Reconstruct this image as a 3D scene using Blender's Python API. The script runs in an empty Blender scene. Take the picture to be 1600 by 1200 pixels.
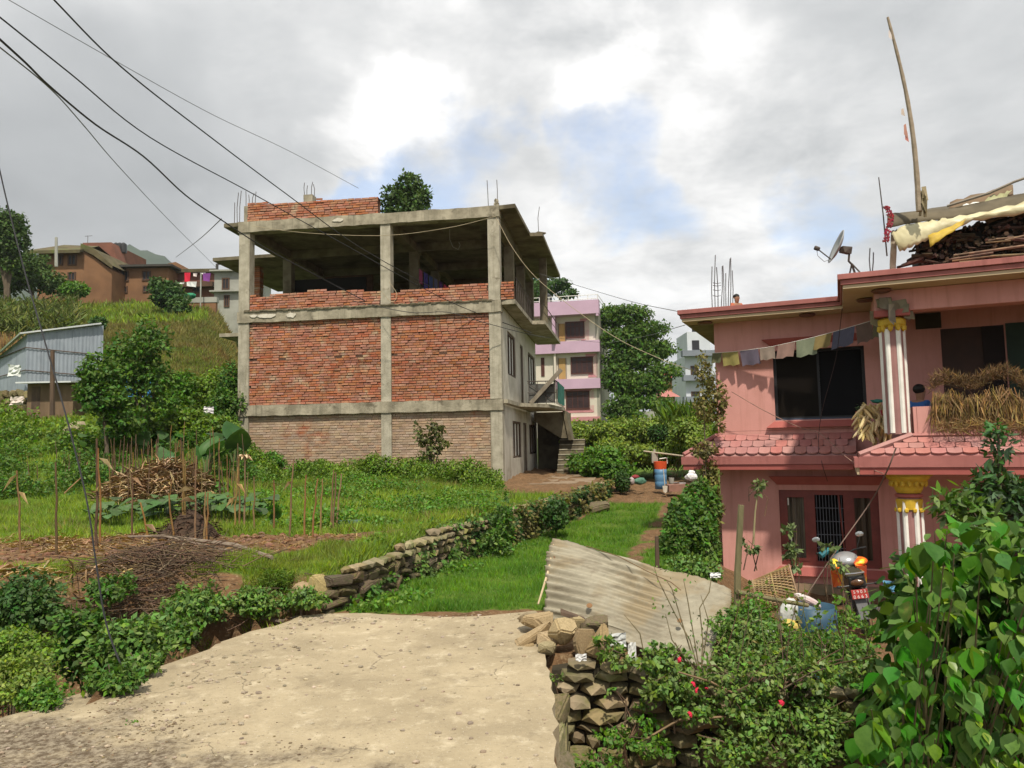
import bpy, bmesh, math, random
import numpy as np
from mathutils import Vector, Matrix, Euler
RD = math.radians
R = random.Random(11)
NP = np.random.default_rng(5)
SC = bpy.context.scene
COL = SC.collection
PI = math.pi

# ------------------------------------------------------------------ camera
F_PX, PITCH, ROLL = 1150.0, RD(4.475), RD(1.1)
CAMLOC = Vector((0, 0, 1.6))
_f = Vector((0, math.cos(PITCH), math.sin(PITCH)))
_r0 = Vector((1, 0, 0)); _u0 = _r0.cross(_f)
_r = _r0 * math.cos(ROLL) - _u0 * math.sin(ROLL)
_u = _u0 * math.cos(ROLL) + _r0 * math.sin(ROLL)
cd = bpy.data.cameras.new('camera'); cam = bpy.data.objects.new('camera', cd); COL.objects.link(cam)
cd.sensor_fit = 'HORIZONTAL'; cd.sensor_width = 36.0; cd.lens = 36.0 * F_PX / 1600.0
cd.clip_start = 0.05; cd.clip_end = 9000
cam.matrix_world = Matrix(((_r.x, _u.x, -_f.x, CAMLOC.x), (_r.y, _u.y, -_f.y, CAMLOC.y), (_r.z, _u.z, -_f.z, CAMLOC.z), (0, 0, 0, 1)))
SC.camera = cam
def ray(px, py):
    return _f + _r * ((px - 800) / F_PX) - _u * ((py - 600) / F_PX)
def at(px, py, Y):
    d = ray(px, py); return CAMLOC + d * (Y / d.y)

# ------------------------------------------------------------------ sky and sun
SUN_EL, SUN_AZ = RD(57), RD(173)          # azimuth clockwise from +Y
sun_dir = Vector((math.sin(SUN_AZ) * math.cos(SUN_EL), math.cos(SUN_AZ) * math.cos(SUN_EL), math.sin(SUN_EL)))
sl = bpy.data.lights.new('sun', 'SUN'); sl.energy = 4.5; sl.angle = RD(2.0); sl.color = (1.0, 0.92, 0.77)
so = bpy.data.objects.new('sun', sl); COL.objects.link(so)
so.rotation_euler = sun_dir.to_track_quat('Z', 'Y').to_euler(); so.location = (0, 0, 60)
SC.view_settings.view_transform = 'Standard'; SC.view_settings.look = 'None'
SC.view_settings.exposure = 0.12; SC.view_settings.gamma = 1.0
SC.view_settings.use_curve_mapping = False

W = bpy.data.worlds.new('World'); SC.world = W; W.use_nodes = True
nt = W.node_tree; nt.nodes.clear()
def N(t, **kw):
    n = nt.nodes.new(t)
    for k, v in kw.items():
        setattr(n, k, v)
    return n
def _set(sock, v):
    if hasattr(v, 'is_output'):
        nt.links.new(v, sock)
    elif v is not None:
        sock.default_value = v
def MT(op, a, b=None, c=None, clamp=False):
    n = N('ShaderNodeMath', operation=op); n.use_clamp = clamp
    _set(n.inputs[0], a)
    if b is not None: _set(n.inputs[1], b)
    if c is not None: _set(n.inputs[2], c)
    return n.outputs[0]
def MIXC(f, a, b, blend='MIX'):
    n = N('ShaderNodeMix', data_type='RGBA', blend_type=blend)
    _set(n.inputs[0], f)
    _set(n.inputs[6], a if hasattr(a, 'is_output') else (*a, 1)); _set(n.inputs[7], b if hasattr(b, 'is_output') else (*b, 1))
    return n.outputs[2]
def RAMP(fac, a, b):
    n = N('ShaderNodeMapRange', interpolation_type='SMOOTHSTEP'); _set(n.inputs[0], fac)
    n.inputs[1].default_value = a; n.inputs[2].default_value = b
    return n.outputs[0]
def NOISE(vec, scale, detail=4, rough=0.55, dist=0.0):
    n = N('ShaderNodeTexNoise'); _set(n.inputs['Vector'], vec); n.inputs['Scale'].default_value = scale
    n.inputs['Detail'].default_value = detail; n.inputs['Roughness'].default_value = rough; n.inputs['Distortion'].default_value = dist
    return n.outputs[0]
tc = N('ShaderNodeTexCoord'); D = tc.outputs['Generated']
sky = N('ShaderNodeTexSky', sky_type='NISHITA'); sky.sun_disc = False
sky.sun_elevation = SUN_EL; sky.sun_rotation = SUN_AZ
sky.air_density = 1.0; sky.dust_density = 1.5
skyc = MIXC(1.0, sky.outputs[0], (0.235, 0.235, 0.235), 'MULTIPLY')
sx = N('ShaderNodeSeparateXYZ'); nt.links.new(D, sx.inputs[0])
den = MT('ADD', MT('MAXIMUM', sx.outputs[2], 0.0), 0.22)
cv = N('ShaderNodeCombineXYZ'); _set(cv.inputs[0], MT('DIVIDE', sx.outputs[0], den)); _set(cv.inputs[1], MT('DIVIDE', sx.outputs[1], den))
cv.inputs[2].default_value = 3.3
n1 = NOISE(cv.outputs[0], 1.5, 8, 0.56, 0.25)       # coverage
n2 = NOISE(cv.outputs[0], 3.6, 6, 0.6, 0.2)       # detail of brightness
n3 = NOISE(cv.outputs[0], 0.8, 3, 0.5)
wn = N('ShaderNodeTexNoise'); nt.links.new(D, wn.inputs[0]); wn.inputs['Scale'].default_value = 5.5; wn.inputs['Detail'].default_value = 6
ws1 = N('ShaderNodeVectorMath', operation='SUBTRACT'); nt.links.new(wn.outputs[1], ws1.inputs[0]); ws1.inputs[1].default_value = (.5, .5, .5)
ws2 = N('ShaderNodeVectorMath', operation='SCALE'); nt.links.new(ws1.outputs[0], ws2.inputs[0]); ws2.inputs[3].default_value = .42
ws3 = N('ShaderNodeVectorMath', operation='ADD'); nt.links.new(D, ws3.inputs[0]); nt.links.new(ws2.outputs[0], ws3.inputs[1])
ws4 = N('ShaderNodeVectorMath', operation='NORMALIZE'); nt.links.new(ws3.outputs[0], ws4.inputs[0])
def lobe(px, py, w, wy=None):
    d = ray(px, py).normalized()
    dp = N('ShaderNodeVectorMath', operation='DOT_PRODUCT'); nt.links.new(ws4.outputs[0], dp.inputs[0]); dp.inputs[1].default_value = d
    return RAMP(dp.outputs['Value'], math.cos(w), 1.0)
jit = MT('MULTIPLY', MT('SUBTRACT', n2, 0.5), 1.15)
br = MT('ADD', 0.725, MT('MULTIPLY', jit, 0.55))
br = MT('ADD', br, MT('MULTIPLY', MT('SUBTRACT', n3, 0.5), 0.5))
# banks of thick grey cloud and thin bright patches where the photograph has them
for (px, py, w, a) in ((70, 350, 0.36, -0.30), (200, 300, 0.25, -0.08), (1590, 120, 0.25, -0.06), (560, 200, 0.11, 0.34), (700, 60, 0.15, 0.25),
                       (900, 70, 0.12, 0.30), (960, 175, 0.08, 0.30), (620, 190, 0.09, 0.26), (380, 400, 0.12, 0.16),
                       (1090, 90, 0.14, 0.25), (1000, 420, 0.30, 0.26), (1180, 260, 0.2, 0.1), (1500, 330, 0.12, 0.1)):
    m = MT('MULTIPLY', lobe(px, py, w), MT('ADD', 0.62, MT('MULTIPLY', jit, 1.9)))
    br = MT('ADD', br, MT('MULTIPLY', MT('MAXIMUM', m, 0.0), a))
br = MT('MAXIMUM', br, 0.25)
tint = MIXC(RAMP(br, 0.3, 1.0), (0.93, 0.97, 1.0), (1.0, 0.995, 0.985))
vs = N('ShaderNodeVectorMath', operation='SCALE'); nt.links.new(tint, vs.inputs[0]); _set(vs.inputs[3], br)
cov = MT('ADD', n1, 0.08)
for (px, py, w, a) in ((700, 280, 0.17, -0.30), (560, 340, 0.12, -0.18), (1290, 440, 0.18, -0.24), (940, 330, 0.12, -0.20), (1080, 440, 0.2, 0.08), (60, 330, 0.8, 0.2), (900, 40, 0.3, 0.14), (1500, 120, 0.3, 0.12)):
    cov = MT('ADD', cov, MT('MULTIPLY', lobe(px, py, w), a))
mask = RAMP(cov, 0.30, 0.52)
mask = MT('ADD', MT('MULTIPLY', mask, 0.66), 0.34)
final = MIXC(mask, skyc, vs.outputs[0])
bg = N('ShaderNodeBackground'); nt.links.new(final, bg.inputs[0]); bg.inputs[1].default_value = 1.0
ow = N('ShaderNodeOutputWorld'); nt.links.new(bg.outputs[0], ow.inputs[0])
W.cycles.sampling_method = 'MANUAL'; W.cycles.sample_map_resolution = 512
SC.cycles.max_bounces = 5; SC.cycles.diffuse_bounces = 3; SC.cycles.glossy_bounces = 2; SC.cycles.transparent_max_bounces = 6; SC.cycles.transmission_bounces = 3
SC.cycles.use_denoising = True

# ------------------------------------------------------------------ materials
MATS = {}
def mat(name, c1, c2=None, scale=4.0, rough=0.85, bump=0.0, bscale=None, c3=None, s3=1.2, a3=(0.5, 0.68), rnd=0.0, metallic=0.0,
        leaf=0.0, stretch=(1, 1, 1), spec=0.3, world=False, streak=None, detail=6):
    """procedural material: two colours mixed by noise, a third in larger blotches, per-piece brightness variation, fine bump"""
    global nt
    if name in MATS: return MATS[name]
    m = bpy.data.materials.new(name); m.use_nodes = True; MATS[name] = m
    nt = m.node_tree; nt.nodes.clear()
    out = N('ShaderNodeOutputMaterial')
    if world: vec = N('ShaderNodeNewGeometry').outputs['Position']
    else: vec = N('ShaderNodeTexCoord').outputs['Object']
    mp = N('ShaderNodeMapping'); _set(mp.inputs[0], vec); mp.inputs[3].default_value = stretch
    v = mp.outputs[0]
    col = None
    if c2 is None: c2 = tuple(x * 0.8 for x in c1)
    f = RAMP(NOISE(v, scale, detail, 0.6), 0.32, 0.68)
    col = MIXC(f, c1, c2)
    if c3 is not None:
        f3 = RAMP(NOISE(v, s3, 7, 0.62, 0.3), a3[0], a3[1])
        col = MIXC(f3, col, c3)
    if streak is not None:
        ms = N('ShaderNodeMapping'); _set(ms.inputs[0], vec); ms.inputs[3].default_value = (5, 5, 0.35)
        col = MIXC(MT('MULTIPLY', RAMP(NOISE(ms.outputs[0], 1.6, 5, 0.65), 0.48, 0.72), 0.75), col, streak)
    if rnd > 0:
        g = N('ShaderNodeNewGeometry'); oi = N('ShaderNodeObjectInfo')
        rr = MT('FRACT', MT('ADD', g.outputs['Random Per Island'], oi.outputs['Random']))
        k = MT('ADD', 1.0 - rnd, MT('MULTIPLY', rr, 2 * rnd))
        hs = N('ShaderNodeHueSaturation'); _set(hs.inputs['Color'], col); _set(hs.inputs['Value'], k)
        r2 = MT('FRACT', MT('MULTIPLY', rr, 7.31))
        _set(hs.inputs['Hue'], MT('ADD', 0.5 - 0.035 * min(1, rnd * 2), MT('MULTIPLY', r2, 0.07 * min(1, rnd * 2))))
        _set(hs.inputs['Saturation'], MT('ADD', 0.85, MT('MULTIPLY', MT('FRACT', MT('MULTIPLY', rr, 17.7)), 0.3)))
        col = hs.outputs[0]
    p = N('ShaderNodeBsdfPrincipled'); _set(p.inputs['Base Color'], col); p.inputs['Roughness'].default_value = rough
    p.inputs['Metallic'].default_value = metallic; p.inputs['Specular IOR Level'].default_value = spec
    if bump > 0:
        b = N('ShaderNodeBump'); b.inputs['Strength'].default_value = min(1, bump); b.inputs['Distance'].default_value = 0.02
        _set(b.inputs['Height'], NOISE(v, bscale or scale * 4, 8, 0.65)); _set(p.inputs['Normal'], b.outputs[0])
    if leaf > 0:
        t = N('ShaderNodeBsdfTranslucent')
        _set(t.inputs[0], MIXC(1.0, col, (1.25, 1.25, 0.5), 'MULTIPLY'))
        mx = N('ShaderNodeMixShader'); mx.inputs[0].default_value = leaf
        nt.links.new(p.outputs[0], mx.inputs[1]); nt.links.new(t.outputs[0], mx.inputs[2]); nt.links.new(mx.outputs[0], out.inputs[0])
    else:
        nt.links.new(p.outputs[0], out.inputs[0])
    return m

# ------------------------------------------------------------------ mesh helpers
def obj(name, me, m=None, parent=None):
    o = bpy.data.objects.new(name, me); COL.objects.link(o)
    if m is not None and not me.materials: me.materials.append(m)
    if parent is not None: o.parent = parent
    return o
def tag(o, label, cat, group=None, kind=None):
    if label: o['label'] = label
    if cat: o['category'] = cat
    if group: o['group'] = group
    if kind: o['kind'] = kind
    return o
def thing(name, label, cat, loc=(0, 0, 0), rz=0.0, group=None):
    o = bpy.data.objects.new(name, None); COL.objects.link(o); o.empty_display_size = 0.2
    o.location = loc; o.rotation_euler = (0, 0, rz)
    return tag(o, label, cat, group)
def struct(o):
    o['kind'] = 'structure'; return o
def stuff(o):
    o['kind'] = 'stuff'; return o
def copy_tree(o, parent=None, loc=None, rz=None, label=None):
    c = o.copy(); COL.objects.link(c); c.parent = parent
    if loc is not None: c.location = loc
    if rz is not None: c.rotation_euler = (0, 0, rz)
    if label: c['label'] = label
    for ch in list(o.children): copy_tree(ch, c)
    return c
class MB:
    def __init__(s): s.v = []; s.f = []; s.smooth = False
    def add(s, vs, fs):
        n = len(s.v); s.v += [tuple(x) for x in vs]; s.f += [tuple(i + n for i in f) for f in fs]; return s
    def box(s, c, d, rot=None, jit=0.0):
        """box: centre c, full size d; rot = Matrix 3x3 or z angle"""
        h = [x / 2 for x in d]; vs = []
        if rot is not None and not isinstance(rot, Matrix): rot = Matrix.Rotation(rot, 3, 'Z')
        for sx_, sy_, sz_ in ((-1,-1,-1),(1,-1,-1),(1,1,-1),(-1,1,-1),(-1,-1,1),(1,-1,1),(1,1,1),(-1,1,1)):
            p = Vector((sx_*h[0], sy_*h[1], sz_*h[2]))
            if jit: p += Vector((R.uniform(-jit, jit), R.uniform(-jit, jit), R.uniform(-jit, jit)))
            if rot is not None: p = rot @ p
            vs.append(p + Vector(c))
        return s.add(vs, ((0,3,2,1),(4,5,6,7),(0,1,5,4),(1,2,6,5),(2,3,7,6),(3,0,4,7)))
    def bx(s, x0, x1, y0, y1, z0, z1): return s.box(((x0+x1)/2, (y0+y1)/2, (z0+z1)/2), (abs(x1-x0), abs(y1-y0), abs(z1-z0)))
    def tube(s, pts, r, n=6, cap=True):
        pts = [Vector(p) for p in pts]; rr = r if isinstance(r, (list, tuple)) else [r] * len(pts)
        base = len(s.v); prev = None
        for i, p in enumerate(pts):
            t = (pts[min(i+1, len(pts)-1)] - pts[max(i-1, 0)])
            if t.length < 1e-9: t = Vector((0, 0, 1))
            t.normalize()
            if prev is None:
                a = t.cross(Vector((0, 0, 1)));
                if a.length < 0.05: a = t.cross(Vector((1, 0, 0)))
                a.normalize()
            else:
                a = prev - t * prev.dot(t)
                if a.length < 1e-6: a = t.cross(Vector((1, 0, 0)))
                a.normalize()
            prev = a; b = t.cross(a)
            for k in range(n):
                q = 2*PI*k/n; s.v.append(tuple(p + (a*math.cos(q) + b*math.sin(q)) * rr[i]))
        for i in range(len(pts)-1):
            for k in range(n):
                k2 = (k+1) % n
                s.f.append((base+i*n+k, base+i*n+k2, base+(i+1)*n+k2, base+(i+1)*n+k))
        if cap:
            s.f.append(tuple(base+k for k in reversed(range(n)))); s.f.append(tuple(base+(len(pts)-1)*n+k for k in range(n)))
        return s
    def lathe(s, prof, c=(0,0,0), n=16, rot=None, cap=True):
        base = len(s.v)
        for r_, z in prof:
            for k in range(n):
                q = 2*PI*k/n; p = Vector((r_*math.cos(q), r_*math.sin(q), z))
                if rot is not None: p = rot @ p
                s.v.append(tuple(p + Vector(c)))
        for i in range(len(prof)-1):
            for k in range(n):
                k2 = (k+1) % n; s.f.append((base+i*n+k, base+i*n+k2, base+(i+1)*n+k2, base+(i+1)*n+k))
        if cap:
            s.f.append(tuple(base+k for k in reversed(range(n)))); s.f.append(tuple(base+(len(prof)-1)*n+k for k in range(n)))
        return s
    def prism(s, poly, z0, z1):
        n = len(poly); a = [(p[0], p[1], z0) for p in poly] + [(p[0], p[1], z1) for p in poly]
        return s.add(a, [tuple(reversed(range(n))), tuple(range(n, 2*n))] + [(i, (i+1) % n, n+(i+1) % n, n+i) for i in range(n)])
    def prof_x(s, poly, x0, x1):
        """extrude a (y,z) polygon along x"""
        n = len(poly); a = [(x0, p[0], p[1]) for p in poly] + [(x1, p[0], p[1]) for p in poly]
        return s.add(a, [tuple(range(n)), tuple(reversed(range(n, 2*n)))] + [(i, n+i, n+(i+1) % n, (i+1) % n) for i in range(n)])
    def prof_y(s, poly, y0, y1):
        n = len(poly); a = [(p[0], y0, p[1]) for p in poly] + [(p[0], y1, p[1]) for p in poly]
        return s.add(a, [tuple(reversed(range(n))), tuple(range(n, 2*n))] + [(i, (i+1) % n, n+(i+1) % n, n+i) for i in range(n)])
    def ico(s, c, sz, sub=1, jit=0.15, rot=None):
        bm = bmesh.new(); bmesh.ops.create_icosphere(bm, subdivisions=sub, radius=1.0)
        vs = []
        for v in bm.verts:
            p = v.co * (1 + R.uniform(-jit, jit)); p = Vector((p.x*sz[0], p.y*sz[1], p.z*sz[2]))
            if rot is not None: p = rot @ p
            vs.append(p + Vector(c))
        s.add(vs, [tuple(l.vert.index for l in f.loops) for f in bm.faces]); bm.free(); return s
    def mesh(s, name, m=None, smooth=False):
        me = bpy.data.meshes.new(name); me.from_pydata(s.v, [], s.f); me.update()
        bm = bmesh.new(); bm.from_mesh(me); bmesh.ops.recalc_face_normals(bm, faces=bm.faces); bm.to_mesh(me); bm.free()
        if m: me.materials.append(m)
        if smooth:
            me.polygons.foreach_set('use_smooth', [True]*len(me.polygons))
        return me
    def build(s, name, m=None, parent=None, smooth=False, bevel=0.0):
        o = obj(name, s.mesh(name, m, smooth), None, parent)
        if bevel > 0:
            b = o.modifiers.new('bevel', 'BEVEL'); b.width = bevel; b.segments = 2; b.limit_method = 'ANGLE'
        return o
def np_mesh(name, verts, faces, m, smooth=False):
    """verts (V,3), faces (Fn,k) all with k corners"""
    me = bpy.data.meshes.new(name); Fn, k = faces.shape
    me.vertices.add(len(verts)); me.vertices.foreach_set('co', verts.astype(np.float32).ravel())
    me.loops.add(Fn*k); me.loops.foreach_set('vertex_index', faces.astype(np.int32).ravel())
    me.polygons.add(Fn); me.polygons.foreach_set('loop_start', np.arange(0, Fn*k, k, dtype=np.int32))
    if smooth: me.polygons.foreach_set('use_smooth', np.ones(Fn, bool))
    me.update(calc_edges=True); me.materials.append(m); return me
LEAF = (np.array([[0,0,0],[0.30,0.45,-0.05],[0,1,-0.16],[-0.30,0.45,-0.05]]), np.array([[0,1,2,3]]))
BLADE = (np.array([[-0.05,0,0],[0.05,0,0],[0,1,0.0]]), np.array([[0,1,2]]))
def basis_from(axis, normal):
    """axis = leaf length direction (N,3); normal approx; returns (N,3,3) with columns x,y(axis),z"""
    y = axis / np.linalg.norm(axis, axis=1, keepdims=True)
    x = np.cross(y, normal); ln = np.linalg.norm(x, axis=1, keepdims=True); ln[ln < 1e-6] = 1; x = x/ln
    z = np.cross(x, y)
    return np.stack([x, y, z], axis=2)
def scatter(name, tmpl, org, B, size, m, parent=None):
    tv, tf = tmpl; n = len(org); k = len(tv)
    P = np.einsum('nij,kj->nki', B, tv) * np.asarray(size).reshape(-1, 1, 1) + org[:, None, :]
    Fc = (tf[None, :, :] + (np.arange(n)*k)[:, None, None]).reshape(-1, tf.shape[1])
    return obj(name, np_mesh(name, P.reshape(-1, 3), Fc, m), None, parent)
def rand_dirs(n): 
    v = NP.normal(size=(n, 3)); return v/np.linalg.norm(v, axis=1, keepdims=True)
def foliage(name, blobs, n, size, m, parent=None, shell=0.55, tmpl=LEAF, droop=0.3, var=0.35, clump=0.0):
    """leaves spread through ellipsoid blobs [(centre, radii, weight)]"""
    ws = np.array([b[2] if len(b) > 2 else b[1][0]*b[1][1]*b[1][2] for b in blobs], float); ws /= ws.sum()
    idx = NP.choice(len(blobs), n, p=ws)
    C = np.array([b[0] for b in blobs], float)[idx]; S = np.array([b[1] for b in blobs], float)[idx]
    d = rand_dirs(n); r = NP.random(n)**(1.0/3) ; r = shell + (1-shell)*r
    if clump > 0:   # leaves gather round twig ends
        kc = max(6, int(n/40)); ci = NP.integers(0, kc, n)
        dd = rand_dirs(kc)[ci]; rr = (0.45+0.6*NP.random(kc))[ci]
        d2 = dd*rr[:, None] + rand_dirs(n)*NP.random((n, 1))*clump
        org = C + d2*S; d = d2/np.maximum(np.linalg.norm(d2, axis=1, keepdims=True), 1e-6)
    else: org = C + d*r[:, None]*S
    nor = d*0.6 + np.array([0, 0, 0.7]) + rand_dirs(n)*0.7
    ax = rand_dirs(n) + d*0.5 - np.array([0, 0, droop])
    return scatter(name, tmpl, org, basis_from(ax, nor), size*(1-var+2*var*NP.random(n)), m, parent)
# ================================================================== terrain
def sm(t): t = np.clip(t, 0, 1); return t*t*(3-2*t)
def XW(Y): return np.interp(Y, [5.5, 7.1, 7.6, 11.4, 14.9, 19, 24, 30, 60], [-2.7, -2.15, -1.72, -1.05, 0, 1.5, 3.0, 4.0, 6])      # foot of the retaining wall
def XR(Y): return np.interp(Y, [4, 5.5, 7, 11.5, 15, 24, 40], [0.22, 0.24, 0.6, 2.2, 3.1, 5.6, 9])                                # right side of the path
def ZP(Y): return np.interp(Y, [0, 7, 11.4, 15, 20, 25, 40, 80], [-.03, -.03, -.28, -.45, -.35, -.15, .3, 1.0])
def XS(Y): return np.interp(Y, [3.0, 4.3, 5.27, 6.41, 7.1], [-4.2, -3.3, -2.72, -2.34, -2.0])                                     # left edge of the concrete
def vnoise(x, y, s, seed=0):
    """cheap smooth noise from sines"""
    a = np.sin(x*s*1.7+seed*1.3+1.1*np.sin(y*s*1.1+seed)) * np.cos(y*s*1.9-seed*0.7+1.3*np.sin(x*s*0.9+2*seed))
    b = np.sin(x*s*4.1+y*s*3.3+seed*2.1)*np.cos(y*s*4.7-x*s*2.2+seed)
    return 0.7*a + 0.3*b
def H(x, y):
    x = np.asarray(x, float); y = np.asarray(y, float)
    zp = ZP(y)
    xw = XW(y); xr = XR(y)
    ztop = np.interp(y, [7.1, 11.4, 15, 22, 40], [.36, .36, .3, .32, .35])
    T = ztop + 0.30*sm((xw-1.5-x)/3.0)*sm((y-9)/10)
    back = np.clip((7.6-y)/0.9, 0, 1)
    z = np.where(x < xw-0.12, T, np.where(x < xw+0.02, zp+(T-zp)*np.clip((xw+0.02-x)/0.14, 0, 1), zp))
    # hillside on the left
    hill = np.interp(y, [15, 18, 22, 25, 32, 50, 75, 120, 220, 400], [0, .35, 1.3, 2.0, 3.0, 8.6, 15.8, 19, 24, 28])
    ratio = -x/np.maximum(y, 1)
    z = z + hill*sm((ratio-0.30)/0.12)*(x < 0)
    z = z + np.interp(y, [35, 60, 200], [0, 1.2, 4])*sm((x+2)/4)
    # front bank of the plot and the gully left of the concrete
    yb = 7.55 + 0.16*vnoise(x, y*0, 1.3, 3)
    fr = sm((yb-y)/0.75)*(x < xw-0.02)
    bankz = -0.62 + 0.12*vnoise(x, y, 1.4, 1)
    z = z*(1-fr) + bankz*fr
    mound = sm((-3.55-0.35*(6.2-y)-x)/0.9)*sm((6.7-y)/0.9)
    z = np.where(y < 7.6, z + mound*(0.03+0.10*vnoise(x, y, 2.0, 2) - z)*(x < -3.2), z)
    xs = XS(y)
    onroad = (x > xs+0.1) & (y < 7.25) & (x < 0.2)
    z = np.where((y < 7.2), np.where(x > xs+0.5, np.where(x < 0.2, -0.04, z), z + (-0.06-z)*sm((x-(xs+0.12))/0.35)), z)
    z = np.where((y < 4.9) & (x < 0.2), z + (-0.04-z)*sm((4.9-y)/0.5)*sm((x+4.9)/0.7), z)
    # right side: yard of the pink house
    yard = -1.28
    w = sm((x-xr-0.05)/np.interp(y, [5, 7, 12, 18], [2.6, 2.4, 1.6, 2.5]))
    zr = zp + (yard-zp)*w*np.interp(y, [0, 18, 30, 34], [1, 1, 0, 0])
    z = np.where(x > xr, zr, z)
    # low ground in front of the stone wall
    low = (x > 0.2) & (y < 5.74-.09*x)
    z = np.where(low, -1.75, z)
    z = np.where((y < 5.6) & (x < xs+.05) & (x > -4.6), z+0.05*vnoise(x, y, 3.3, 4)-0.03, z)
    rough = 0.03*vnoise(x, y, 2.3, 5)+0.015*vnoise(x, y, 6.1, 9)
    rough = np.where((x > xs-.1) & (y < 7.3) & (x < .25), 0, rough)
    z = z + rough*np.interp(y, [5, 20, 60], [1, 2, 6])
    return z
def hz(x, y): return float(H(x, y))
def ground_at(px, py, y0=3.0, y1=120):
    """where the ray through a pixel of the survey meets the terrain (bisection march)"""
    d = ray(px, py); t = y0/d.y; dt = 0.05
    while t*d.y < y1:
        p = CAMLOC + d*t
        if p.z <= hz(p.x, p.y): return p
        t += dt; dt = min(dt*1.01, .5)
    return CAMLOC + d*t
def axis(parts):
    out = []
    for a, b, st in parts: out += list(np.arange(a, b, st))
    out.append(parts[-1][1]); return np.array(out)
gx = axis([(-2500,-400,300),(-400,-80,20),(-80,-30,2.0),(-30,-10,.6),(-10,-6,.2),(-6,.1,.08),(.1,.3,.03),(.3,6,.12),(6,12,.5),(12,60,3),(60,300,30),(300,2500,300)])
gy = axis([(-60,-4,8),(-4,2.5,.5),(2.5,9,.08),(9,16,.15),(16,30,.3),(30,60,1),(60,130,3),(130,400,20),(400,6000,500)])
GX, GY = np.meshgrid(gx, gy); GZ = H(GX, GY)
GZ = np.where(GY > 400, 28-0*(GY), GZ)*1.0
V = np.stack([GX.ravel(), GY.ravel(), GZ.ravel()], 1)
nx, ny = len(gx), len(gy)
ii = (np.arange(ny-1)[:, None]*nx + np.arange(nx-1)[None, :]).ravel()
Fq = np.stack([ii, ii+1, ii+nx+1, ii+nx], 1)

def zone_soil(x, y):
    """bare earth: the dug plot, straw floor, path ruts, yard"""
    s = np.zeros_like(x, float)
    plot = sm((10.6+0.5*vnoise(x, y, 1.1, 4)-y)/0.5)*sm((y-7.2)/0.3)*sm((-2.1-0.55*(9.4-y)-x)/0.35+0.2)
    s = np.maximum(s, plot)
    s = np.maximum(s, sm((7.75-y)/0.5)*(x < XW(y))*(x > -3.4-0.2*y)*0.9)
    rut = np.exp(-((x-(XR(y)-0.42))/0.25)**2)*sm((y-8)/3)*(0.75+0.5*vnoise(x, y, 2.2, 6))
    s = np.maximum(s, np.clip(rut, 0, 1))
    s = np.maximum(s, sm((y-20.5)/2.5)*sm((32-y)/5)*sm((x-XW(y))/0.5)*(x < XR(y)+1)*0.9)
    s = np.maximum(s, sm((7.45+0.12*vnoise(x, y, 4, 3)-y)/0.25)*(x > XW(y))*(x < 3))
    s = np.maximum(s, (x > XR(y)+0.8)*(y < 20)*0.85)
    s = np.maximum(s, sm((-x/np.maximum(y,1)+0.03)/0.03)*0)
    s = np.maximum(s, sm((y-17.5)/1.5)*sm((34-y)/3)*sm((x+0.6)/0.6)*(x < XW(y)+.3))     # worn ground at the foot of the building
    return np.clip(s, 0, 1)
def zone_dry(x, y):
    h = sm((y-30)/15)*(x < -5)
    return h*np.clip(0.55+0.6*vnoise(x, y, 0.12, 2)+0.3*vnoise(x, y, .4, 1), 0, 1)*np.interp(y, [30, 45, 66, 72], [0.6, 1, .5, .1])

def ground_material():
    global nt
    m = bpy.data.materials.new('ground_cover'); m.use_nodes = True; nt = m.node_tree; nt.nodes.clear()
    out = N('ShaderNodeOutputMaterial'); v = N('ShaderNodeNewGeometry').outputs['Position']
    a = N('ShaderNodeAttribute', attribute_name='zone'); sp = N('ShaderNodeSeparateColor'); nt.links.new(a.outputs[0], sp.inputs[0])
    grass = MIXC(RAMP(NOISE(v, 1.3, 6, 0.6), .35, .65), (0.085, 0.150, 0.020), (0.120, 0.180, 0.028))
    grass = MIXC(RAMP(NOISE(v, 14, 4, 0.6), .4, .7), grass, (0.055, 0.095, 0.016))
    soil = MIXC(RAMP(NOISE(v, 5, 8, 0.65), .35, .65), (0.20, 0.115, 0.060), (0.115, 0.068, 0.036))
    soil = MIXC(RAMP(NOISE(v, 30, 4, 0.6), .5, .7), soil, (0.27, 0.19, 0.11))
    dry = MIXC(RAMP(NOISE(v, .6, 8, 0.7), .35, .65), (0.16, 0.125, 0.035), (0.085, 0.10, 0.022))
    dry = MIXC(RAMP(NOISE(v, .25, 5, 0.6), .45, .65), dry, (0.15, 0.09, 0.035))
    nz = MT('MULTIPLY', MT('SUBTRACT', NOISE(v, 4, 6, .65), .5), .9)
    col = MIXC(RAMP(MT('ADD', sp.outputs[0], nz), .35, .65), grass, soil)
    col = MIXC(RAMP(MT('ADD', sp.outputs[1], MT('MULTIPLY', MT('SUBTRACT', NOISE(v, .5, 6, .65), .5), .9)), .2, .8), col, dry)
    p = N('ShaderNodeBsdfPrincipled'); _set(p.inputs['Base Color'], col); p.inputs['Roughness'].default_value = .95; p.inputs['Specular IOR Level'].default_value = .1
    b = N('ShaderNodeBump'); b.inputs['Strength'].default_value = .9; b.inputs['Distance'].default_value = .05
    _set(b.inputs['Height'], NOISE(v, 9, 9, .7)); _set(p.inputs['Normal'], b.outputs[0])
    nt.links.new(p.outputs[0], out.inputs[0]); return m
gme = np_mesh('ground', V, Fq, ground_material(), smooth=True)
ca = gme.color_attributes.new('zone', 'FLOAT_COLOR', 'POINT')
zc = np.zeros((len(V), 4), np.float32); zc[:, 0] = zone_soil(V[:, 0], V[:, 1]); zc[:, 1] = zone_dry(V[:, 0], V[:, 1]); zc[:, 3] = 1
ca.data.foreach_set('color', zc.ravel())
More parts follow.
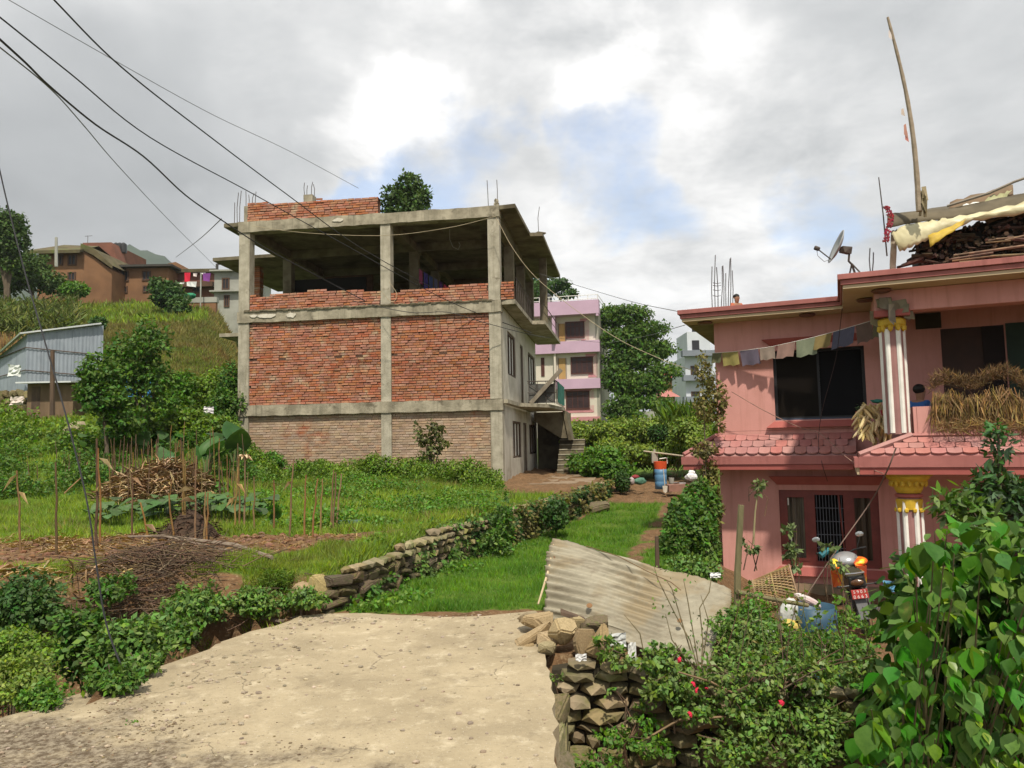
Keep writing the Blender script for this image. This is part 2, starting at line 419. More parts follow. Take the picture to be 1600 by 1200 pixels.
struct(obj('ground', gme))

# mountain
mm = mat('mountain_forest', (0.030, 0.052, 0.022), (0.016, 0.032, 0.014), 0.02, 0.95, world=True)
xs_ = np.linspace(-1250, 1000, 150); ys_ = np.linspace(1000, 1900, 60)
MX, MY = np.meshgrid(xs_, ys_)
prof = np.interp(MX, [-1250, -800, -700, -660, -620, -583, -562, -530, -450, -300, -200, 300, 1000], [325, 335, 338, 346, 341, 322, 310, 294, 238, 130, 60, 30, 30])
MZ = prof*np.clip((MY-1000)/220, 0, 1)*np.interp(MY, [1220, 1900], [1, .8]) + 9*vnoise(MX, MY, .035, 2)+6*vnoise(MX, MY, .11, 4)
MZ = MZ - 3
nx, ny = len(xs_), len(ys_); ii = (np.arange(ny-1)[:, None]*nx + np.arange(nx-1)[None, :]).ravel()
struct(obj('mountain', np_mesh('mountain', np.stack([MX.ravel(), MY.ravel(), MZ.ravel()], 1), np.stack([ii, ii+1, ii+nx+1, ii+nx], 1), mm)))

# ------------------------------------------------------------------ concrete road slab
def slab():
    left = []; y = 1.5
    while y <= 7.1:
        left.append((float(XS(y)) + R.uniform(-.05, .05) if y > 4.3 else -4.4, y)); y += .18
    far = [(x, 7.05+.10*math.sin(x*3)+R.uniform(-.03, .03)) for x in np.arange(-1.9, .2, .16)]
    right = [(.22+R.uniform(-.018, .012)-(0.0 if y > 4.3 else .03), y) for y in np.arange(6.95, 1.5, -.12)]
    poly = left+far+right
    bm = bmesh.new(); vs = [bm.verts.new((p[0], p[1], 0)) for p in poly]; f = bm.faces.new(vs)
    bmesh.ops.triangulate(bm, faces=[f]); 
    r = bmesh.ops.extrude_face_region(bm, geom=bm.faces[:]); 
    for e in r['geom']:
        if isinstance(e, bmesh.types.BMVert): e.co.z -= .22
    bmesh.ops.recalc_face_normals(bm, faces=bm.faces)
    me = bpy.data.meshes.new('road'); bm.to_mesh(me); bm.free()
    global nt
    m = bpy.data.materials.new('worn_concrete_road'); m.use_nodes = True; nt = m.node_tree; nt.nodes.clear()
    out = N('ShaderNodeOutputMaterial'); v = N('ShaderNodeNewGeometry').outputs['Position']
    col = MIXC(RAMP(NOISE(v, 1.1, 8, .65), .3, .7), (0.43, 0.355, 0.235), (0.30, 0.245, 0.16))
    col = MIXC(RAMP(NOISE(v, 6, 8, .7), .5, .75), col, (0.56, 0.48, 0.34))
    col = MIXC(MT('MULTIPLY', RAMP(NOISE(v, 38, 4, .7), .55, .72), .6), col, (0.16, 0.125, 0.085))
    col = MIXC(MT('MULTIPLY', RAMP(NOISE(v, 2.6, 9, .75), .52, .70), .55), col, (0.17, 0.135, 0.09))
    col = MIXC(RAMP(NOISE(v, 90, 2, .5), .64, .74), col, (0.55, 0.50, 0.42))
    sxyz = N('ShaderNodeSeparateXYZ'); nt.links.new(v, sxyz.inputs[0])
    # loose soil and gravel towards the camera and the left
    dirt = MT('ADD', MT('MULTIPLY', MT('SUBTRACT', 4.6, sxyz.outputs[1]), 1.1), MT('MULTIPLY', MT('SUBTRACT', NOISE(v, 2.2, 8, .7), .5), 3.2))
    dirt = MT('ADD', dirt, MT('MULTIPLY', MT('SUBTRACT', -2.0, sxyz.outputs[0]), 0.5))
    dcol = MIXC(RAMP(NOISE(v, 22, 6, .7), .4, .62), (0.115, 0.085, 0.055), (0.31, 0.26, 0.19))
    fd = RAMP(dirt, .1, .9); col = MIXC(fd, col, dcol)
    vor = N('ShaderNodeTexVoronoi', feature='DISTANCE_TO_EDGE'); vor.inputs['Scale'].default_value = 1.15
    dv = N('ShaderNodeVectorMath', operation='ADD'); nt.links.new(v, dv.inputs[0]); nn = N('ShaderNodeTexNoise'); nn.inputs['Scale'].default_value = 3; nn.inputs['Detail'].default_value = 6; nt.links.new(v, nn.inputs[0])
    sc_ = N('ShaderNodeVectorMath', operation='SCALE'); nt.links.new(nn.outputs[1], sc_.inputs[0]); sc_.inputs[3].default_value = .5; nt.links.new(sc_.outputs[0], dv.inputs[1]); nt.links.new(dv.outputs[0], vor.inputs['Vector'])
    crack = MT('MULTIPLY', MT('SUBTRACT', 1.0, RAMP(vor.outputs[0], 0.0, .007)), RAMP(NOISE(v, .7, 3, .5), .5, .6))
    col = MIXC(MT('MULTIPLY', crack, .6), col, (0.09, 0.07, 0.05))
    p = N('ShaderNodeBsdfPrincipled'); _set(p.inputs['Base Color'], col); p.inputs['Roughness'].default_value = .9; p.inputs['Specular IOR Level'].default_value = .2
    b = N('ShaderNodeBump'); b.inputs['Strength'].default_value = .8; b.inputs['Distance'].default_value = .02
    hh = MT('ADD', NOISE(v, 7, 10, .75), MT('MULTIPLY', NOISE(v, 50, 4, .7), MT('ADD', .12, MT('MULTIPLY', fd, .8))))
    hh = MT('SUBTRACT', hh, MT('MULTIPLY', crack, .3))
    _set(b.inputs['Height'], hh); _set(p.inputs['Normal'], b.outputs[0]); nt.links.new(p.outputs[0], out.inputs[0])
    me.materials.append(m); return struct(obj('road', me))
road = slab()
# rubble edge under the right side of the slab
stone_m = mat('mossy_wall_stone', (0.28, 0.225, 0.13), (0.16, 0.14, 0.08), 6, .92, .6, 22, c3=(0.14, 0.14, 0.045), s3=2.6, a3=(.46, .66), rnd=.32)
stone_l = mat('dry_pale_stone', (0.44, 0.34, 0.19), (0.30, 0.225, 0.12), 6, .9, .6, 22, rnd=.22)
def rock_mesh(name, m, seed, sq=(1, 1, 1)):
    """an angular broken stone: a box cut by random planes"""
    rr = random.Random(seed); bm = bmesh.new(); bmesh.ops.create_cube(bm, size=2)
    for v in bm.verts: v.co += Vector((rr.uniform(-.22, .22), rr.uniform(-.22, .22), rr.uniform(-.22, .22)))
    for _ in range(5):
        nrm = Vector((rr.uniform(-1, 1), rr.uniform(-1, 1), rr.uniform(-1, 1))).normalized()
        g = bmesh.ops.bisect_plane(bm, geom=bm.verts[:]+bm.edges[:]+bm.faces[:], plane_co=nrm*rr.uniform(.72, 1.05), plane_no=nrm, clear_outer=True)
        ed = [e for e in g['geom_cut'] if isinstance(e, bmesh.types.BMEdge)]
        if ed:
            try: bmesh.ops.contextual_create(bm, geom=ed)
            except Exception: pass
    bmesh.ops.recalc_face_normals(bm, faces=bm.faces)
    bmesh.ops.bevel(bm, geom=[e for e in bm.edges], offset=.16, segments=2, affect='EDGES')
    bmesh.ops.triangulate(bm, faces=[f for f in bm.faces if len(f.verts) > 4])
    for v in bm.verts: v.co = Vector((v.co.x*sq[0], v.co.y*sq[1], v.co.z*sq[2]))
    me = bpy.data.meshes.new(name); bm.to_mesh(me); bm.free(); me.materials.append(m); return me
ROCKS = [rock_mesh('stone', stone_m, 40+i) for i in range(10)]
ROCKL = [rock_mesh('stone', stone_l, 60+i) for i in range(6)]
def put_stone(me, loc, sz, rot, parent=None, name='stone'):
    o = bpy.data.objects.new(name, me); COL.objects.link(o); o.location = loc; o.scale = sz; o.rotation_euler = rot; o.parent = parent; return o
# ================================================================== unfinished brick and concrete building
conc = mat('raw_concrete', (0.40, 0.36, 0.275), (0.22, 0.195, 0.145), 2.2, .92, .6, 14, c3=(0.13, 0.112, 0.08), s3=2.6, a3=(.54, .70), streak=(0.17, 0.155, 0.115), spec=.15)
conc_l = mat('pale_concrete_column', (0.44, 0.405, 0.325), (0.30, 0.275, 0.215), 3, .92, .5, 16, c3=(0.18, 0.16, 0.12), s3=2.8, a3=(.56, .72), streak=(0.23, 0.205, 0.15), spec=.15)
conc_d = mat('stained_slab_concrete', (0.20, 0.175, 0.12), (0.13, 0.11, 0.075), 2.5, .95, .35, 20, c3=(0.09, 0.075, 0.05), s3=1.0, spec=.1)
brick_m = mat('orange_red_brick', (0.43, 0.190, 0.118), (0.33, 0.142, 0.090), 3, .92, .35, 40, rnd=.13, spec=.1, c3=(.42, .30, .20), s3=2.4, a3=(.52, .70))
brick_p = mat('weathered_plastered_brick', (0.42, 0.31, 0.225), (0.345, 0.245, 0.175), 4, .95, .4, 40, c3=(0.36, 0.15, 0.09), s3=.9, a3=(.56, .72), rnd=.14, spec=.1)
mortar = mat('mud_mortar', (0.11, 0.058, 0.038), (0.07, 0.04, 0.028), 8, .95, .4, 30)
mortar_p = mat('pale_mortar', (0.30, 0.225, 0.155), (0.24, 0.17, 0.115), 6, .95, .4, 30, c3=(0.28, 0.13, 0.08), s3=.9)
plaster = mat('aged_cement_plaster', (0.56, 0.53, 0.455), (0.45, 0.42, 0.35), 1.6, .9, .15, 18, c3=(0.24, 0.205, 0.15), s3=1.1, a3=(.56, .78), streak=(0.27, 0.24, 0.18), spec=.15)
wood_d = mat('dark_weathered_wood', (0.115, 0.075, 0.05), (0.07, 0.048, 0.035), 8, .8, .2, stretch=(1, 1, .2))
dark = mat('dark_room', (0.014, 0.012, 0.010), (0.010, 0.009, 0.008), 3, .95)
steel = mat('rusty_rebar', (0.085, 0.07, 0.06), (0.06, 0.045, 0.04), 20, .7)
glass_d = mat('dusty_window_glass', (0.10, 0.105, 0.10), (0.07, 0.075, 0.075), 3, .25, spec=.6)

TH = RD(-8.2)                    # the front faces slightly right of the camera
A = at(787, 757, 21.9); AX, AY = A.x, A.y
LW, DP = 8.42, 9.3               # front width, depth
G0 = 0.0
bld = thing('unfinished_building', 'unfinished three storey brick and concrete building with an open top floor on the plot', 'building', (AX, AY, 0), TH)
# local frame: x to the right (front runs x=-LW..0), y into the building
Z1, Z2, Z3 = 2.88, 5.86, 8.76    # tops of the floor beams
def P_(mb, n, m, par=bld, **k): return mb.build(n, m, par, **k)
# columns of the front
cols_x = [(-LW, -LW+.36), (-LW+4.68, -LW+5.0), (-.36, 0)]
for (x0, x1) in cols_x:
    for (z0, z1) in ((-.4, Z1-.33), (Z1, Z2-.36), (Z2, Z3-.34)):
        c = MB().bx(x0, x1, -.01, .33, z0, z1); P_(c, 'column', conc_l, bevel=.01)
for (y0, z) in ((3.1, 0), (6.1, 0), (DP-.3, 0)):
    for x0 in (-.34, -LW+4.7, -LW):
        P_(MB().bx(x0, x0+.32, y0, y0+.3, Z2+.01, Z3-.33), 'column', conc_d)
P_(MB().bx(.55, .83, 6.2, 6.48, Z2+.01, Z3-.13), 'column', conc_d)
# front beams
def wob_beam(z0, z1, dy=-.05):
    b = MB(); xs = np.linspace(-LW-.02, .02, 34); pr = []
    for x in xs: pr.append((x, z0+R.uniform(-.012, .012), z1+R.uniform(-.02, .015)))
    for i in range(len(pr)-1):
        a, c = pr[i], pr[i+1]
        b.add([(a[0], dy, a[1]), (c[0], dy, c[1]), (c[0], dy, c[2]), (a[0], dy, a[2]), (a[0], .3, a[1]), (c[0], .3, c[1]), (c[0], .3, c[2]), (a[0], .3, a[2])],
              [(0,1,2,3), (4,7,6,5), (0,4,5,1), (3,2,6,7)])
    b.add([(xs[0], dy, z0), (xs[0], .3, z0), (xs[0], .3, z1), (xs[0], dy, z1), (xs[-1], dy, z0), (xs[-1], .3, z0), (xs[-1], .3, z1), (xs[-1], dy, z1)], [(0,1,2,3), (7,6,5,4)])
    return b
P_(wob_beam(Z1-.33, Z1), 'floor_beam', conc)
P_(wob_beam(Z2-.36, Z2-.004), 'floor_beam', conc)
P_(wob_beam(Z3-.34, Z3), 'floor_beam', conc)
# slabs with stepped balconies
def stepslab(z0, z1, o1, o2, left1, left2, ystep, yl, end=DP+.3, y0=.3):
    return MB().prism([(-LW-left1, y0-.36), (o1, y0-.36), (o1, ystep), (o2, ystep+.1), (o2+.05, end), (-LW-left2, end), (-LW-left2, yl), (-LW-left1, yl)], z0, z1)
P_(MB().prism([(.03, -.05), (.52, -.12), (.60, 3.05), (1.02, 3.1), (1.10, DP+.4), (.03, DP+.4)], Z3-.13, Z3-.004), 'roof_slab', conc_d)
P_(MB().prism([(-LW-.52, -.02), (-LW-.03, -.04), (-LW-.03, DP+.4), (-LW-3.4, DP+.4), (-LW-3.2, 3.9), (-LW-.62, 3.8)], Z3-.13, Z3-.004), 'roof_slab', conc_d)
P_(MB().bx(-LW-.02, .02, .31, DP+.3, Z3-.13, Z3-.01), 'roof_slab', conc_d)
P_(MB().prism([(.03, .02), (.46, -.05), (.50, 4.0), (.95, 4.05), (1.05, DP+.3), (.03, DP+.3)], Z2-.14, Z2-.01), 'balcony_slab', conc)
P_(MB().prism([(-LW-.03, 3.9), (-LW-.03, DP+.3), (-LW-3.1, DP+.3), (-LW-2.9, 3.9)], Z2-.14, Z2-.01), 'balcony_slab', conc)
P_(MB().bx(-LW-.01, .01, .31, DP, Z2-.14, Z2-.01), 'floor_slab', conc_d)
P_(MB().prism([(.03, .1), (.16, .1), (.2, 2.4), (1.05, 3.7), (1.35, 6.6), (1.35, 7.1), (.03, 7.1)], Z1-.13, Z1-.01), 'balcony_slab', conc)
P_(MB().bx(-LW+.01, -.01, .31, DP, Z1-.14, Z1-.01), 'floor_slab', conc_d)
# beams under the roof
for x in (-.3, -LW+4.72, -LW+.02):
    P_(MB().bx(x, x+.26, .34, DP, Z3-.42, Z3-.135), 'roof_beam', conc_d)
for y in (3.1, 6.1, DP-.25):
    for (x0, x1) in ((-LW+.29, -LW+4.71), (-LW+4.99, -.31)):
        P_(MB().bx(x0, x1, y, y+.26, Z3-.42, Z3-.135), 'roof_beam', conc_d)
# brick walls ----------------------------------------------------------
bricks = []   # (centre, size, mat, rot jitter)
def brick_panel(x0, x1, z0, z1, y, ch, bl, m, mm, topwave=None, holes=(), proud=.03, name='brick_wall', zhole=None):
    """courses of bricks in front of a mortar core"""
    core = MB(); n = 12; xs = np.linspace(x0, x1, n+1)
    tops = [z1-.02 if topwave is None else min(z1, topwave(x))-.05 for x in xs]
    for i in range(n):
        core.add([(xs[i], y, z0), (xs[i+1], y, z0), (xs[i+1], y, tops[i+1]), (xs[i], y, tops[i]), (xs[i], y+.2, z0), (xs[i+1], y+.2, z0), (xs[i+1], y+.2, tops[i+1]), (xs[i], y+.2, tops[i])], [(0,1,2,3), (5,4,7,6), (3,2,6,7), (0,4,5,1)])
    co = core.build(name, mm, bld)
    z = z0; row = 0
    while z < z1-.02:
        x = x0 - (bl*.5 if row % 2 else 0)+R.uniform(-.02, .02)
        while x < x1-.03:
            l = bl*R.uniform(.86, 1.08)
            a, b = max(x, x0+.004), min(x+l-.016, x1-.004)
            if b-a > .05 and (topwave is None or z+ch*.6 < topwave((a+b)/2)):
                hole = zhole is not None and abs(z+ch/2-zhole) < ch*.55 and R.random() < .16
                if not hole:
                    h = ch-.020+R.uniform(-.003, .003)
                    d = proud*R.uniform(.15, 1.25)
                    bricks.append((Vector(((a+b)/2, y-d/2, z+ch/2+R.uniform(-.002, .002))), (b-a, d+.004, h), m, co, R.uniform(-.025, .025)))
            x += l
        z += ch; row += 1
px = [(-LW+.36, -LW+4.68), (-LW+5.0, -.36)]
for (a, b) in px:
    brick_panel(a, b, Z1+.0, Z2-.36, .075, .078, .235, brick_m, mortar, zhole=Z1+1.42)
    brick_panel(a, b, -.3, Z1-.33, .085, .078, .235, brick_p, mortar_p, proud=.014)
wv = lambda x: Z2+.56+.05*math.sin(x*1.9)+.03*math.sin(x*5.1)
wv2 = lambda x: Z2+.42+.05*(x+3.4)+.03*math.sin(x*4)
brick_panel(px[0][0], px[0][1], Z2, Z2+.7, .05, .078, .235, brick_m, mortar, topwave=wv)
brick_panel(px[1][0], px[1][1], Z2, Z2+.75, .05, .078, .235, brick_m, mortar, topwave=wv2)
brick_panel(.02, .42, Z2, Z2+.6, -.02, .078, .235, brick_m, mortar, topwave=lambda x: Z2+.52)
# roof parapet, left two thirds
brick_panel(-LW+.28, -LW+4.62, Z3, Z3+.62, .0, .078, .235, brick_m, mortar, topwave=lambda x: Z3+.60-.01*(x+LW)+.02*math.sin(3*x))
# share brick meshes: one unit cube per material, separate objects for the 300 nearest, the rest joined
AW = Matrix.Translation((AX, AY, 0)) @ Matrix.Rotation(TH, 4, 'Z')
bricks.sort(key=lambda b: ((AW @ b[0])-CAMLOC).length - (4.0 if b[2] is brick_m and Z1 < b[0].z < Z2 and b[0].x > -3.4 else 0))
unit = {}
for m in (brick_m, brick_p):
    u = MB().box((0, 0, 0), (1, 1, 1)); unit[m.name] = u.mesh('brick', m)
rest = {}
for i, (c, s, m, co, rz) in enumerate(bricks):
    if i < 300:
        o = bpy.data.objects.new('brick', unit[m.name]); COL.objects.link(o); o.parent = co; o.location = c; o.scale = s; o.rotation_euler = (R.uniform(-.02, .02), 0, rz)
    else:
        rest.setdefault((co.name, m.name), (co, m, MB()))[2].box(c, s, rz, jit=.004)
for (k, (co, m, mb)) in rest.items():
    o = mb.build('brickwork', m, co); stuff(o)
# mortar smears and white patch on the roof beam
pm = mat('splashed_mortar', (0.62, 0.58, 0.5), (0.5, 0.46, 0.38), 9, .9, .3)
for (x, z, w, h) in ((-LW+3.35, Z3-.14, .42, .13), (-LW+1.0, Z2-.17, .7, .14), (-LW+1.8, Z2-.18, .35, .18), (-LW+.55, Z2-.16, .3, .1)):
    b = MB(); k = 11; pts = [(x+w*.5*math.cos(2*PI*i/k)*R.uniform(.7, 1.1), z+h*.5*math.sin(2*PI*i/k)*R.uniform(.6, 1.2)) for i in range(k)]
    b.prof_y(pts, -.075, -.06); P_(b, 'mortar_splash', pm)
# rough cement crust line on top of the floor beam
cr = MB()
for i in range(60):
    x = -LW+.3+i*(LW-.5)/60; cr.box((x, -.06+R.uniform(-.015, .01), Z2+R.uniform(-.015, .012)), (.17, .05, R.uniform(.025, .055)), R.uniform(-.1, .1), jit=.008)
stuff(P_(cr, 'cement_crust', conc_d))
# column stubs with rebar on the roof
for (x, h, hb) in ((-LW+.02, .62, .55), (-LW+2.05, .86, .5)):
    P_(MB().bx(x, x+.3, .25, .55, Z3, Z3+h), 'column_stub', conc)
def rebars(x, y, z, n, hmin, hmax, sp=.22, par=bld):
    for i in range(n):
        a = (x+(i % 2)*sp+R.uniform(-.02, .02), y+(i//2)*sp*.8, z); hh = R.uniform(hmin, hmax)
        o = MB().tube([a, (a[0]+R.uniform(-.02, .02), a[1], z+hh*.6), (a[0]+R.uniform(-.05, .05), a[1]+R.uniform(-.03, .03), z+hh)], .011, 5).build('rebar', steel, par)
rebars(-LW+.05, .3, Z3+.6, 4, .45, .6); rebars(-LW+2.08, .3, Z3+.86, 4, .36, .45)
rebars(-LW-.34, .3, Z3-.1, 3, .8, 1.35, .2)
rebars(-.34, .2, Z3, 2, .75, 1.0, .28); rebars(.85, 3.3, Z3-.01, 1, .9, 1.0)
for i in range(4):
    P_(MB().box((-.08+R.uniform(-.06, .06), .1, Z3+.05+i*.05), (.1, .1, .07), R.uniform(0, 2), jit=.02), 'rubble', conc)
P_(MB().box((.95, 3.3, Z3+.03), (.32, .12, .05), .6), 'rubble', conc_d)
# side wall (facing right), storeys with openings ------------------------
def side_wall(z0, z1, ops, name='side_wall', x=0.0, y0=.34, y1=DP):
    """wall in the y-z plane with rectangular openings [(ya,yb,za,zb)]"""
    w = MB(); ys = sorted({y0, y1, *[o[0] for o in ops], *[o[1] for o in ops]})
    for a, b in zip(ys[:-1], ys[1:]):
        cuts = sorted([(o[2], o[3]) for o in ops if o[0] <= a+1e-6 and o[1] >= b-1e-6]); z = z0
        for (c, d) in cuts:
            if c > z: w.bx(x-.2, x, a, b, z, c)
            z = d
        if z < z1: w.bx(x-.2, x, a, b, z, z1)
    return P_(w, name, plaster)
ops0 = [(2.1, 4.2, 1.05, 2.28), (4.75, 5.8, .33, 2.28), (6.5, 9.0, 1.1, 2.25)]
ops1 = [(1.3, 3.1, Z1+.85, Z1+2.25), (4.3, 5.15, Z1+.05, Z1+2.2), (6.6, 8.9, Z1+.9, Z1+2.2)]
side_wall(-.4, Z1-.135, ops0); side_wall(Z1-.008, Z2-.142, ops1)
P_(MB().bx(-LW, -LW+.2, .34, DP, -.4, Z2-.15), 'side_wall', plaster)
P_(MB().bx(-LW+.2, -.2, DP-.2, DP, -.4, Z1-.15), 'back_wall', plaster)
P_(MB().bx(-LW+.2, -.2, DP-.2, DP, Z1, Z2-.15), 'back_wall', plaster)
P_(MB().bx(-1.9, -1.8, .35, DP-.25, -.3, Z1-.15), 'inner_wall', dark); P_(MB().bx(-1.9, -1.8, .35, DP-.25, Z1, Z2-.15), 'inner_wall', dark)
for k, (ops, par) in enumerate(((ops0, 0), (ops1, 1))):
    for j, (ya, yb, za, zb) in enumerate(ops):
        isdoor = zb-za > 1.6
        fr = MB(); t = .07
        fr.bx(-.13, -.03, ya, ya+t, za, zb); fr.bx(-.13, -.03, yb-t, yb, za, zb); fr.bx(-.13, -.03, ya+t, yb-t, zb-t, zb)
        if not isdoor:
            fr.bx(-.13, -.03, ya+t, yb-t, za, za+t)
            nm = 3
            for q in range(1, nm): yy = ya+(yb-ya)*q/nm; fr.bx(-.12, -.04, yy-.03, yy+.03, za+t, zb-t)
        w = fr.build('door' if isdoor else 'window', wood_d, bld)
        if isdoor: MB().bx(-.10, -.06, ya+t, yb-t, za, zb-t).build('door_leaf', mat('faded_door_wood', (.20, .17, .13), (.14, .12, .09), 5), w)
        else:
            for q in range(3):
                y0_ = ya+(yb-ya)*q/3+.05; y1_ = ya+(yb-ya)*(q+1)/3-.05
                MB().bx(-.095, -.085, y0_, y1_, za+t, zb-t).build('pane', mat('curtained_glass', (.75, .74, .68), (.45, .46, .43), 1.2, .6, stretch=(1, 6, .2), spec=.6), w)
# wing at the left back
P_(MB().bx(-LW-2.1, -LW-1.95, 5, DP, -.2, Z1), 'wing_wall', plaster); P_(MB().bx(-LW-2.1, -LW, 5.0, 5.15, -.2, Z1), 'wing_wall', plaster)
P_(MB().bx(-LW-2.1, -LW-.75, 5.02, 5.2, Z1+.02, Z2-.5), 'wing_wall', plaster)
P_(MB().bx(-LW-.5, -LW-.02, 5.02, 5.2, Z1+.02, Z2-.5), 'wing_wall', plaster)
P_(MB().bx(-LW-2.3, -LW, 4.8, 5.3, Z2-.62, Z2-.52), 'wing_ledge', conc)
P_(MB().bx(-LW-2.05, -LW-.02, 5.03, 5.2, Z2-.52, Z2-.15), 'wing_brick_band', brick_m)
P_(MB().bx(-LW-2.1, -LW, 5.2, DP, Z1-.1, Z1), 'wing_floor', conc_d)
cmb = MB()
for i in range(36):
    cmb.box((-LW-2.05+R.uniform(-.01, .01), 5.2, Z2+.04+i*.078), (.33, .3, .064), R.uniform(-.03, .03), jit=.004)
stuff(P_(cmb, 'brick_pier', brick_m))
P_(MB().bx(-LW-2.18, -LW-1.92, 5.06, 5.34, Z2, Z2+2.77), 'pier_core', mortar)
lb = MB()
for i in range(8):
    for j in range(3): lb.box((-LW-1.3+j*.26, 5.2, Z2+.04+i*.078), (.23, .12, .064), 0, jit=.004)
stuff(P_(lb, 'low_brick_wall', brick_m))
# walls inside the open floor
P_(MB().bx(-LW+.35, -LW+2.3, 6.15, 6.3, Z2, Z3-.42), 'inner_wall', mortar)
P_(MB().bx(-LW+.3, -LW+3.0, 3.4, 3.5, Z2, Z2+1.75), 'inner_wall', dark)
P_(MB().bx(-LW+3.1, -LW+4.65, DP-.2, DP-.05, Z2, Z3-1.5), 'inner_wall', mortar)
P_(MB().bx(-LW+.3, -LW+4.6, DP-.04, DP+.1, Z3-1.2, Z3-.42), 'inner_wall', conc_d)
P_(MB().bx(-3.4, -1.2, DP-.04, DP+.1, Z2, Z2+.9), 'inner_wall', mortar)
P_(MB().bx(-3.4, -.3, DP-.02, DP+.1, Z3-1.1, Z3-.42), 'inner_wall', conc_d)
# staircase shadow side: landing, upper flight
for i in range(7):
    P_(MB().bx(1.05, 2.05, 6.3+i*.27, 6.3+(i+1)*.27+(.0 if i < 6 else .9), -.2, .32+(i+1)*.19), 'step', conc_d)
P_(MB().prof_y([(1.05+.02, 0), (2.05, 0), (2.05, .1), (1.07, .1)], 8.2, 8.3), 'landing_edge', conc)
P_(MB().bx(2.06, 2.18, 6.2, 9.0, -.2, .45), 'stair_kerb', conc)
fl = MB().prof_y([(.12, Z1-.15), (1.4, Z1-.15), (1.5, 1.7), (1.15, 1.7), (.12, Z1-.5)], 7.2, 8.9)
for i in range(7):  # pale strips added so the step edges look lit against the dark treads
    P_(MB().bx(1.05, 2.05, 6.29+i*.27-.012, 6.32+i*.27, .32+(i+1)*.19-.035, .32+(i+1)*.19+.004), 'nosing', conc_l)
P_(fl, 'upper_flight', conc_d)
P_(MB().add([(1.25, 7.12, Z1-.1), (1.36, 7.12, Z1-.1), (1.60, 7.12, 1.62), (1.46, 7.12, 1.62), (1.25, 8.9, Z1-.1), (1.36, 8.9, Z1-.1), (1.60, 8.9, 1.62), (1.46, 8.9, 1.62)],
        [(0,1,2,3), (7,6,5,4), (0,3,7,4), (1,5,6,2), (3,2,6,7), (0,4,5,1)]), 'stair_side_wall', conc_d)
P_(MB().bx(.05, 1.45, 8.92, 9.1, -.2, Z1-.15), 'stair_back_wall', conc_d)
P_(MB().bx(.03, 2.6, .3, 6.1, -.3, .34), 'plinth', mat('trodden_earth_plinth', (.30, .22, .15), (.2, .15, .1), 3, .95, .4, 20))
# balcony railing with green cloth
ral = MB()
for i in range(7): ral.tube([(1.30, 3.9+i*.5, Z1), (1.30, 3.9+i*.5, Z1+.8)], .014, 5)
ral.tube([(.3, 3.75, Z1+.8), (1.30, 3.9, Z1+.8), (1.32, 7.0, Z1+.8)], .02, 5); ral.tube([(.3, 3.75, Z1+.4), (1.30, 3.9, Z1+.4)], .014, 5)
for i in range(4): ral.tube([(.35+i*.3, 3.78, Z1), (.35+i*.3, 3.78, Z1+.8)], .012, 5)
ral.tube([(.3, 3.76, Z1+.05), (1.28, 3.86, Z1+.75)], .012, 5); ral.tube([(.3, 3.76, Z1+.75), (1.28, 3.86, Z1+.05)], .012, 5)
P_(ral, 'railing', steel)
gc = MB(); 
for i in range(12):
    y0_, y1_ = 3.95+i*.25, 3.95+(i+1)*.25; d0, d1 = .03*math.sin(i*1.3), .03*math.sin((i+1)*1.3)
    gc.add([(1.345+d0, y0_, Z1+.05), (1.345+d1, y1_, Z1+.05), (1.345+d1, y1_, Z1+.78), (1.345+d0, y0_, Z1+.78)], [(0, 1, 2, 3)])
o = P_(gc, 'green_cloth', mat('green_shade_cloth', (.03, .16, .12), (.02, .11, .085), 5, .8))
P_(MB().add([(.35, 3.82, Z1+.04), (1.25, 3.9, Z1+.04), (1.25, 3.9, Z1+.7), (.35, 3.82, Z1+.72)], [(0,1,2,3)]), 'screen_cloth', mat('grey_screen_cloth', (.13, .13, .12), (.08, .08, .075), 5, .9))
# upper balcony railing
r2 = MB()
for i in range(9): r2.tube([(.46, .3+i*.45, Z2), (.46, .3+i*.45, Z2+.7)], .012, 5)
r2.tube([(.46, .2, Z2+.7), (.50, 4.0, Z2+.7)], .016, 5); r2.tube([(.9, 4.1, Z2+.6), (1.0, 8.5, Z2+.6)], .016, 5); r2.tube([(.9, 4.1, Z2+.3), (1.0, 8.5, Z2+.3)], .012, 5)
P_(r2, 'railing', steel)

def Lb(x, y, z): return AW @ Vector((x, y, z))
# plank leaning on the balcony
pk = MB(); a, b = Lb(.42, 3.62, Z1+.02), Lb(1.5, 3.75, Z1+1.18); d = (b-a); ln = d.length
rot = d.normalized().to_track_quat('Z', 'Y').to_matrix()
pk.box((a+b)/2, (.20, .14, ln), rot); tag(pk.build('plank', mat('grey_old_plank', (.24, .21, .165), (.17, .145, .11), 6, .9, .3, stretch=(1,1,.3)), bevel=.008), 'thick grey plank leaning diagonally across the first floor balcony railing', 'plank')
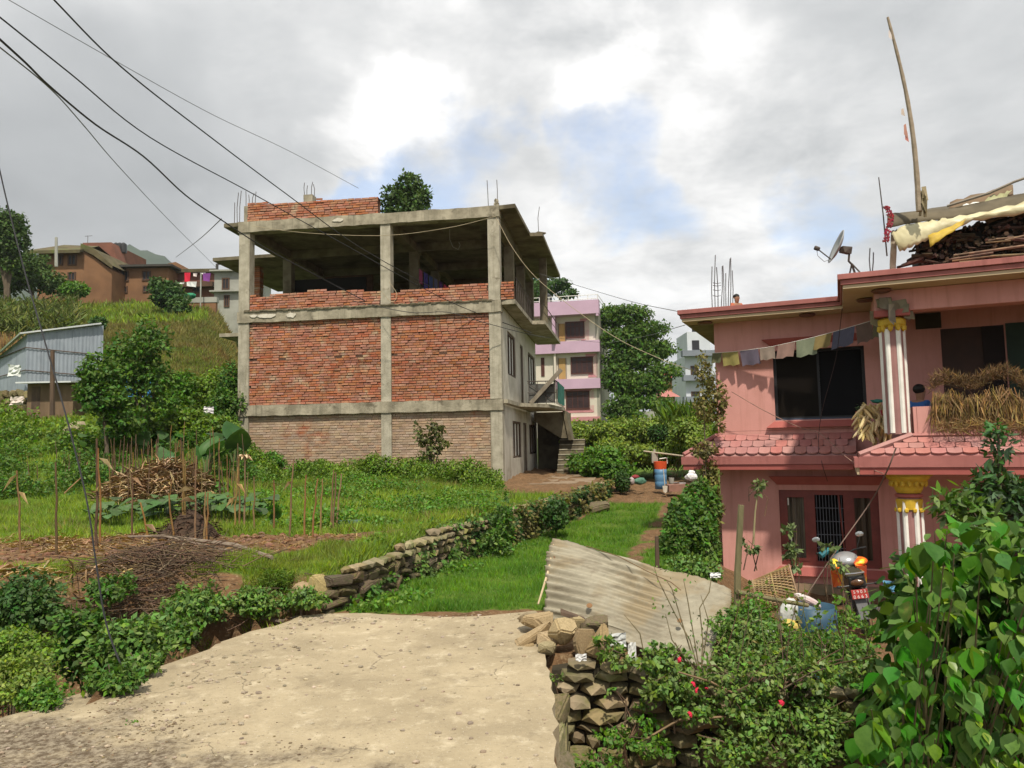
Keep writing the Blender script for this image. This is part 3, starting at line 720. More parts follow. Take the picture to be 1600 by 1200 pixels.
# clothes line on the open floor
ln_ = [(at(627, 402, 25.5), at(668, 436, 25.5))]
p0, p1 = Lb(-3.25, 2.6, Z2+1.75), Lb(-2.1, 2.9, Z2+1.0)
cl = thing('clothes_line', 'clothes line with dark and red clothes sagging inside the open top floor', 'clothes line', p0)
MB().tube([Vector((0,0,0)), (p1-p0)*.5-Vector((0,0,.04)), p1-p0], .006, 4).build('line', steel, cl)
for i, (c, w, l) in enumerate((((.30, .07, .14), .14, .5), ((.06, .05, .20), .16, .6), ((.05, .07, .16), .16, .5), ((.10, .10, .17), .14, .45), ((.08, .03, .12), .14, .5), ((.42, .04, .08), .16, .38), ((.15, .05, .06), .12, .3))):
    t = (i+.5)/7; q = (p1-p0)*t; dd = (p1-p0).normalized()
    b = MB(); k = 4
    for j in range(k):
        u0, u1 = -w/2+w*j/k, -w/2+w*(j+1)/k; e0, e1 = .03*math.sin(j*2.0+i), .03*math.sin((j+1)*2.0+i); n_ = Vector((dd.y, -dd.x, 0))
        b.add([q+dd*u0+n_*e0*.3, q+dd*u1+n_*e1*.3, q+dd*u1+n_*e1-Vector((0,0,l)), q+dd*u0+n_*e0-Vector((0,0,l*.96))], [(0,1,2,3)])
    b.build('garment', mat('cloth_%d' % i, c, None, 6, .9), cl)
# cable loop hanging from the ceiling
lp = MB().tube([Lb(-1.9, 1.6, Z3-.15), Lb(-1.9, 1.6, Z3-.5), Lb(-1.8, 1.6, Z3-.75), Lb(-1.62, 1.6, Z3-.85), Lb(-1.55, 1.6, Z3-.7), Lb(-1.6, 1.6, Z3-.6)], .008, 5)
tag(lp.build('cable_loop', mat('pale_cable', (.4, .4, .38), None, 5)), 'loop of loose pale cable hanging from the open floor ceiling', 'cable')
# ================================================================== pink house
pink = mat('pink_wall_paint', (0.60, 0.305, 0.275), (0.55, 0.275, 0.245), 1.4, .8, .12, 30, c3=(0.48, 0.235, 0.20), s3=.9, a3=(.5, .75), spec=.15, streak=(0.46, 0.225, 0.195))
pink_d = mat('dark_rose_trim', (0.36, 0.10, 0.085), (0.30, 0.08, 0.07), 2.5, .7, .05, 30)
fascia_m = mat('rose_roof_edge', (0.36, 0.135, 0.122), (0.30, 0.11, 0.10), 2.5, .8, .1, 20, streak=(.25, .09, .08))
soffit = mat('cream_soffit', (0.52, 0.42, 0.28), (0.46, 0.36, 0.23), 2, .85)
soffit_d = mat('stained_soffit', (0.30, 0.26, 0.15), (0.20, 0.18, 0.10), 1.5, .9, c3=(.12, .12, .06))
tile_m = mat('pink_roof_tile', (0.41, 0.195, 0.178), (0.36, 0.16, 0.147), 6, .7, .1, 30, rnd=.07)
frame_r = mat('dark_red_frame', (0.20, 0.045, 0.038), (0.15, 0.035, 0.03), 6, .5, .05, spec=.4)
white_p = mat('white_stripe_paint', (0.78, 0.77, 0.73), (0.68, 0.67, 0.62), 5, .7)
yellow_p = mat('ochre_yellow_paint', (0.62, 0.42, 0.04), (0.48, 0.31, 0.03), 7, .6)
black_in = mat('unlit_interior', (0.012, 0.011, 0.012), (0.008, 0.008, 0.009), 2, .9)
steel_w = mat('grey_grille_metal', (0.18, 0.20, 0.24), None, 9, .5)
HA = math.atan2(-.405, .914); HO = Vector((4.03, 14.5, 0))
AH = Matrix.Translation(HO) @ Matrix.Rotation(HA, 4, 'Z')
def Lh(x, y, z): return AH @ Vector((x, y, z))
def lx_of(px, py, ly):
    """facade coordinate of a pixel on the plane y=ly"""
    d = ray(px, py); inv = AH.inverted(); o = inv @ CAMLOC; dd = inv.to_3x3() @ d
    t = (ly-o.y)/dd.y; q = o+dd*t; return q.x, q.z
house = thing('pink_house', 'two storey pink house with tiled lean to eave, porch columns and flat roof', 'house', HO, HA)
def ph(mb, n, m, par=None, **k): return mb.build(n, m, par or house, **k)
LXE = 8.2
wu = (*[lx_of(1209, 600, 0)[0], lx_of(1353, 600, 0)[0]], lx_of(1280, 655, 0)[1], lx_of(1280, 544, 0)[1])
wl = (lx_of(1219, 820, 0)[0], lx_of(1375, 820, 0)[0], lx_of(1290, 886, 0)[1], lx_of(1290, 766, 0)[1])
du = (lx_of(1472, 560, 0)[0], lx_of(1572, 560, 0)[0], 1.65, lx_of(1500, 512, 0)[1])
dl = (4.2, 5.2, -1.2, .75)
ZT = 1.72; ZR = 3.86
def facade(z0, z1, ops):
    w = MB(); xs = sorted({0.0, LXE, *[o[0] for o in ops], *[o[1] for o in ops]})
    for a, b in zip(xs[:-1], xs[1:]):
        cuts = sorted([(o[2], o[3]) for o in ops if o[0] <= a+1e-6 and o[1] >= b-1e-6]); z = z0
        for (c, d) in cuts:
            if c > z: w.bx(a, b, 0, .22, z, c)
            z = d
        if z < z1: w.bx(a, b, 0, .22, z, z1)
    ph(w, 'wall', pink)
facade(-1.6, ZT-.005, [wl, dl]); facade(ZT+.0, ZR, [wu, du])
w = MB().bx(0, .22, .221, 8, -1.6, ZR); ph(w, 'wall', pink)
ph(MB().bx(LXE-.2, LXE, .221, 8, -1.6, ZR), 'wall', pink)
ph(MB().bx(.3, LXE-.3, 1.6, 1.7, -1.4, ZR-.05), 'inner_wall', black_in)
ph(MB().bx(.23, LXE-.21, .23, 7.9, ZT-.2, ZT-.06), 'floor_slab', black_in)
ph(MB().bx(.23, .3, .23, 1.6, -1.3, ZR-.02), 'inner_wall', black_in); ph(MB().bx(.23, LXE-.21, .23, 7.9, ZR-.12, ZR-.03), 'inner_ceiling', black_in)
# roof slab in two tiers with soffit; porch part steps forward
XJ = 2.34; YF = -2.5; YB = -.55; XE = -.52
def roofpoly(o): return [(XE-o, YB-o), (XJ-o, YB-o), (XJ-o, YF-o), (LXE+.6, YF-o), (LXE+.6, 8.6), (XE-o, 8.6)]
ph(MB().prism(roofpoly(0), ZR+.002, ZR+.055), 'roof_soffit', soffit)
ph(MB().prism(roofpoly(.03), ZR+.06, ZR+.135), 'roof_edge', fascia_m, bevel=.006)
ph(MB().prism(roofpoly(.07), ZR+.14, ZR+.225), 'roof_edge', fascia_m, bevel=.006)
ZRT = ZR+.225
# stained soffit strip at the left corner
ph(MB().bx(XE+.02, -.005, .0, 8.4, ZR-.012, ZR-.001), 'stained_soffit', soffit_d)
# recessed lamp rings under the roof
for (x, y) in ((-.12, -.30), (XJ-.6, -.28), (XJ+.55, YF+.35), (XJ+.35, YF+1.1), (XJ+2.6, YF+.3)):
    l = MB().lathe([(.05, 0), (.13, .0), (.15, -.02), (.12, -.045), (.0, -.05)], (x, y, ZR-.001), 18); ph(l, 'ceiling_lamp', mat('bronze_lamp_ring', (.16, .07, .045), None, 5, .5))
# porch beam and ceiling recess
YC = -1.85; XC = 3.02
ph(MB().bx(XJ+.45, LXE, YC-.16, YC+.16, ZR-.34, ZR-.002), 'porch_beam', pink, bevel=.01)
ph(MB().bx(XJ+.45, XJ+.72, YC+.161, -.001, ZR-.34, ZR-.002), 'porch_beam', pink)
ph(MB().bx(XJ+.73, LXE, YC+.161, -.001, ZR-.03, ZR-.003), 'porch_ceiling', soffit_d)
# tile eave --------------------------------------------------------------
ZE = 1.16
def eave(x0, x1, yf, yb, zt, ze, hipL, hipR):
    b = MB(); b.add([(x0, yf, ze), (x1, yf, ze), (x1+hipR, yb, zt), (x0+hipL, yb, zt), (x0, yf, ze-.05), (x1, yf, ze-.05), (x1+hipR, yb, ze-.05), (x0+hipL, yb, ze-.05)],
                    [(0,1,2,3), (4,7,6,5), (0,4,5,1), (1,5,6,2), (2,6,7,3), (3,7,4,0)])
    return b
YT = -.66; YTP = -2.25
ph(eave(-.55, XJ+.10, YT, -.002, 1.62, ZE+.10, .55, 0), 'eave_deck', tile_m)
ph(eave(XJ+.12, LXE+.5, YTP, -1.99, 1.52, ZE+.12, .7, 0).add([(XJ+.1, YTP+.02, ZE+.1), (XJ+.1, -.01, ZE+.1), (XJ+.1, -.01, ZE+.12)], [(0, 1, 2)]), 'eave_deck', tile_m)
# side slope of the porch eave towards the left, and hip ridge
ph(MB().add([(XJ+.12, YTP, ZE+.12), (XJ+.82, -1.99, 1.52), (XJ+.82, -.003, 1.62), (XJ+.12, -.003, ZE+.12)], [(0,1,2,3)]).add([(XJ+.12, YTP, ZE+.06), (XJ+.12, -.003, ZE+.06), (XJ+.12, -.003, ZE+.119), (XJ+.12, YTP, ZE+.119)], [(0,1,2,3)]), 'eave_deck', tile_m)
ph(MB().tube([(XJ+.10, YTP+.0, ZE+.14), (XJ+.86, -1.97, 1.585)], [.045, .05], 6), 'hip_ridge', tile_m)
ph(MB().tube([(XJ+.84, -1.97, 1.575), (LXE+.5, -1.97, 1.575)], .04, 6), 'top_ridge', tile_m)
ph(MB().tube([(-.56, YT, ZE+.13), (.0, -.02, 1.66)], [.04, .045], 6), 'hip_ridge', tile_m)
# fascias of the eave (left part, return, porch part)
ph(MB().bx(-.60, XJ+.03, YT-.04, YT, ZE-.06, ZE+.085).bx(-.60, -.55, YT, .6, ZE-.06, ZE+.085), 'eave_board', fascia_m)
ph(MB().bx(-.57, XJ+.03, YT-.015, YT+.03, ZE-.16, ZE-.065), 'eave_board', pink_d)
ph(MB().bx(XJ+.03, XJ+.09, YTP-.04, YT+.0, ZE-.06, ZE+.085), 'eave_board', fascia_m)
ph(MB().bx(XJ+.06, XJ+.10, YTP, YT, ZE-.17, ZE-.065), 'eave_board', soffit)
ph(MB().bx(XJ+.092, LXE+.5, YTP-.04, YTP, ZE-.06, ZE+.105), 'eave_board', fascia_m)
ph(MB().bx(XJ+.10, LXE+.5, YTP-.015, YTP+.03, ZE-.17, ZE-.065), 'eave_board', pink_d)
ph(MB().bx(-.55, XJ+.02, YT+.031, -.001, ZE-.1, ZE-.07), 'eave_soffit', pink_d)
ph(MB().bx(XJ+.101, LXE+.4, YTP+.031, -.001, ZE-.1, ZE-.07), 'eave_soffit', pink)
# the tiles: three rows of round ended tiles
tl = MB(); k = 8; pts = [(-.098, 0), (.098, 0), (.098, -.13)]+[(.098*math.cos(PI*i/k), -.15-.055*math.sin(PI*i/k)) for i in range(k+1)]+[(-.098, -.13)]
tl.prism(pts, 0, .026); tile_me = tl.mesh('roof_tile', tile_m)
def tiles(x0, x1, yf, yb, zf, zt, rows, hipL):
    run = yb-yf; sl_ = math.atan2(zt-zf, run); L = math.hypot(run, zt-zf)
    for r_ in range(rows):
        s1 = L*(r_+1)/rows; xs0 = x0+hipL*(r_+.35)/rows+.06
        n = int((x1-xs0)/.205)
        for i in range(n+1):
            x = xs0+.1+i*.205+(.1 if r_ % 2 else 0)
            if x > x1-.08: continue
            o = bpy.data.objects.new('roof_tile', tile_me); COL.objects.link(o); o.parent = house
            s = s1-.005; o.location = (x, yf+s*math.cos(sl_), zf+s*math.sin(sl_)+.012+R.uniform(-.003, .003))
            o.rotation_euler = (sl_-.05+R.uniform(-.01, .01), 0, R.uniform(-.02, .02)); o.scale = (1, L/rows/.205*1.04, 1)
tiles(-.55, XJ+.1, YT, 0, ZE+.10, 1.62, 3, .55)
tiles(XJ+.12, LXE+.45, YTP, -1.99, ZE+.12, 1.52, 3, .7)
# porch upper floor: parapet, columns
ph(MB().bx(XJ+.95, LXE, -1.96, -1.80, 1.45, 2.02), 'parapet', pink); ph(MB().bx(XJ+.95, LXE, -1.80, -.001, 1.44, 1.60), 'porch_floor', pink_d)
ph(MB().bx(XJ+.9, XJ+.98, -1.95, -.001, 1.45, 2.02), 'parapet', pink)
def column(x, z0, z1, big):
    r = .155; y = YC
    c = ph(MB().lathe([(r, z0), (r, z1)], (x, y, 0), 20), 'column', mat('dusky_rose_paint', (.33, .17, .16), None, 3, .7), smooth=False)
    for i in range(6):
        a = 2*PI*i/6-PI/3; s = MB(); pts = []
        for zz in (z0+.02, z1-.05):
            pts.append(zz)
        wd = .040; ca, sa = math.cos(a), math.sin(a)
        s.tube([(x+ca*(r-.006), y+sa*(r-.006), pts[0]), (x+ca*(r-.006), y+sa*(r-.006), pts[1])], wd, 8)
        s.build('flute', white_p, c)
    if big:
        prof = [(r+.02, z1-.18), (r+.03, z1-.10), (r+.035, z1-.04), (r+.02, z1-.02)]
        ph(MB().lathe(prof, (x, y, 0), 20), 'capital_ring', yellow_p)
        for i in range(10):
            a = 2*PI*i/10; MB().ico((x+(r+.03)*math.cos(a), y+(r+.03)*math.sin(a), z1-.19), (.035, .035, .045), 1, .05).build('capital_leaf', yellow_p, c)
        ph(MB().lathe([(r+.01, z1), (r+.045, z1+.015), (r+.045, z1+.045), (r+.01, z1+.06)], (x, y, 0), 20), 'neck_ring', pink_d)
        cap = ph(MB().lathe([(r+.01, z1+.07), (r+.04, z1+.12), (r+.07, z1+.22), (r+.15, z1+.30), (r+.16, z1+.34)], (x, y, 0), 20), 'capital', yellow_p)
        for i in range(16):
            a = 2*PI*i/16; MB().ico((x+(r+.09)*math.cos(a), y+(r+.09)*math.sin(a), z1+.22), (.035, .035, .06), 1, .05).build('capital_leaf', yellow_p, cap)
        ph(MB().box((x, y, z1+.37), (.62, .62, .05)), 'abacus', yellow_p)
    else:
        cap = ph(MB().lathe([(r+.0, z1-.02), (r+.05, z1+.02), (r+.05, z1+.10), (r+.02, z1+.13)], (x, y, 0), 20), 'capital', yellow_p)
        for i in range(10):
            a = 2*PI*i/10+.15; MB().ico((x+(r+.02)*math.cos(a), y+(r+.02)*math.sin(a), z1-.03), (.045, .045, .07), 1, .05).build('capital_leaf', yellow_p, cap)
        ph(MB().box((x, y, z1+.19), (.50, .50, .1)), 'abacus', pink_d)
column(XC, 1.60, 3.30, False); column(XC+.10, -1.35, .62, True)
column(XC+3.4, 1.60, 3.30, False); column(XC+3.4, -1.35, .62, True)
ph(MB().bx(XC-.25, LXE, YC-.2, YC+.2, 1.03, 1.09), 'porch_beam', pink)
# windows ---------------------------------------------------------------
def hood(x0, x1, z, h, up=True):
    e = .16
    zz = (z, z+h) if up else (z-h, z)
    p = [(x0-e, zz[1]), (x1+e, zz[1]), (x1+.02, zz[0]), (x0-.02, zz[0])] if up else [(x0-e, zz[0]), (x1+e, zz[0]), (x1+.02, zz[1]), (x0-.02, zz[1])]
    n = 4; a = [(q[0], -.13 if ((i < 2)) else -.03, q[1]) for i, q in enumerate(p)] + [(q[0], .01, q[1]) for q in p]
    b = MB().add(a, [(0,1,2,3), (7,6,5,4), (0,4,5,1), (1,5,6,2), (2,6,7,3), (3,7,4,0)])
    ph(b, 'window_hood' if up else 'window_sill', pink_d)
hood(wu[0]-.02, wu[1]+.02, wu[3]+.10, .12); hood(wu[0], wu[1], wu[2]-.02, .12, False)
hood(wl[0], wl[1], wl[3]+.10, .16); hood(wl[0]-.02, wl[1]+.02, wl[2]-.02, .14, False)
# upper window: dark opening with frame and sliding pane
fw = MB(); x0, x1, z0, z1 = wu
for (a, b, c, d) in ((x0, x0+.05, z0, z1), (x1-.05, x1, z0, z1), (x0+.05, x1-.05, z1-.05, z1), (x0+.05, x1-.05, z0, z0+.06), ((x0+x1)/2-.02, (x0+x1)/2+.02, z0+.06, z1-.05)): fw.bx(a, b, .08, .14, c, d)
wo = ph(fw, 'window', mat('black_alu_frame', (.02, .02, .024), None, 5, .4))
MB().bx(x0+.05, (x0+x1)/2-.02, .10, .108, z0+.06, z1-.05).build('pane', mat('dark_window_glass', (.010, .008, .006), (.008, .006, .005), 2, .45, spec=.05), wo)
MB().bx((x0+x1)/2+.02, x1-.05, .12, .128, z0+.06, z1-.05).build('pane', mat('black_window_glass', (.008, .008, .010), None, 2, .45, spec=.05), wo)
MB().bx(x0, x1, .04, .078, z0-.02, z0+.03).build('sill_track', mat('slate_blue_metal', (.05, .07, .11), None, 5, .5), wo)
# lower window: frame, two curtained panes and open grille between
fw = MB(); x0, x1, z0, z1 = wl; t = .09; xa, xb = x0+.40*(x1-x0)*.92, x0+(x1-x0)*.655
for (a, b, c, d) in ((x0, x0+t, z0, z1), (x1-t, x1, z0, z1), (x0+t, x1-t, z1-t, z1), (x0+t, x1-t, z0, z0+t), (xa-.14, xa, z0+t, z1-t), (xb, xb+.13, z0+t, z1-t)): fw.bx(a, b, .05, .15, c, d)
wo = ph(fw, 'window', frame_r)
cur = mat('pale_curtain_behind_glass', (.16, .135, .095), (.07, .06, .045), 2.2, .5, stretch=(9, 1, .35), c3=(.26, .22, .17), s3=2, a3=(.55, .7), spec=.5)
cur2 = mat('brown_curtain_behind_glass', (.085, .06, .035), (.045, .032, .02), 2.2, .5, stretch=(9, 1, .35), spec=.5)
def curtain(a, b, m):
    cb = MB(); n = 26
    for i in range(n):
        u0, u1 = a+(b-a)*i/n, a+(b-a)*(i+1)/n; e = lambda u: .14+.018*math.sin(u*42)+.01*math.sin(u*91)
        cb.add([(u0, e(u0), z0+t), (u1, e(u1), z0+t), (u1, e(u1), z1-t), (u0, e(u0), z1-t)], [(0,1,2,3)])
    return cb.build('curtain', m, wo, smooth=True)
curtain(x0+t, xa-.14, cur); curtain(xb+.13, x1-t, cur2)
gr = mat('clear_pane', (.03, .03, .03), None, 2, .08, spec=.6)
for (a, b) in ((x0+t, xa-.14), (xb+.13, x1-t)):
    fr2 = MB()
    for (p, q, c, d) in ((a, a+.05, z0+t, z1-t), (b-.05, b, z0+t, z1-t), (a+.05, b-.05, z0+t, z0+t+.05), (a+.05, b-.05, z1-t-.05, z1-t)): fr2.bx(p, q, .04, .08, c, d)
    fr2.build('sash', frame_r, wo)
gb = MB()
for i in range(9): u = xa+.03+(xb-xa-.06)*i/8; gb.tube([(u, .10, z0+t), (u, .10, z1-t)], .006, 5)
for i in range(1, 5): zz = z0+t+(z1-z0-2*t)*i/5; gb.tube([(xa, .10, zz), (xb, .10, zz)], .007, 5)
gb.build('grille', steel_w, wo)
MB().add([(xb-.02, .04, z0+t), (xb+.0, .04, z0+t), (xb-.06, -.02, z1-t), (xb-.09, -.02, z1-t)], [(0,1,2,3)]).build('sash_edge', frame_r, wo)
for (u, zz) in ((x0+.16, z1-.22), (x0+.19, z1-.9)): MB().box((u, .03, zz), (.02, .02, .13)).build('hinge', white_p, wo)
# upper door and dark green wall panel right of it
ph(MB().bx(du[0], du[1], .05, .1, du[2], du[3]), 'door', mat('dark_brown_door', (.055, .026, .018), (.04, .02, .014), 4, .6))
ph(MB().bx(du[1]-.32, du[1], .02, .045, du[2], du[3]), 'door_curtain', mat('near_black_cloth', (.02, .014, .014), None, 5, .9))
ph(MB().bx(du[1]+.02, LXE-.1, -.02, -.004, 1.62, du[3]+.02), 'cloth_screen', mat('dark_green_cloth', (.035, .06, .045), (.025, .045, .035), 3, .9))  # thin dark green panel for the darker stretch of wall
ph(MB().bx(XC+.5, XC+.9, -.02, -.002, du[3]+.02, du[3]+.30), 'wall_hanging', mat('dark_hanging', (.04, .035, .02), None, 8, .9))
ph(MB().bx(dl[0], dl[1], .05, .1, dl[2], dl[3]), 'door', mat('dark_brown_door', (.05, .02, .015)))
# rebar pairs on the roof
def rb(px, py0, py1, Y, n, sp):
    for i in range(n):
        b = at(px+sp*i, py1, Y); t_ = at(px+sp*i+R.uniform(-3, 3), py0+R.uniform(-5, 25), Y+R.uniform(-.2, .2))
        l = AH.inverted(); o = MB().tube([l@b, l@((b+t_)/2+Vector((R.uniform(-.02, .02), 0, 0))), l@t_], .011, 5).build('rebar', mat('grey_rebar', (.12, .12, .13), (.08, .07, .07), 9, .6), house)
rb(1113, 402, 486, 17, 4, 4.5); rb(1131, 405, 484, 17.4, 5, 3.4)
st_ = MB(); li = AH.inverted()
for py in (442, 446, 453, 462): st_.tube([li@at(1114, py, 17), li@at(1121, py+1, 17.2), li@at(1126, py, 17)], .008, 4)
ph(st_, 'rebar_tie', steel); rb(1360, 388, 425, 13.5, 2, 3)
# stone ledge under the sill and base plinth
ph(MB().bx(-.03, LXE, -.05, -.001, -1.6, -1.12), 'plinth', mat('damp_base', (.30, .20, .14), (.18, .16, .10), 4, .95, .3, 20))

# ---- things on and around the house
# prayer flags
fl_c = [((.16, .17, .07), 'dull olive'), ((.42, .36, .10), 'faded yellow'), ((.17, .14, .21), 'faded violet blue'), ((.42, .33, .27), 'washed out pinkish'), ((.40, .24, .20), 'pale red'), ((.33, .38, .25), 'pale green'), ((.34, .25, .08), 'tan yellow'), ((.11, .11, .19), 'dark blue'), ((.17, .10, .08), 'dull maroon'), ((.16, .14, .07), 'brownish')]
fp = [(1112, 552), (1152, 550), (1204, 543), (1240, 535), (1275, 527), (1315, 515), (1345, 506), (1375, 498), (1392, 488)]
pf = thing('prayer_flags', 'string of faded square prayer flags strung across the pink upper wall to the porch column', 'prayer flags', Lh(-.05, -.12, 3.0))
PFo = pf.location.copy()
def fpos(px):
    py = np.interp(px, [1112, 1152, 1204, 1240, 1275, 1315, 1345, 1375, 1392], [552, 549, 542, 534, 526, 515, 506, 497, 488])
    ly = float(np.interp(px, [1112, 1300, 1392], [-.10, -.5, -1.75])); x, z = lx_of(px, py, ly); return Lh(x, ly, z)
MB().tube([fpos(p)-PFo for p in np.linspace(1108, 1392, 24)], .004, 4).build('string', white_p, pf)
segs = [(1113, 1128), (1128, 1153), (1156, 1184), (1187, 1210), (1216, 1243), (1244, 1276), (1274, 1300), (1302, 1336), (1337, 1362), (1364, 1386)]
for i, (a, b) in enumerate(segs):
    c, nm = fl_c[i]; k = 5; j = 5; v = []; f = []
    L = (fpos(b)-fpos(a)).length*.85; L = min(max(L, .20), .32); tilt = R.uniform(-.06, .06)
    for u in range(k+1):
        p = fpos(a+(b-a)*u/k)-PFo
        for w_ in range(j+1):
            q = w_/j; off = Lh(0, -.03*math.sin(u*1.7+i)*q-.02*q, 0)-Lh(0, 0, 0)
            v.append(p+off+Vector((tilt*q, 0, -L*q*(1+.06*math.sin(u*2.1+i)))))
    for u in range(k):
        for w_ in range(j): f.append((u*(j+1)+w_, (u+1)*(j+1)+w_, (u+1)*(j+1)+w_+1, u*(j+1)+w_+1))
    o = MB().add(v, f).build('flag', mat('flag_'+nm.replace(' ', '_'), tuple(x*.62+.02 for x in c), tuple(x*.5+.02 for x in c), 9, .9, leaf=.15), pf, smooth=True); o['label'] = nm+' prayer flag'  # flag colours darkened: the shade they hang in is put into the cloth
# fabric and bundle tied at the top of the column
rgm = mat('greyish_rags', (.26, .23, .17), (.16, .14, .09), 4, .95, rnd=.25)
rgt = thing('rag_bundle', 'bundle of old grey and yellowish rags tied round the head of the upper porch column', 'rags', Lh(XC, YC, 3.5), HA)
for i in range(9):
    a = R.uniform(0, 6.3); x, y = .24*math.cos(a), .24*math.sin(a)-.05; w_ = R.uniform(.08, .14); z1_ = R.uniform(0, .25); l_ = R.uniform(.15, .4)
    MB().add([(x-w_/2, y-.02, z1_), (x+w_/2, y, z1_), (x+w_/2+R.uniform(-.03, .03), y-.03, z1_-l_), (x-w_/2, y-.05, z1_-l_*.8)], [(0,1,2,3)]).build('rag', rgm, rgt)
for i in range(4): MB().box((R.uniform(-.15, .15), -.22, .12+R.uniform(-.1, .12)), (.22, .03, .14), R.uniform(-.3, .3), jit=.02).build('folded_rag', rgm, rgt)
# satellite dish on the roof corner
def dish():
    b = at(1334, 428, 12.0); z = ZRT
    t_ = thing('satellite_dish', 'grey satellite dish on a bent pipe mount at the corner of the pink roof', 'satellite dish', (b.x, b.y, z))
    o = Vector((b.x, b.y, z)); c = at(1309, 386, 12.0)-o
    n = Vector((-.90, .16, .40)).normalized(); rot = n.to_track_quat('Z', 'Y').to_matrix()
    prof = [(0, 0), (.09, .006), (.17, .022), (.24, .045), (.285, .065), (.288, .055), (.17, .010), (0, -.012)]
    MB().lathe([(max(r_, .001), zz-.03) for r_, zz in prof], c, 28, rot).build('reflector', mat('pale_grey_dish', (.36, .37, .38), (.28, .29, .30), 4, .6), t_, smooth=True)
    hub = at(1327, 396, 12.0)-o
    MB().tube([Vector((.06, -.02, 0)), at(1331, 413, 12)-o, at(1326, 408, 12)-o, hub], .018, 6).build('mast', steel, t_)
    MB().tube([at(1327, 428, 12.05)-o-Vector((0, 0, .02)), at(1331, 412, 12)-o], .013, 6).build('brace', steel, t_)
    MB().tube([at(1345, 427, 11.9)-o, at(1331, 412, 12)-o], .013, 6).build('brace', steel, t_)
    MB().box((hub+c)/2+Vector((.03, 0, 0)), (.15, .10, .12), .3, jit=.02).build('bracket', steel, t_)
    lnb = at(1276, 388, 11.7)-o; low = at(1298, 405, 11.9)-o
    MB().tube([low, lnb], .010, 5).build('feed_arm', steel, t_)
    MB().lathe([(.025, -.05), (.035, -.03), (.035, .03), (.022, .04)], lnb, 10, rot).build('receiver', steel, t_)
    MB().tube([lnb, lnb+Vector((.01, 0, -.12)), (lnb+low)/2-Vector((0, 0, .13)), low], .004, 4).build('cable', steel, t_)
dish()
# firewood stack with tarp on the porch roof
def woodpile():
    t_ = thing('firewood_pile', 'dark stack of firewood under tin and tarpaulin on the porch roof', 'firewood', Lh(XJ+1.3, YF+.9, ZRT), HA)
    wm = mat('dark_firewood', (.085, .05, .032), (.035, .024, .017), 8, .95, .3, rnd=.55); n = 0; rest = MB()
    for i in range(950):
        x = R.uniform(-.22, 3.6); top = .54+.17*(x+.25)+.03*math.sin(x*5); z = R.uniform(.02, top); r_ = R.uniform(.012, .038)
        if R.random() < .80: d = Vector((R.uniform(-.35, .35), 1, R.uniform(-.2, .2)))*R.uniform(.3, .45)
        else: d = Vector((R.uniform(.5, 1)*R.choice((-1, 1)), R.uniform(-.2, .5), R.uniform(-.25, .25)))*R.uniform(.2, .5)
        p = Vector((x, -.44+R.uniform(-.08, .10), z)); m_ = MB().tube([p, p+d], [r_, r_*.8], R.choice((4, 5, 6)), True)
        if n < 290: m_.build('log', wm, t_); n += 1
        else: rest.add(m_.v, m_.f)
    stuff(rest.build('more_logs', wm, t_))
    for i in range(14):
        x = R.uniform(-.1, 2.6); z = R.uniform(.08, .4); l_ = R.uniform(.3, 1.1); a = R.uniform(-.15, .35)
        MB().tube([(x, -.53, z), (x+l_*math.cos(a), -.54, z+l_*math.sin(a)*.5)], R.uniform(.010, .022), 5).build('stick', mat('brown_stick', (.26, .16, .09), (.14, .09, .06), 8, .9, rnd=.3), t_)
    MB().add([(-.15, -.36, 0), (3.8, -.36, 0), (3.8, -.36, 1.2), (-.15, -.36, .54), (-.15, 1.2, 0), (3.8, 1.2, 0), (3.8, 1.2, 1.2), (-.15, 1.2, .54)], [(0,1,2,3), (5,4,7,6), (3,2,6,7), (0,3,7,4), (1,5,6,2)]).build('stack_core', dark, t_)
    return t_
wp = woodpile()
MWm = Matrix.Translation(Lh(XJ+1.3, YF+.9, ZRT)) @ Matrix.Rotation(HA, 4, 'Z')
# tarp sheets over it
def sheet(name, pts_top, pts_bot, m, nx_, nz_, amp, label, cat, sag=0.0, par=None):
    v = []; f = []
    for i in range(nx_+1):
        a = i/nx_
        T0 = Vector([np.interp(a, np.linspace(0, 1, len(pts_top)), [p[k] for p in pts_top]) for k in range(3)])
        B0 = Vector([np.interp(a, np.linspace(0, 1, len(pts_bot)), [p[k] for p in pts_bot]) for k in range(3)])
        for j in range(nz_+1):
            b = j/nz_; p = T0.lerp(B0, b); s = math.sin(PI*b)
            p = p+Vector((R.uniform(-1, 1)*amp*.2, -s*sag-abs(math.sin(i*1.7+j))*amp, math.sin(i*2.3+j*1.1)*amp*.6)); v.append(p)
    for i in range(nx_):
        for j in range(nz_): f.append((i*(nz_+1)+j, (i+1)*(nz_+1)+j, (i+1)*(nz_+1)+j+1, i*(nz_+1)+j+1))
    o = MB().add(v, f).build(name, m, par, smooth=True); s = o.modifiers.new('thick', 'SOLIDIFY'); s.thickness = .006
    if par is None: o.matrix_world = MWm
    if label: tag(o, label, cat)
    return o
tarp_w = mat('pale_cream_tarp', (.66, .61, .40), (.50, .45, .27), 2.5, .45, .2, 12, c3=(.36, .31, .17), s3=1.6, a3=(.5, .7), spec=.5)
def W_(px, py, ly): x, z = lx_of(px, py, ly); q = MWm.inverted() @ Lh(x, ly, z); return tuple(q)
ly0 = YF+.44
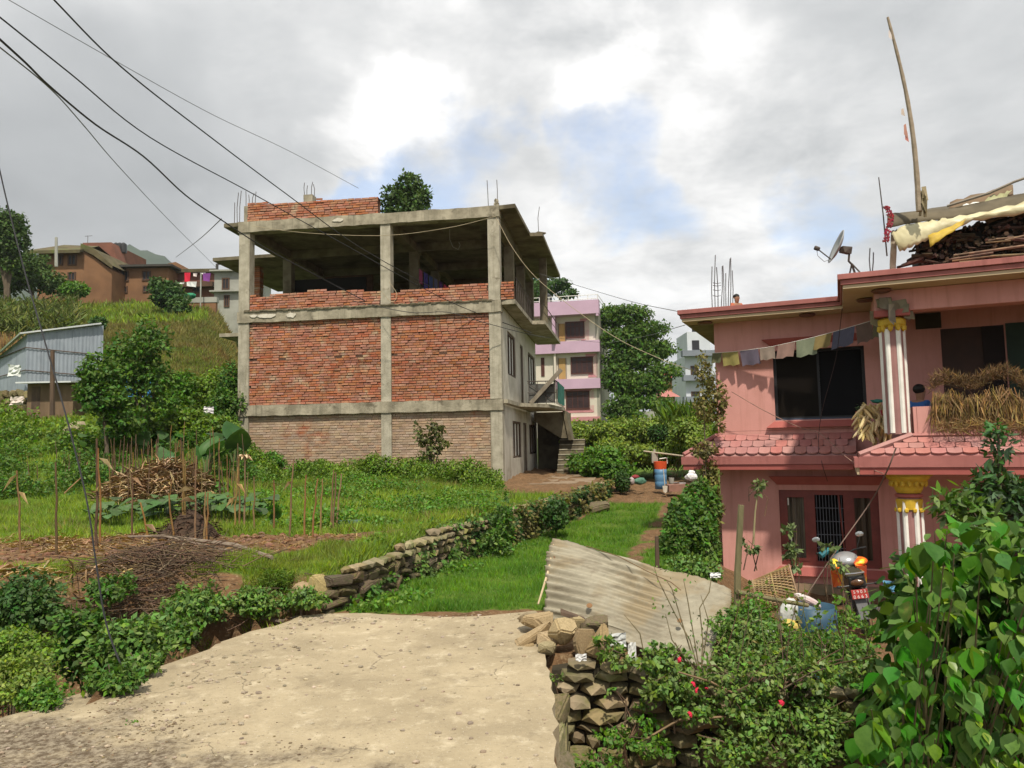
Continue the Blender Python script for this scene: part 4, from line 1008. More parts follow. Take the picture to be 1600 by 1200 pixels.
sheet('tarpaulin', [W_(1392, 366, ly0-.1), W_(1412, 352, ly0-.1), W_(1440, 347, ly0-.1), W_(1480, 341, ly0-.1), W_(1530, 333, ly0-.1), W_(1600, 316, ly0-.1), W_(1660, 306, ly0-.1)],
      [W_(1406, 394, ly0-.16), W_(1425, 386, ly0-.18), W_(1445, 377, ly0-.18), W_(1480, 362, ly0-.16), W_(1520, 346, ly0-.14), W_(1600, 335, ly0-.12), W_(1660, 330, ly0-.1)], tarp_w, 30, 6, .028, 'pale cream tarpaulin wrapped along the front top of the firewood', 'tarpaulin', .05)
sheet('plastic_sheet', [W_(1450, 368, ly0-.3), W_(1480, 356, ly0-.3), W_(1510, 342, ly0-.3)], [W_(1453, 386, ly0-.34), W_(1470, 374, ly0-.34), W_(1505, 351, ly0-.32)], mat('yellow_plastic', (.60, .42, .06), (.42, .28, .05), 5, .4, .2), 8, 3, .015, 'crumpled yellow plastic caught under the cream tarpaulin', 'plastic sheet')
sheet('tin_cover', [W_(1386, 334, ly0+.1), W_(1440, 330, ly0+.1), W_(1500, 324, ly0+.1), W_(1560, 310, ly0+.1), W_(1660, 290, ly0+.1)],
      [W_(1386, 356, ly0-.12), W_(1440, 346, ly0-.12), W_(1500, 340, ly0-.12), W_(1560, 332, ly0-.12), W_(1660, 318, ly0-.12)], mat('rusty_dark_tin', (.14, .115, .075), (.085, .07, .045), 3, .8, .2), 16, 3, .012, 'dark rusty tin sheet laid over the firewood and tarpaulin', 'tin sheet', .03)
sheet('tin_sheet', [W_(1384, 336, ly0+1.4), W_(1480, 322, ly0+1.4), W_(1660, 292, ly0+1.4)], [W_(1386, 335, ly0+.1), W_(1480, 327, ly0+.1), W_(1660, 291, ly0+.1)], MATS['rusty_dark_tin'], 8, 3, .01, 'flat rusty tin roof sheet covering the back of the firewood', 'tin sheet')
sheet('brown_canvas', [W_(1484, 316, ly0+.5), W_(1520, 305, ly0+.5), W_(1560, 296, ly0+.5), W_(1582, 288, ly0+.5)], [W_(1482, 328, ly0+.3), W_(1520, 327, ly0+.3), W_(1560, 318, ly0+.3), W_(1584, 312, ly0+.3)], mat('brown_canvas', (.20, .135, .085), (.15, .11, .07), 4, .9, .2), 10, 3, .025, 'folded brown canvas heaped on top of the tin cover', 'canvas')
sheet('torn_plastic', [W_(1548, 306, ly0+.3), W_(1566, 303, ly0+.3), W_(1580, 297, ly0+.3)], [W_(1536, 319, ly0+.2), W_(1558, 322, ly0+.2), W_(1572, 309, ly0+.2)], mat('pale_torn_plastic', (.44, .42, .24), (.3, .3, .16), 5, .5), 8, 3, .03, 'torn pale plastic scrap on the tin cover beside the brown canvas', 'plastic sheet')
sheet('white_plastic', [W_(1505, 320, ly0+.2), W_(1530, 315, ly0+.2)], [W_(1502, 327, ly0+.15), W_(1534, 323, ly0+.15)], mat('white_plastic', (.75, .75, .7), None, 5, .5), 5, 2, .02, 'small white plastic piece tucked below the brown canvas', 'plastic sheet')
o = MB().tube([W_(1480, 322, ly0+.25), W_(1545, 302, ly0+.25), W_(1585, 284, ly0+.25), W_(1660, 258, ly0+.3)], [.02, .022, .02, .02], 6).build('thin_pole', mat('grey_pole', (.25, .22, .18), None, 5)); o.matrix_world = MWm
tag(o, 'thin grey pole lying slanted over the canvas on the firewood', 'pole')
sheet('feed_sack', [W_(1392, 362, ly0), W_(1402, 358, ly0)], [W_(1390, 424, ly0), W_(1400, 424, ly0)], mat('dirty_sack', (.48, .43, .33), (.34, .27, .19), 5, .9), 3, 8, .02, 'dirty off white sack hanging down the left end of the firewood', 'sack')
# bamboo prayer pole
bb = at(1436, 330, 10.9); tp = at(1387, 27, 10.9)
bp = thing('bamboo_pole', 'tall leaning bamboo pole with cloth shreds rising from behind the firewood', 'bamboo pole', bb)
d = tp-bb; bam = mat('grey_old_bamboo', (.33, .27, .20), (.22, .175, .125), 8, .8, .3, 30)
pts = []; n = 16
for i in range(n+1):
    a = i/n; q = d*a + Vector((-.10*math.sin(PI*a)*-1, 0, 0)); pts.append(q)
MB().tube(pts, [.042-.024*i/n+(.003 if i % 2 else 0) for i in range(n+1)], 8).build('culm', bam, bp)
rg = MB()
for i in range(14):
    a = R.uniform(0, 6.28); h = R.uniform(0, .28); x = .03*math.cos(a)+.03; y = .05*math.sin(a)
    rg.box((x+.03, y, h), (R.uniform(.03, .06), .015, R.uniform(.12, .26)), Euler((R.uniform(-.3, .3), R.uniform(-.25, .25), a)).to_matrix(), jit=.008)
rg.build('split_base', mat('frayed_bamboo', (.38, .32, .20), (.22, .18, .11), 6, .9), bp)
for (a, l_, c) in ((.44, .22, (.42, .22, .17)), (.40, .16, (.45, .18, .15)), (.93, .16, (.55, .5, .48)), (.52, .12, (.5, .42, .36))):
    q = d*a; MB().add([q+Vector((-.02, 0, 0)), q+Vector((.015, 0, .02)), q+Vector((.02, -.02, -l_)), q+Vector((-.03, -.01, -l_*.7))], [(0,1,2,3)]).build('cloth_shred', mat('shred_%d' % int(a*100), c, None, 5, .9), bp)
rd = MB().tube([at(1386, 400, 11.3), at(1380, 335, 11.3), at(1373, 277, 11.3)], [.012, .010, .008], 5).build('thin_rod', steel); tag(rd, 'thin dark rod standing at the left end of the firewood', 'rod')
rc = MB()
for i in range(170):
    t_ = R.random(); p = at(np.interp(t_, [0, .3, 1], [1384, 1392, 1383])+R.uniform(-4, 5), np.interp(t_, [0, 1], [322, 378]), 11.2); rc.ico(p, (.013, .013, .018), 1, .3)
tag(rc.build('red_garland', mat('dusty_red_cloth', (.30, .04, .06), (.20, .03, .04), 9, .9, rnd=.3)), 'dusty red cloth garland hanging on the thin rod beside the firewood', 'garland')
# heaps of black sheeting on the roof
def heap(name, px, py, Y, sz, n, m, label, cat):
    c = at(px, py, Y); t_ = thing(name, label, cat, (c.x, c.y, ZRT))
    for i in range(n):
        s = (R.uniform(.10, .2), R.uniform(.08, .15), R.uniform(.04, .08)); MB().ico((R.uniform(-sz, sz), R.uniform(-.1, .1), R.uniform(.04, .13)), s, 1, .25).build('bundle', m[i % len(m)], t_)
blk = mat('black_polythene', (.03, .03, .032), (.02, .02, .02), 6, .4, .3, spec=.5); gry = mat('grey_sacking', (.22, .22, .21), (.14, .14, .13), 6, .8); brn = mat('brown_sacking', (.13, .08, .06), None, 6, .9)
heap('sheeting_heap', 1188, 482, 16.2, .35, 12, [blk, gry, brn], 'heap of dark bundled sacks and sheeting on the pink roof beside the child', 'sack heap')
heap('plastic_heap', 1284, 474, 15, .36, 9, [blk, gry], 'low heap of black plastic sheets on the pink roof near the satellite dish', 'plastic heap')
# rope and hose on the facade
def wire(name, pts, r, m, label, cat='wire', n=40, seg=5):
    P = [at(*p) for p in pts]; out = []
    # smooth Catmull-Rom through the surveyed points
    Q = [P[0]*2-P[1]]+P+[P[-1]*2-P[-2]]
    for i in range(1, len(Q)-2):
        for k in range(max(2, n//len(P))):
            t = k/max(2, n//len(P)); a, b, c, d = Q[i-1], Q[i], Q[i+1], Q[i+2]
            out.append(.5*((2*b)+(c-a)*t+(2*a-5*b+4*c-d)*t*t+(3*b-a-3*c+d)*t*t*t))
    out.append(P[-1]); o = MB().tube(out, r, seg).build(name, m); tag(o, label, cat); return o
wire('rope', [(1240, 962, 11), (1300, 870, 11.2), (1360, 785, 11.4), (1385, 738, 10.2), (1400, 700, 10.0)], .010, mat('brown_rope', (.16, .11, .09), None, 8), 'taut brown rope slanting from the yard up to the tiled porch eave', 'rope')
wire('loose_wire', [(1316, 482, 12.6), (1306, 560, 12.9), (1285, 640, 13.3), (1279, 690, 13.3), (1284, 722, 13.1), (1293, 752, 13.2)], .006, mat('dark_cord', (.05, .03, .03), None, 8), 'thin dark cord hanging down the pink wall past the upper window', 'cord')
wire('wall_pipe', [(1143, 612, 14.0), (1195, 642, 13.8), (1250, 668, 13.5), (1282, 678, 13.3), (1330, 720, 12.4), (1380, 740, 11.0)], .008, mat('pinkish_pipe', (.35, .2, .16), (.2, .12, .1), 8), 'thin pipe running slantwise over the pink wall below the upper window', 'pipe')
# maize cobs bunch
def cobs():
    b = Lh(*[lx_of(1364, 660, -1.15)[0], -1.15, lx_of(1364, 660, -1.15)[1]])
    c = at(1367, 655, 12.3); t_ = thing('maize_bunch', 'bunch of pale dried maize cobs hung beside the upper porch column', 'maize bunch', c)
    cm = mat('pale_maize_husk', (.72, .58, .30), (.56, .42, .20), 9, .7, rnd=.2)
    me = MB().tube([(0,0,0), (0,0,-.05), (0,0,-.17), (0,0,-.21)], [.012, .024, .020, .005], 6).mesh('cob', cm)
    for i in range(150):
        h = R.uniform(-.30, .24); a = R.uniform(-PI, PI); rr = .23*(1-.35*abs(h)/.3)
        o = bpy.data.objects.new('cob', me); COL.objects.link(o); o.parent = t_
        o.location = (rr*math.cos(a)*1.15, rr*math.sin(a)*.8, h+.05); o.rotation_euler = (R.uniform(-.4, .1)*1-.2*math.sin(a), -.35*math.cos(a)+R.uniform(.2, .6), R.uniform(0, 6)); o.scale = (1, 1, 1.15) 
    MB().ico((.06, 0, .30), (.13, .08, .045), 1, .25).build('green_cloth', mat('teal_cloth', (.03, .16, .13), (.05, .25, .2), 6, .9), t_)
    MB().box((.15, -.1, .10), (.17, .03, .09), .2, jit=.02).build('red_cloth', mat('red_cloth', (.5, .05, .06), None, 6, .9), t_)
cobs()
# clay flowerpot on the sill
c = at(1347, 650, 12.6); pt = thing('flowerpot', 'small red clay flowerpot with a sprouting plant beside the maize bunch', 'flowerpot', (c.x, c.y, c.z-.08))
MB().lathe([(.05, 0), (.085, .12), (.10, .12), (.10, .16), (.085, .16)], (0,0,0), 14).build('pot', mat('red_clay', (.42, .10, .06), None, 6, .8), pt)
gl = mat('pot_leaf', (.06, .12, .03), (.04, .09, .02), 5, .6, leaf=.2, rnd=.3)
foliage('leaves', [((0, 0, .22), (.08, .08, .08))], 60, .05, gl, pt)
# drying bundles on the parapet (beans / soya straw)
straw_m = mat('golden_dry_straw', (.30, .19, .07), (.13, .085, .035), 9, .9, rnd=.4); straw_d = mat('brown_dry_straw', (.19, .115, .05), (.12, .075, .035), 9, .95, rnd=.4)
def drying():
    x0_, _ = lx_of(1456, 640, -1.95); x1_ = LXE-.2; L0 = Lh(x0_, -1.9, 2.02)
    t_ = thing('drying_bundles', 'long heap of golden dried bean plants hung over the porch parapet', 'dried crop', L0, HA)
    n = 7000; X = NP.random(n)*(x1_-x0_); 
    top = .24+.14*np.sin(X*2.6+.5)+.16*np.exp(-((X-1.1)/.3)**2)+.08*np.sin(X*9)
    org = np.stack([X, -.06+.16*(NP.random(n)-.6), top*NP.random(n)**.5*.7-.30*NP.random(n)], 1)
    ax = np.stack([NP.normal(0, .3, n), -.12-.14*NP.random(n), -1+.2*NP.normal(0, 1, n)], 1)
    thin = (np.array([[-.014, 0, 0], [.014, 0, 0], [.05, .5, .03], [.01, 1, 0]]), np.array([[0, 1, 2, 3]]))
    scatter('stalks', thin, org, basis_from(ax, rand_dirs(n)), (.10+.24*NP.random(n)), straw_m, t_)
    n = 9000; X = NP.random(n)*(x1_-x0_); top = .36+.12*np.sin(X*2.6+.5)+.20*np.exp(-((X-1.1)/.25)**2)+.06*np.sin(X*9)
    org = np.stack([X, .02+.2*(NP.random(n)-.5), top-.20*NP.random(n)], 1); ax = rand_dirs(n)+np.array([0, 0, .8])
    scatter('dry_leaves', thin, org, basis_from(ax, rand_dirs(n)), .05+.1*NP.random(n), straw_d, t_)
    n = 3000; X = NP.random(n)*(x1_-x0_); org = np.stack([X, -.15-.25*NP.random(n), -.32-.25*NP.random(n)*.6+.08], 1); 
    scatter('fallen_straw', thin, org+np.array([0, 0, .0]), basis_from(rand_dirs(n)*np.array([1, 1, .8]), rand_dirs(n)), .05+.12*NP.random(n), straw_m, t_)
drying()
# people ----------------------------------------------------------------
skin = mat('brown_skin', (.34, .185, .12), (.30, .16, .10), 8, .6); hair_m = mat('black_hair', (.012, .010, .009), None, 9, .6)
def seated_person(name, loc, rz, label, top, trousers, s=1.0, lean=.12):
    t_ = thing(name, label, 'person', loc, rz); t_.scale = (s, s, s)
    J = {'pel': ((0, 0, .12), .13), 'waist': ((0, .0-lean*.3, .30), .125), 'chest': ((0, -lean*.6, .47), .14), 'neck': ((0, -lean*.9, .60), .055), 'head0': ((0, -lean-.01, .68), .085), 'head': ((0, -lean-.015, .78), .095), 'crown': ((0, -lean+.0, .84), .07),
         'shL': ((-.17, -lean*.7, .55), .06), 'elL': ((-.24, -lean-.06, .33), .042), 'waL': ((-.14, -lean-.26, .28), .032), 'haL': ((-.09, -lean-.33, .27), .03),
         'shR': ((.17, -lean*.7, .55), .06), 'elR': ((.24, -lean-.06, .33), .042), 'waR': ((.14, -lean-.26, .28), .032), 'haR': ((.09, -lean-.33, .27), .03),
         'hpL': ((-.10, -.05, .10), .09), 'knL': ((-.14, -.42, .26), .06), 'anL': ((-.13, -.42, .04), .042), 'toL': ((-.13, -.56, .02), .032),
         'hpR': ((.10, -.05, .10), .09), 'knR': ((.14, -.42, .26), .06), 'anR': ((.13, -.42, .04), .042), 'toR': ((.13, -.56, .02), .032)}
    E = [('pel', 'waist'), ('waist', 'chest'), ('chest', 'neck'), ('neck', 'head0'), ('head0', 'head'), ('head', 'crown'), ('chest', 'shL'), ('shL', 'elL'), ('elL', 'waL'), ('waL', 'haL'), ('chest', 'shR'), ('shR', 'elR'), ('elR', 'waR'), ('waR', 'haR'),
         ('pel', 'hpL'), ('hpL', 'knL'), ('knL', 'anL'), ('anL', 'toL'), ('pel', 'hpR'), ('hpR', 'knR'), ('knR', 'anR'), ('anR', 'toR')]
    ks = list(J)
    def skinned(nm, keys, grow, m):
        kk = [k for k in ks if k in keys]; me = bpy.data.meshes.new(nm); me.from_pydata([J[k][0] for k in kk], [(kk.index(a), kk.index(b)) for a, b in E if a in kk and b in kk], [])
        me.materials.append(m); o = obj(nm, me, None, t_); sk = o.modifiers.new('skin', 'SKIN'); 
        if not me.skin_vertices:
            pass
        dat = me.skin_vertices[0].data if me.skin_vertices else None
        if dat is None:
            return o
        for i, k in enumerate(kk): dat[i].radius = (J[k][1]+grow,)*2; dat[i].use_root = (i == 0)
        o.modifiers.new('sub', 'SUBSURF').levels = 1; o.modifiers['sub'].render_levels = 2; return o
    def build(nm, keys, grow, m):
        kk = [k for k in ks if k in keys]
        bm = bmesh.new(); lay = bm.verts.layers.skin.verify(); vs = []
        for i, k in enumerate(kk):
            v = bm.verts.new(J[k][0]); v[lay].radius = (J[k][1]+grow,)*2; v[lay].use_root = (i == 0); vs.append(v)
        for a, b in E:
            if a in kk and b in kk: bm.edges.new((vs[kk.index(a)], vs[kk.index(b)]))
        me = bpy.data.meshes.new(nm); bm.to_mesh(me); bm.free(); me.materials.append(m); o = obj(nm, me, None, t_)
        o.modifiers.new('skin', 'SKIN').use_smooth_shade = True; sb = o.modifiers.new('sub', 'SUBSURF'); sb.levels = 1; sb.render_levels = 2; return o
    build('body', ks, 0, skin)
    build('shirt', ['pel', 'waist', 'chest', 'shL', 'elL', 'shR', 'elR'], .014, top)
    build('trousers', ['pel', 'hpL', 'knL', 'anL', 'hpR', 'knR', 'anR'], .012, trousers)
    hd = Vector((0, -lean-.01, .79))
    h = MB(); h.ico(hd+Vector((0, .03, .035)), (.105, .108, .098), 3, .02); h.build('hair', hair_m, t_, smooth=True)
    for sx_ in (-1, 1):
        MB().ico(hd+Vector((sx_*.035, -.088, -.015)), (.014, .008, .009), 1, 0).build('eye', hair_m, t_); MB().ico(hd+Vector((sx_*.098, .0, -.02)), (.012, .02, .03), 1, 0).build('ear', skin, t_)
    MB().ico(hd+Vector((0, -.10, -.035)), (.014, .018, .02), 1, 0).build('nose', skin, t_); MB().ico(hd+Vector((0, -.09, -.07)), (.028, .01, .007), 1, 0).build('mouth', mat('lips', (.28, .10, .08)), t_)
    return t_
c = at(1149, 482, 15.6)
seated_person('person', (c.x, c.y, ZRT-.0), .2, 'child in an orange red shirt sitting on the pink roof, head showing over the edge', mat('orange_shirt', (.48, .14, .08), None, 6, .9), mat('blue_trousers', (.05, .07, .15), None, 6, .9), s=.62)
xx, zz = lx_of(1432, 640, -1.3)
seated_person('person', tuple(Lh(xx, -1.3, 1.62)), HA+2.4, 'dark haired person in a blue top sitting behind the porch parapet beside the column', mat('bright_blue_top', (.04, .14, .42), None, 6, .9), mat('dark_trousers', (.06, .05, .05), None, 6, .9), s=.86)
# ================================================================== far buildings
mud = mat('mud_wall', (0.235, 0.125, 0.065), (0.17, 0.090, 0.048), .5, .95, .3, 4, c3=(.24, .12, .06), s3=.25, a3=(.55, .75))
mud_b = mat('old_red_brick_wall', (0.20, 0.085, 0.058), (0.15, 0.065, 0.045), 1.2, .95, .3, 6)
thatch = mat('mossy_old_roof', (0.13, 0.105, 0.055), (0.075, 0.065, 0.035), 1.2, .95, .4, 6, c3=(.10, .12, .03), s3=.5)
tinr = mat('dark_tin_roof', (0.06, 0.055, 0.05), None, 1)
greyp = mat('grey_plaster_far', (0.36, 0.36, 0.32), (0.28, 0.28, 0.25), .6, .9, c3=(.2, .2, .17), s3=.4)
far_dark = mat('far_window_dark', (0.03, 0.03, 0.035), None, 1, .4)
far_frame = mat('far_window_frame', (0.10, 0.055, 0.035), None, 1, .8)
def pxm(d, Y): return d/F_PX*Y
def far_house(name, label, x0, x1, ytop, ybot, Y, depth, wall, wins, roof=None, cat='house', rz=0.0):
    """house given by its outline in the survey at distance Y; wins = [(x0,x1,y0,y1)]"""
    a = at(x0, ybot, Y); b = at(x1, ybot, Y); top = at((x0+x1)/2, ytop, Y).z; bot = at((x0+x1)/2, ybot, Y).z
    t_ = thing(name, label, cat, (a.x, Y, bot), rz); w = b.x-a.x; h = top-bot
    MB().bx(0, w, 0, depth, -1.5, h).build('wall', wall, t_)
    for (p, q, r_, s) in wins:
        c0, c1 = at(p, s, Y), at(q, r_, Y); u0, u1, v0, v1 = c0.x-a.x, c1.x-a.x, c0.z-bot, c1.z-bot
        f = MB(); e = .12
        for (i, j, k, l) in ((u0-e, u0, v0-e, v1+e), (u1, u1+e, v0-e, v1+e), (u0, u1, v1, v1+e), (u0, u1, v0-e, v0), ((u0+u1)/2-.04, (u0+u1)/2+.04, v0, v1)): f.bx(i, j, -.10, .02, k, l)
        fo = f.build('window', far_frame, t_); MB().bx(u0, u1, -.03, -.01, v0, v1).build('pane', far_dark, fo)
    return t_, w, h
t_, w, h = far_house('mud_house', 'ochre mud walled house with small windows and a mossy sagging roof on the hillside', 58, 128, 393, 470, 70, 7, mud, [(90, 97, 400, 413), (108, 118, 400, 413), (108, 117, 427, 437)])
MB().add([(-.8, -.9, h-.1), (w+.2, -.9, h-.1), (w-.2, 3.0, h+1.3), (.6, 3.0, h+1.5), (-.8, 7.2, h+.1), (w+.2, 7.2, h+.1), (-.8, -.9, h-.4), (w+.2, -.9, h-.4)], [(0,1,2,3), (3,2,5,4), (6,7,1,0), (1,7,2), (0,3,6)]).build('roof', thatch, t_)
# gable side of the same house
a = at(128, 470, 70.01); p = a - Vector((at(58, 470, 70).x, 70, at(93, 470, 70).z)); gw = pxm(33, 70)
MB().add([(w, 0, -1.5), (w+gw, 1.5, -1.5), (w+gw, 1.5, h-1.6), (w+gw*.4, .6, h-.5), (w, 0, h+.1), (w, 7, -1.5), (w+gw, 8, -1.5), (w+gw, 8, h-1.6), (w, 7, h)], [(0,1,2,3,4), (1,6,7,2), (4,3,2,7,8)]).build('gable_wall', mud, t_)
MB().add([(w-.1, -.3, h+.15), (w+gw*.4, .3, h-.35), (w+gw+.2, 1.2, h-1.5), (w+gw+.2, 1.2, h-1.2), (w+gw*.4, .3, h+.35), (w-.1, -.3, h+.7), (w-.1, 7, h+.7), (w+gw+.2, 8, h-1.2), (w+gw*.4, 7.5, h+.35)], [(0,1,4,5), (1,2,3,4), (5,4,8,6), (4,3,7,8)]).build('gable_roof', thatch, t_)
t_, w, h = far_house('brick_house', 'taller dull red brick house behind the mud house with black tanks on its roof', 127, 172, 379, 455, 82, 8, mud_b, [(136, 141, 390, 396)])
MB().add([(w, 0, -1), (w+1.3, 0, -1), (w+1.1, 0, h-3.2), (w+.4, 0, h-1.0), (w, 0, h), (w, 2, -1), (w+1.3, 2, -1), (w+1.1, 2, h-3.2), (w+.4, 2, h-1.0), (w, 2, h)], [(0,1,2,3,4), (1,6,7,2), (2,7,8,3), (3,8,9,4)]).build('broken_wall', mud_b, t_)
for (x, l) in ((151, 'left'), (157, 'middle'), (163, 'right')):
    c = at(x, 380, 80); o = MB().lathe([(.36, 0), (.38, .3), (.36, 1.0), (.2, 1.15), (.12, 1.2)], (0, 0, 0), 12).build('water_tank', blk); o.location = (c.x, c.y+4, c.z-.05)
    tag(o, l+' of three black water tanks on the far brick house roof', 'water tank', 'black water tanks on the far roof')
c = at(133, 380, 82); o = MB().tube([(0, 0, 0), (0, 0, 1.0)], .03, 4).tube([(-.35, 0, .95), (.5, 0, 1.0)], .025, 4).build('antenna', steel); o.location = (c.x, c.y+.5, c.z); tag(o, 'small television antenna on the far brick house roof', 'antenna')
t_, w, h = far_house('long_mud_house', 'long low orange mud house with a flat dark roof edge beside the washing', 172, 263, 419, 466, 74, 6, mud, [(191, 200, 425, 438), (224, 234, 425, 437), (190, 198, 449, 456), (225, 232, 448, 455)])
MB().bx(-1, w+.6, -.7, 6.3, h+.01, h+.22).build('roof', tinr, t_)
MB().add([(-1.0, -.7, h+.23), (w*.5, -.7, h+.23), (w*.5, 4, h+.8), (-1, 4, h+1)], [(0,1,2,3)]).build('roof_slope', thatch, t_)
t_, w, h = far_house('old_brown_house', 'dark brown old house with a low gable and a wooden balcony behind the washing', 263, 337, 427, 470, 76, 6, mud_b, [(303, 312, 444, 456)])
MB().add([(-.5, 0, h), (1.6, 0, h), (1.3, 0, h+.9), (.7, 0, h+1.25), (-.1, 0, h+1.1), (-.5, 5, h), (1.6, 5, h), (1.3, 5, h+.9), (.7, 5, h+1.25), (-.1, 5, h+1.1)], [(0,1,2,3,4), (1,6,7,2), (2,7,8,3), (3,8,9,4)]).build('gable', mud, t_)
MB().bx(-.6, w+.1, -.5, 6, h+.01, h+.35).build('roof', thatch, t_)
MB().bx(0, w, -.9, -.01, h-1.6, h-1.1).build('balcony', far_frame, t_)
t_, w, h = far_house('grey_house', 'small grey plastered two storey house glimpsed between hillside and unfinished building', 334, 392, 425, 505, 72, 6, greyp, [(349, 357, 436, 451), (352, 357, 463, 478), (376, 381, 437, 451)])
for zz in (h*.60, h): MB().bx(-.3, w+.3, -.5, 6.2, zz+.01, zz+.16).build('ledge', greyp, t_)
MB().bx(.1, .3, .05, .25, h+.17, h+.8).bx(.1, w, .05, .2, h+.8, h+.9).build('roof_rail', tinr, t_)
t_, w, h = far_house('hillside_brick_wall', 'rough orange brick retaining wall below the washing line', 288, 337, 473, 500, 66, .4, mud, [], cat='wall')
MB().bx(-.1, w+.1, -.05, .45, h+.01, h+.5).build('coping', greyp, t_)
# line of washing on the hill
c = at(313, 490, 65); tp = at(314, 426, 65); cl = thing('washing_line', 'line of red, white and purple washing on a pole by the far brown house', 'clothes line', c)
MB().tube([(0, 0, -1), tp-c], .06, 6).build('pole', greyp, cl)
MB().tube([at(280, 425, 67)-c, tp-c, at(335, 425, 67)-c], .02, 4).build('line', steel, cl)
for (x, y, w_, h_, col, nm) in ((293, 426, .55, .9, (.6, .02, .05), 'red'), (305, 427, .35, .3, (.7, .6, .58), 'white'), (318, 426, .4, .15, (.75, .72, .7), 'white'), (323, 427, .7, .75, (.22, .06, .28), 'purple'), (296, 440, .5, .45, (.68, .7, .68), 'white'), (303, 440, .5, .5, (.68, .7, .68), 'white'), (284, 441, .5, .15, (.7, .7, .68), 'white')):
    q = at(x, y, 65.5)-c; MB().add([q+Vector((-w_/2, 0, 0)), q+Vector((w_/2, 0, 0)), q+Vector((w_*.35, .05, -h_)), q+Vector((-w_*.42, -.05, -h_*.9))], [(0,1,2,3)]).build('garment', mat('washing_%s_%d' % (nm, x), col, None, 1, .9), cl)
c = at(296, 466, 64); o = MB().ico((0, 0, .2), (.6, .4, .3), 2, .12).build('green_tarp', mat('bright_green_tarp', (.02, .25, .12), (.01, .16, .08), 2, .6)); o.location = c; tag(o, 'bright green tarpaulin bundle on the wall below the washing', 'tarpaulin')
# lilac trimmed building -------------------------------------------------
lil = mat('lilac_band_paint', (0.50, 0.345, 0.46), (0.45, 0.31, 0.415), .8, .8)
crm = mat('cream_white_wall', (0.62, 0.56, 0.48), (0.55, 0.50, 0.43), .5, .85, c3=(.58, .52, .45), s3=.5)
stripe = mat('pink_stripe_paint', (0.55, 0.25, 0.27), None, 1, .8)
sidec = mat('bare_grey_side', (0.36, 0.34, 0.29), (0.28, 0.265, 0.22), .5, .95, streak=(.2, .19, .16))
YL = 57.0; c = at(939, 662, YL); L0 = Vector((c.x, YL, 0)); LR = RD(-12)
lb_ = thing('lilac_building', 'cream four storey block with lilac bands and pink striped window borders beyond the bushes', 'building', L0, LR)
ML = Matrix.Translation(L0) @ Matrix.Rotation(LR, 4, 'Z')
def lq(px, py, ly=0.0):
    d = ray(px, py); inv = ML.inverted(); o = inv @ CAMLOC; dd = inv.to_3x3() @ d; t = (ly-o.y)/dd.y; q = o+dd*t; return q.x, q.z
def lbx(m, nm, x0, x1, y0, y1, py0, py1, par=None):
    a, z1_ = lq(x0, py0, y0); b, z0_ = lq(x1, py1, y0); return MB().bx(a, b, y0, y1, z0_, z1_).build(nm, m, par or lb_)
ztop_ = lq(938, 475)[1]
MB().bx(-7.5, -.25, 0, 9, -.5, ztop_-.1).build('wall', crm, lb_)
MB().bx(-.248, 0, .0, 9, -.5, ztop_+.02).build('side_wall', sidec, lb_)
for (a, b, p, q, yy) in ((825, 935.5, 474, 489, -1.0), (826, 937, 536, 549, -.55), (868, 938, 593, 606, -.45)):
    lbx(lil, 'band', a, b, yy, -.005, p, q)
lbx(lil, 'pier', 862, 867.5, -.9, -.01, 489, 536); lbx(lil, 'pier', 931, 935, -.98, -.5, 489, 493); lbx(crm, 'pier', 865, 869, -.4, -.01, 549, 593)
lbx(stripe, 'band', 880, 938, -.3, -.005, 652, 657)
def lwin(x0, x1, y0, y1, door=None):
    a, z1_ = lq(x0, y0); b, z0_ = lq(x1, y1); e = .09; f = MB()
    n = 4; f.bx(a, b, -.10, -.004, z0_-e, z0_); f.bx(a, b, -.10, -.004, z1_, z1_+e); f.bx(a-e, a, -.10, -.004, z0_-e, z1_+e); f.bx(b, b+e, -.10, -.004, z0_-e, z1_+e)
    for i in range(1, n): u = a+(b-a)*i/n; f.bx(u-.03, u+.03, -.08, -.004, z0_, z1_)
    f.bx(a, b, -.081, -.07, z0_+(z1_-z0_)*.72, z0_+(z1_-z0_)*.72+.05)
    o = f.build('window', mat('dark_brown_far_frame', (.09, .035, .03), None, 1), lb_); MB().bx(a, b, -.05, -.02, z0_, z1_).build('pane', mat('maroon_far_glass', (.05, .028, .03), (.03, .018, .02), .8, .35), o)
lwin(885, 912, 505, 526); lwin(893.5, 925.5, 560, 582); lwin(886, 920, 613, 637)
for (x0, x1, y0, y1) in ((873, 883, 506, 535), (873, 884, 560, 592)):
    lbx(mat('ochre_wood_door', (.42, .27, .11), (.34, .21, .08), 1), 'door', x0, x1, -.05, -.004, y0, y1); lbx(MATS['dark_brown_far_frame'], 'door_frame', x0-1.2, x0, -.08, -.004, y0-1, y1); lbx(MATS['dark_brown_far_frame'], 'door_frame', x1, x1+1.2, -.08, -.004, y0-1, y1)
lbx(MATS['dark_brown_far_frame'], 'shutter', 845, 851, -.05, -.004, 559, 588)
s = .32
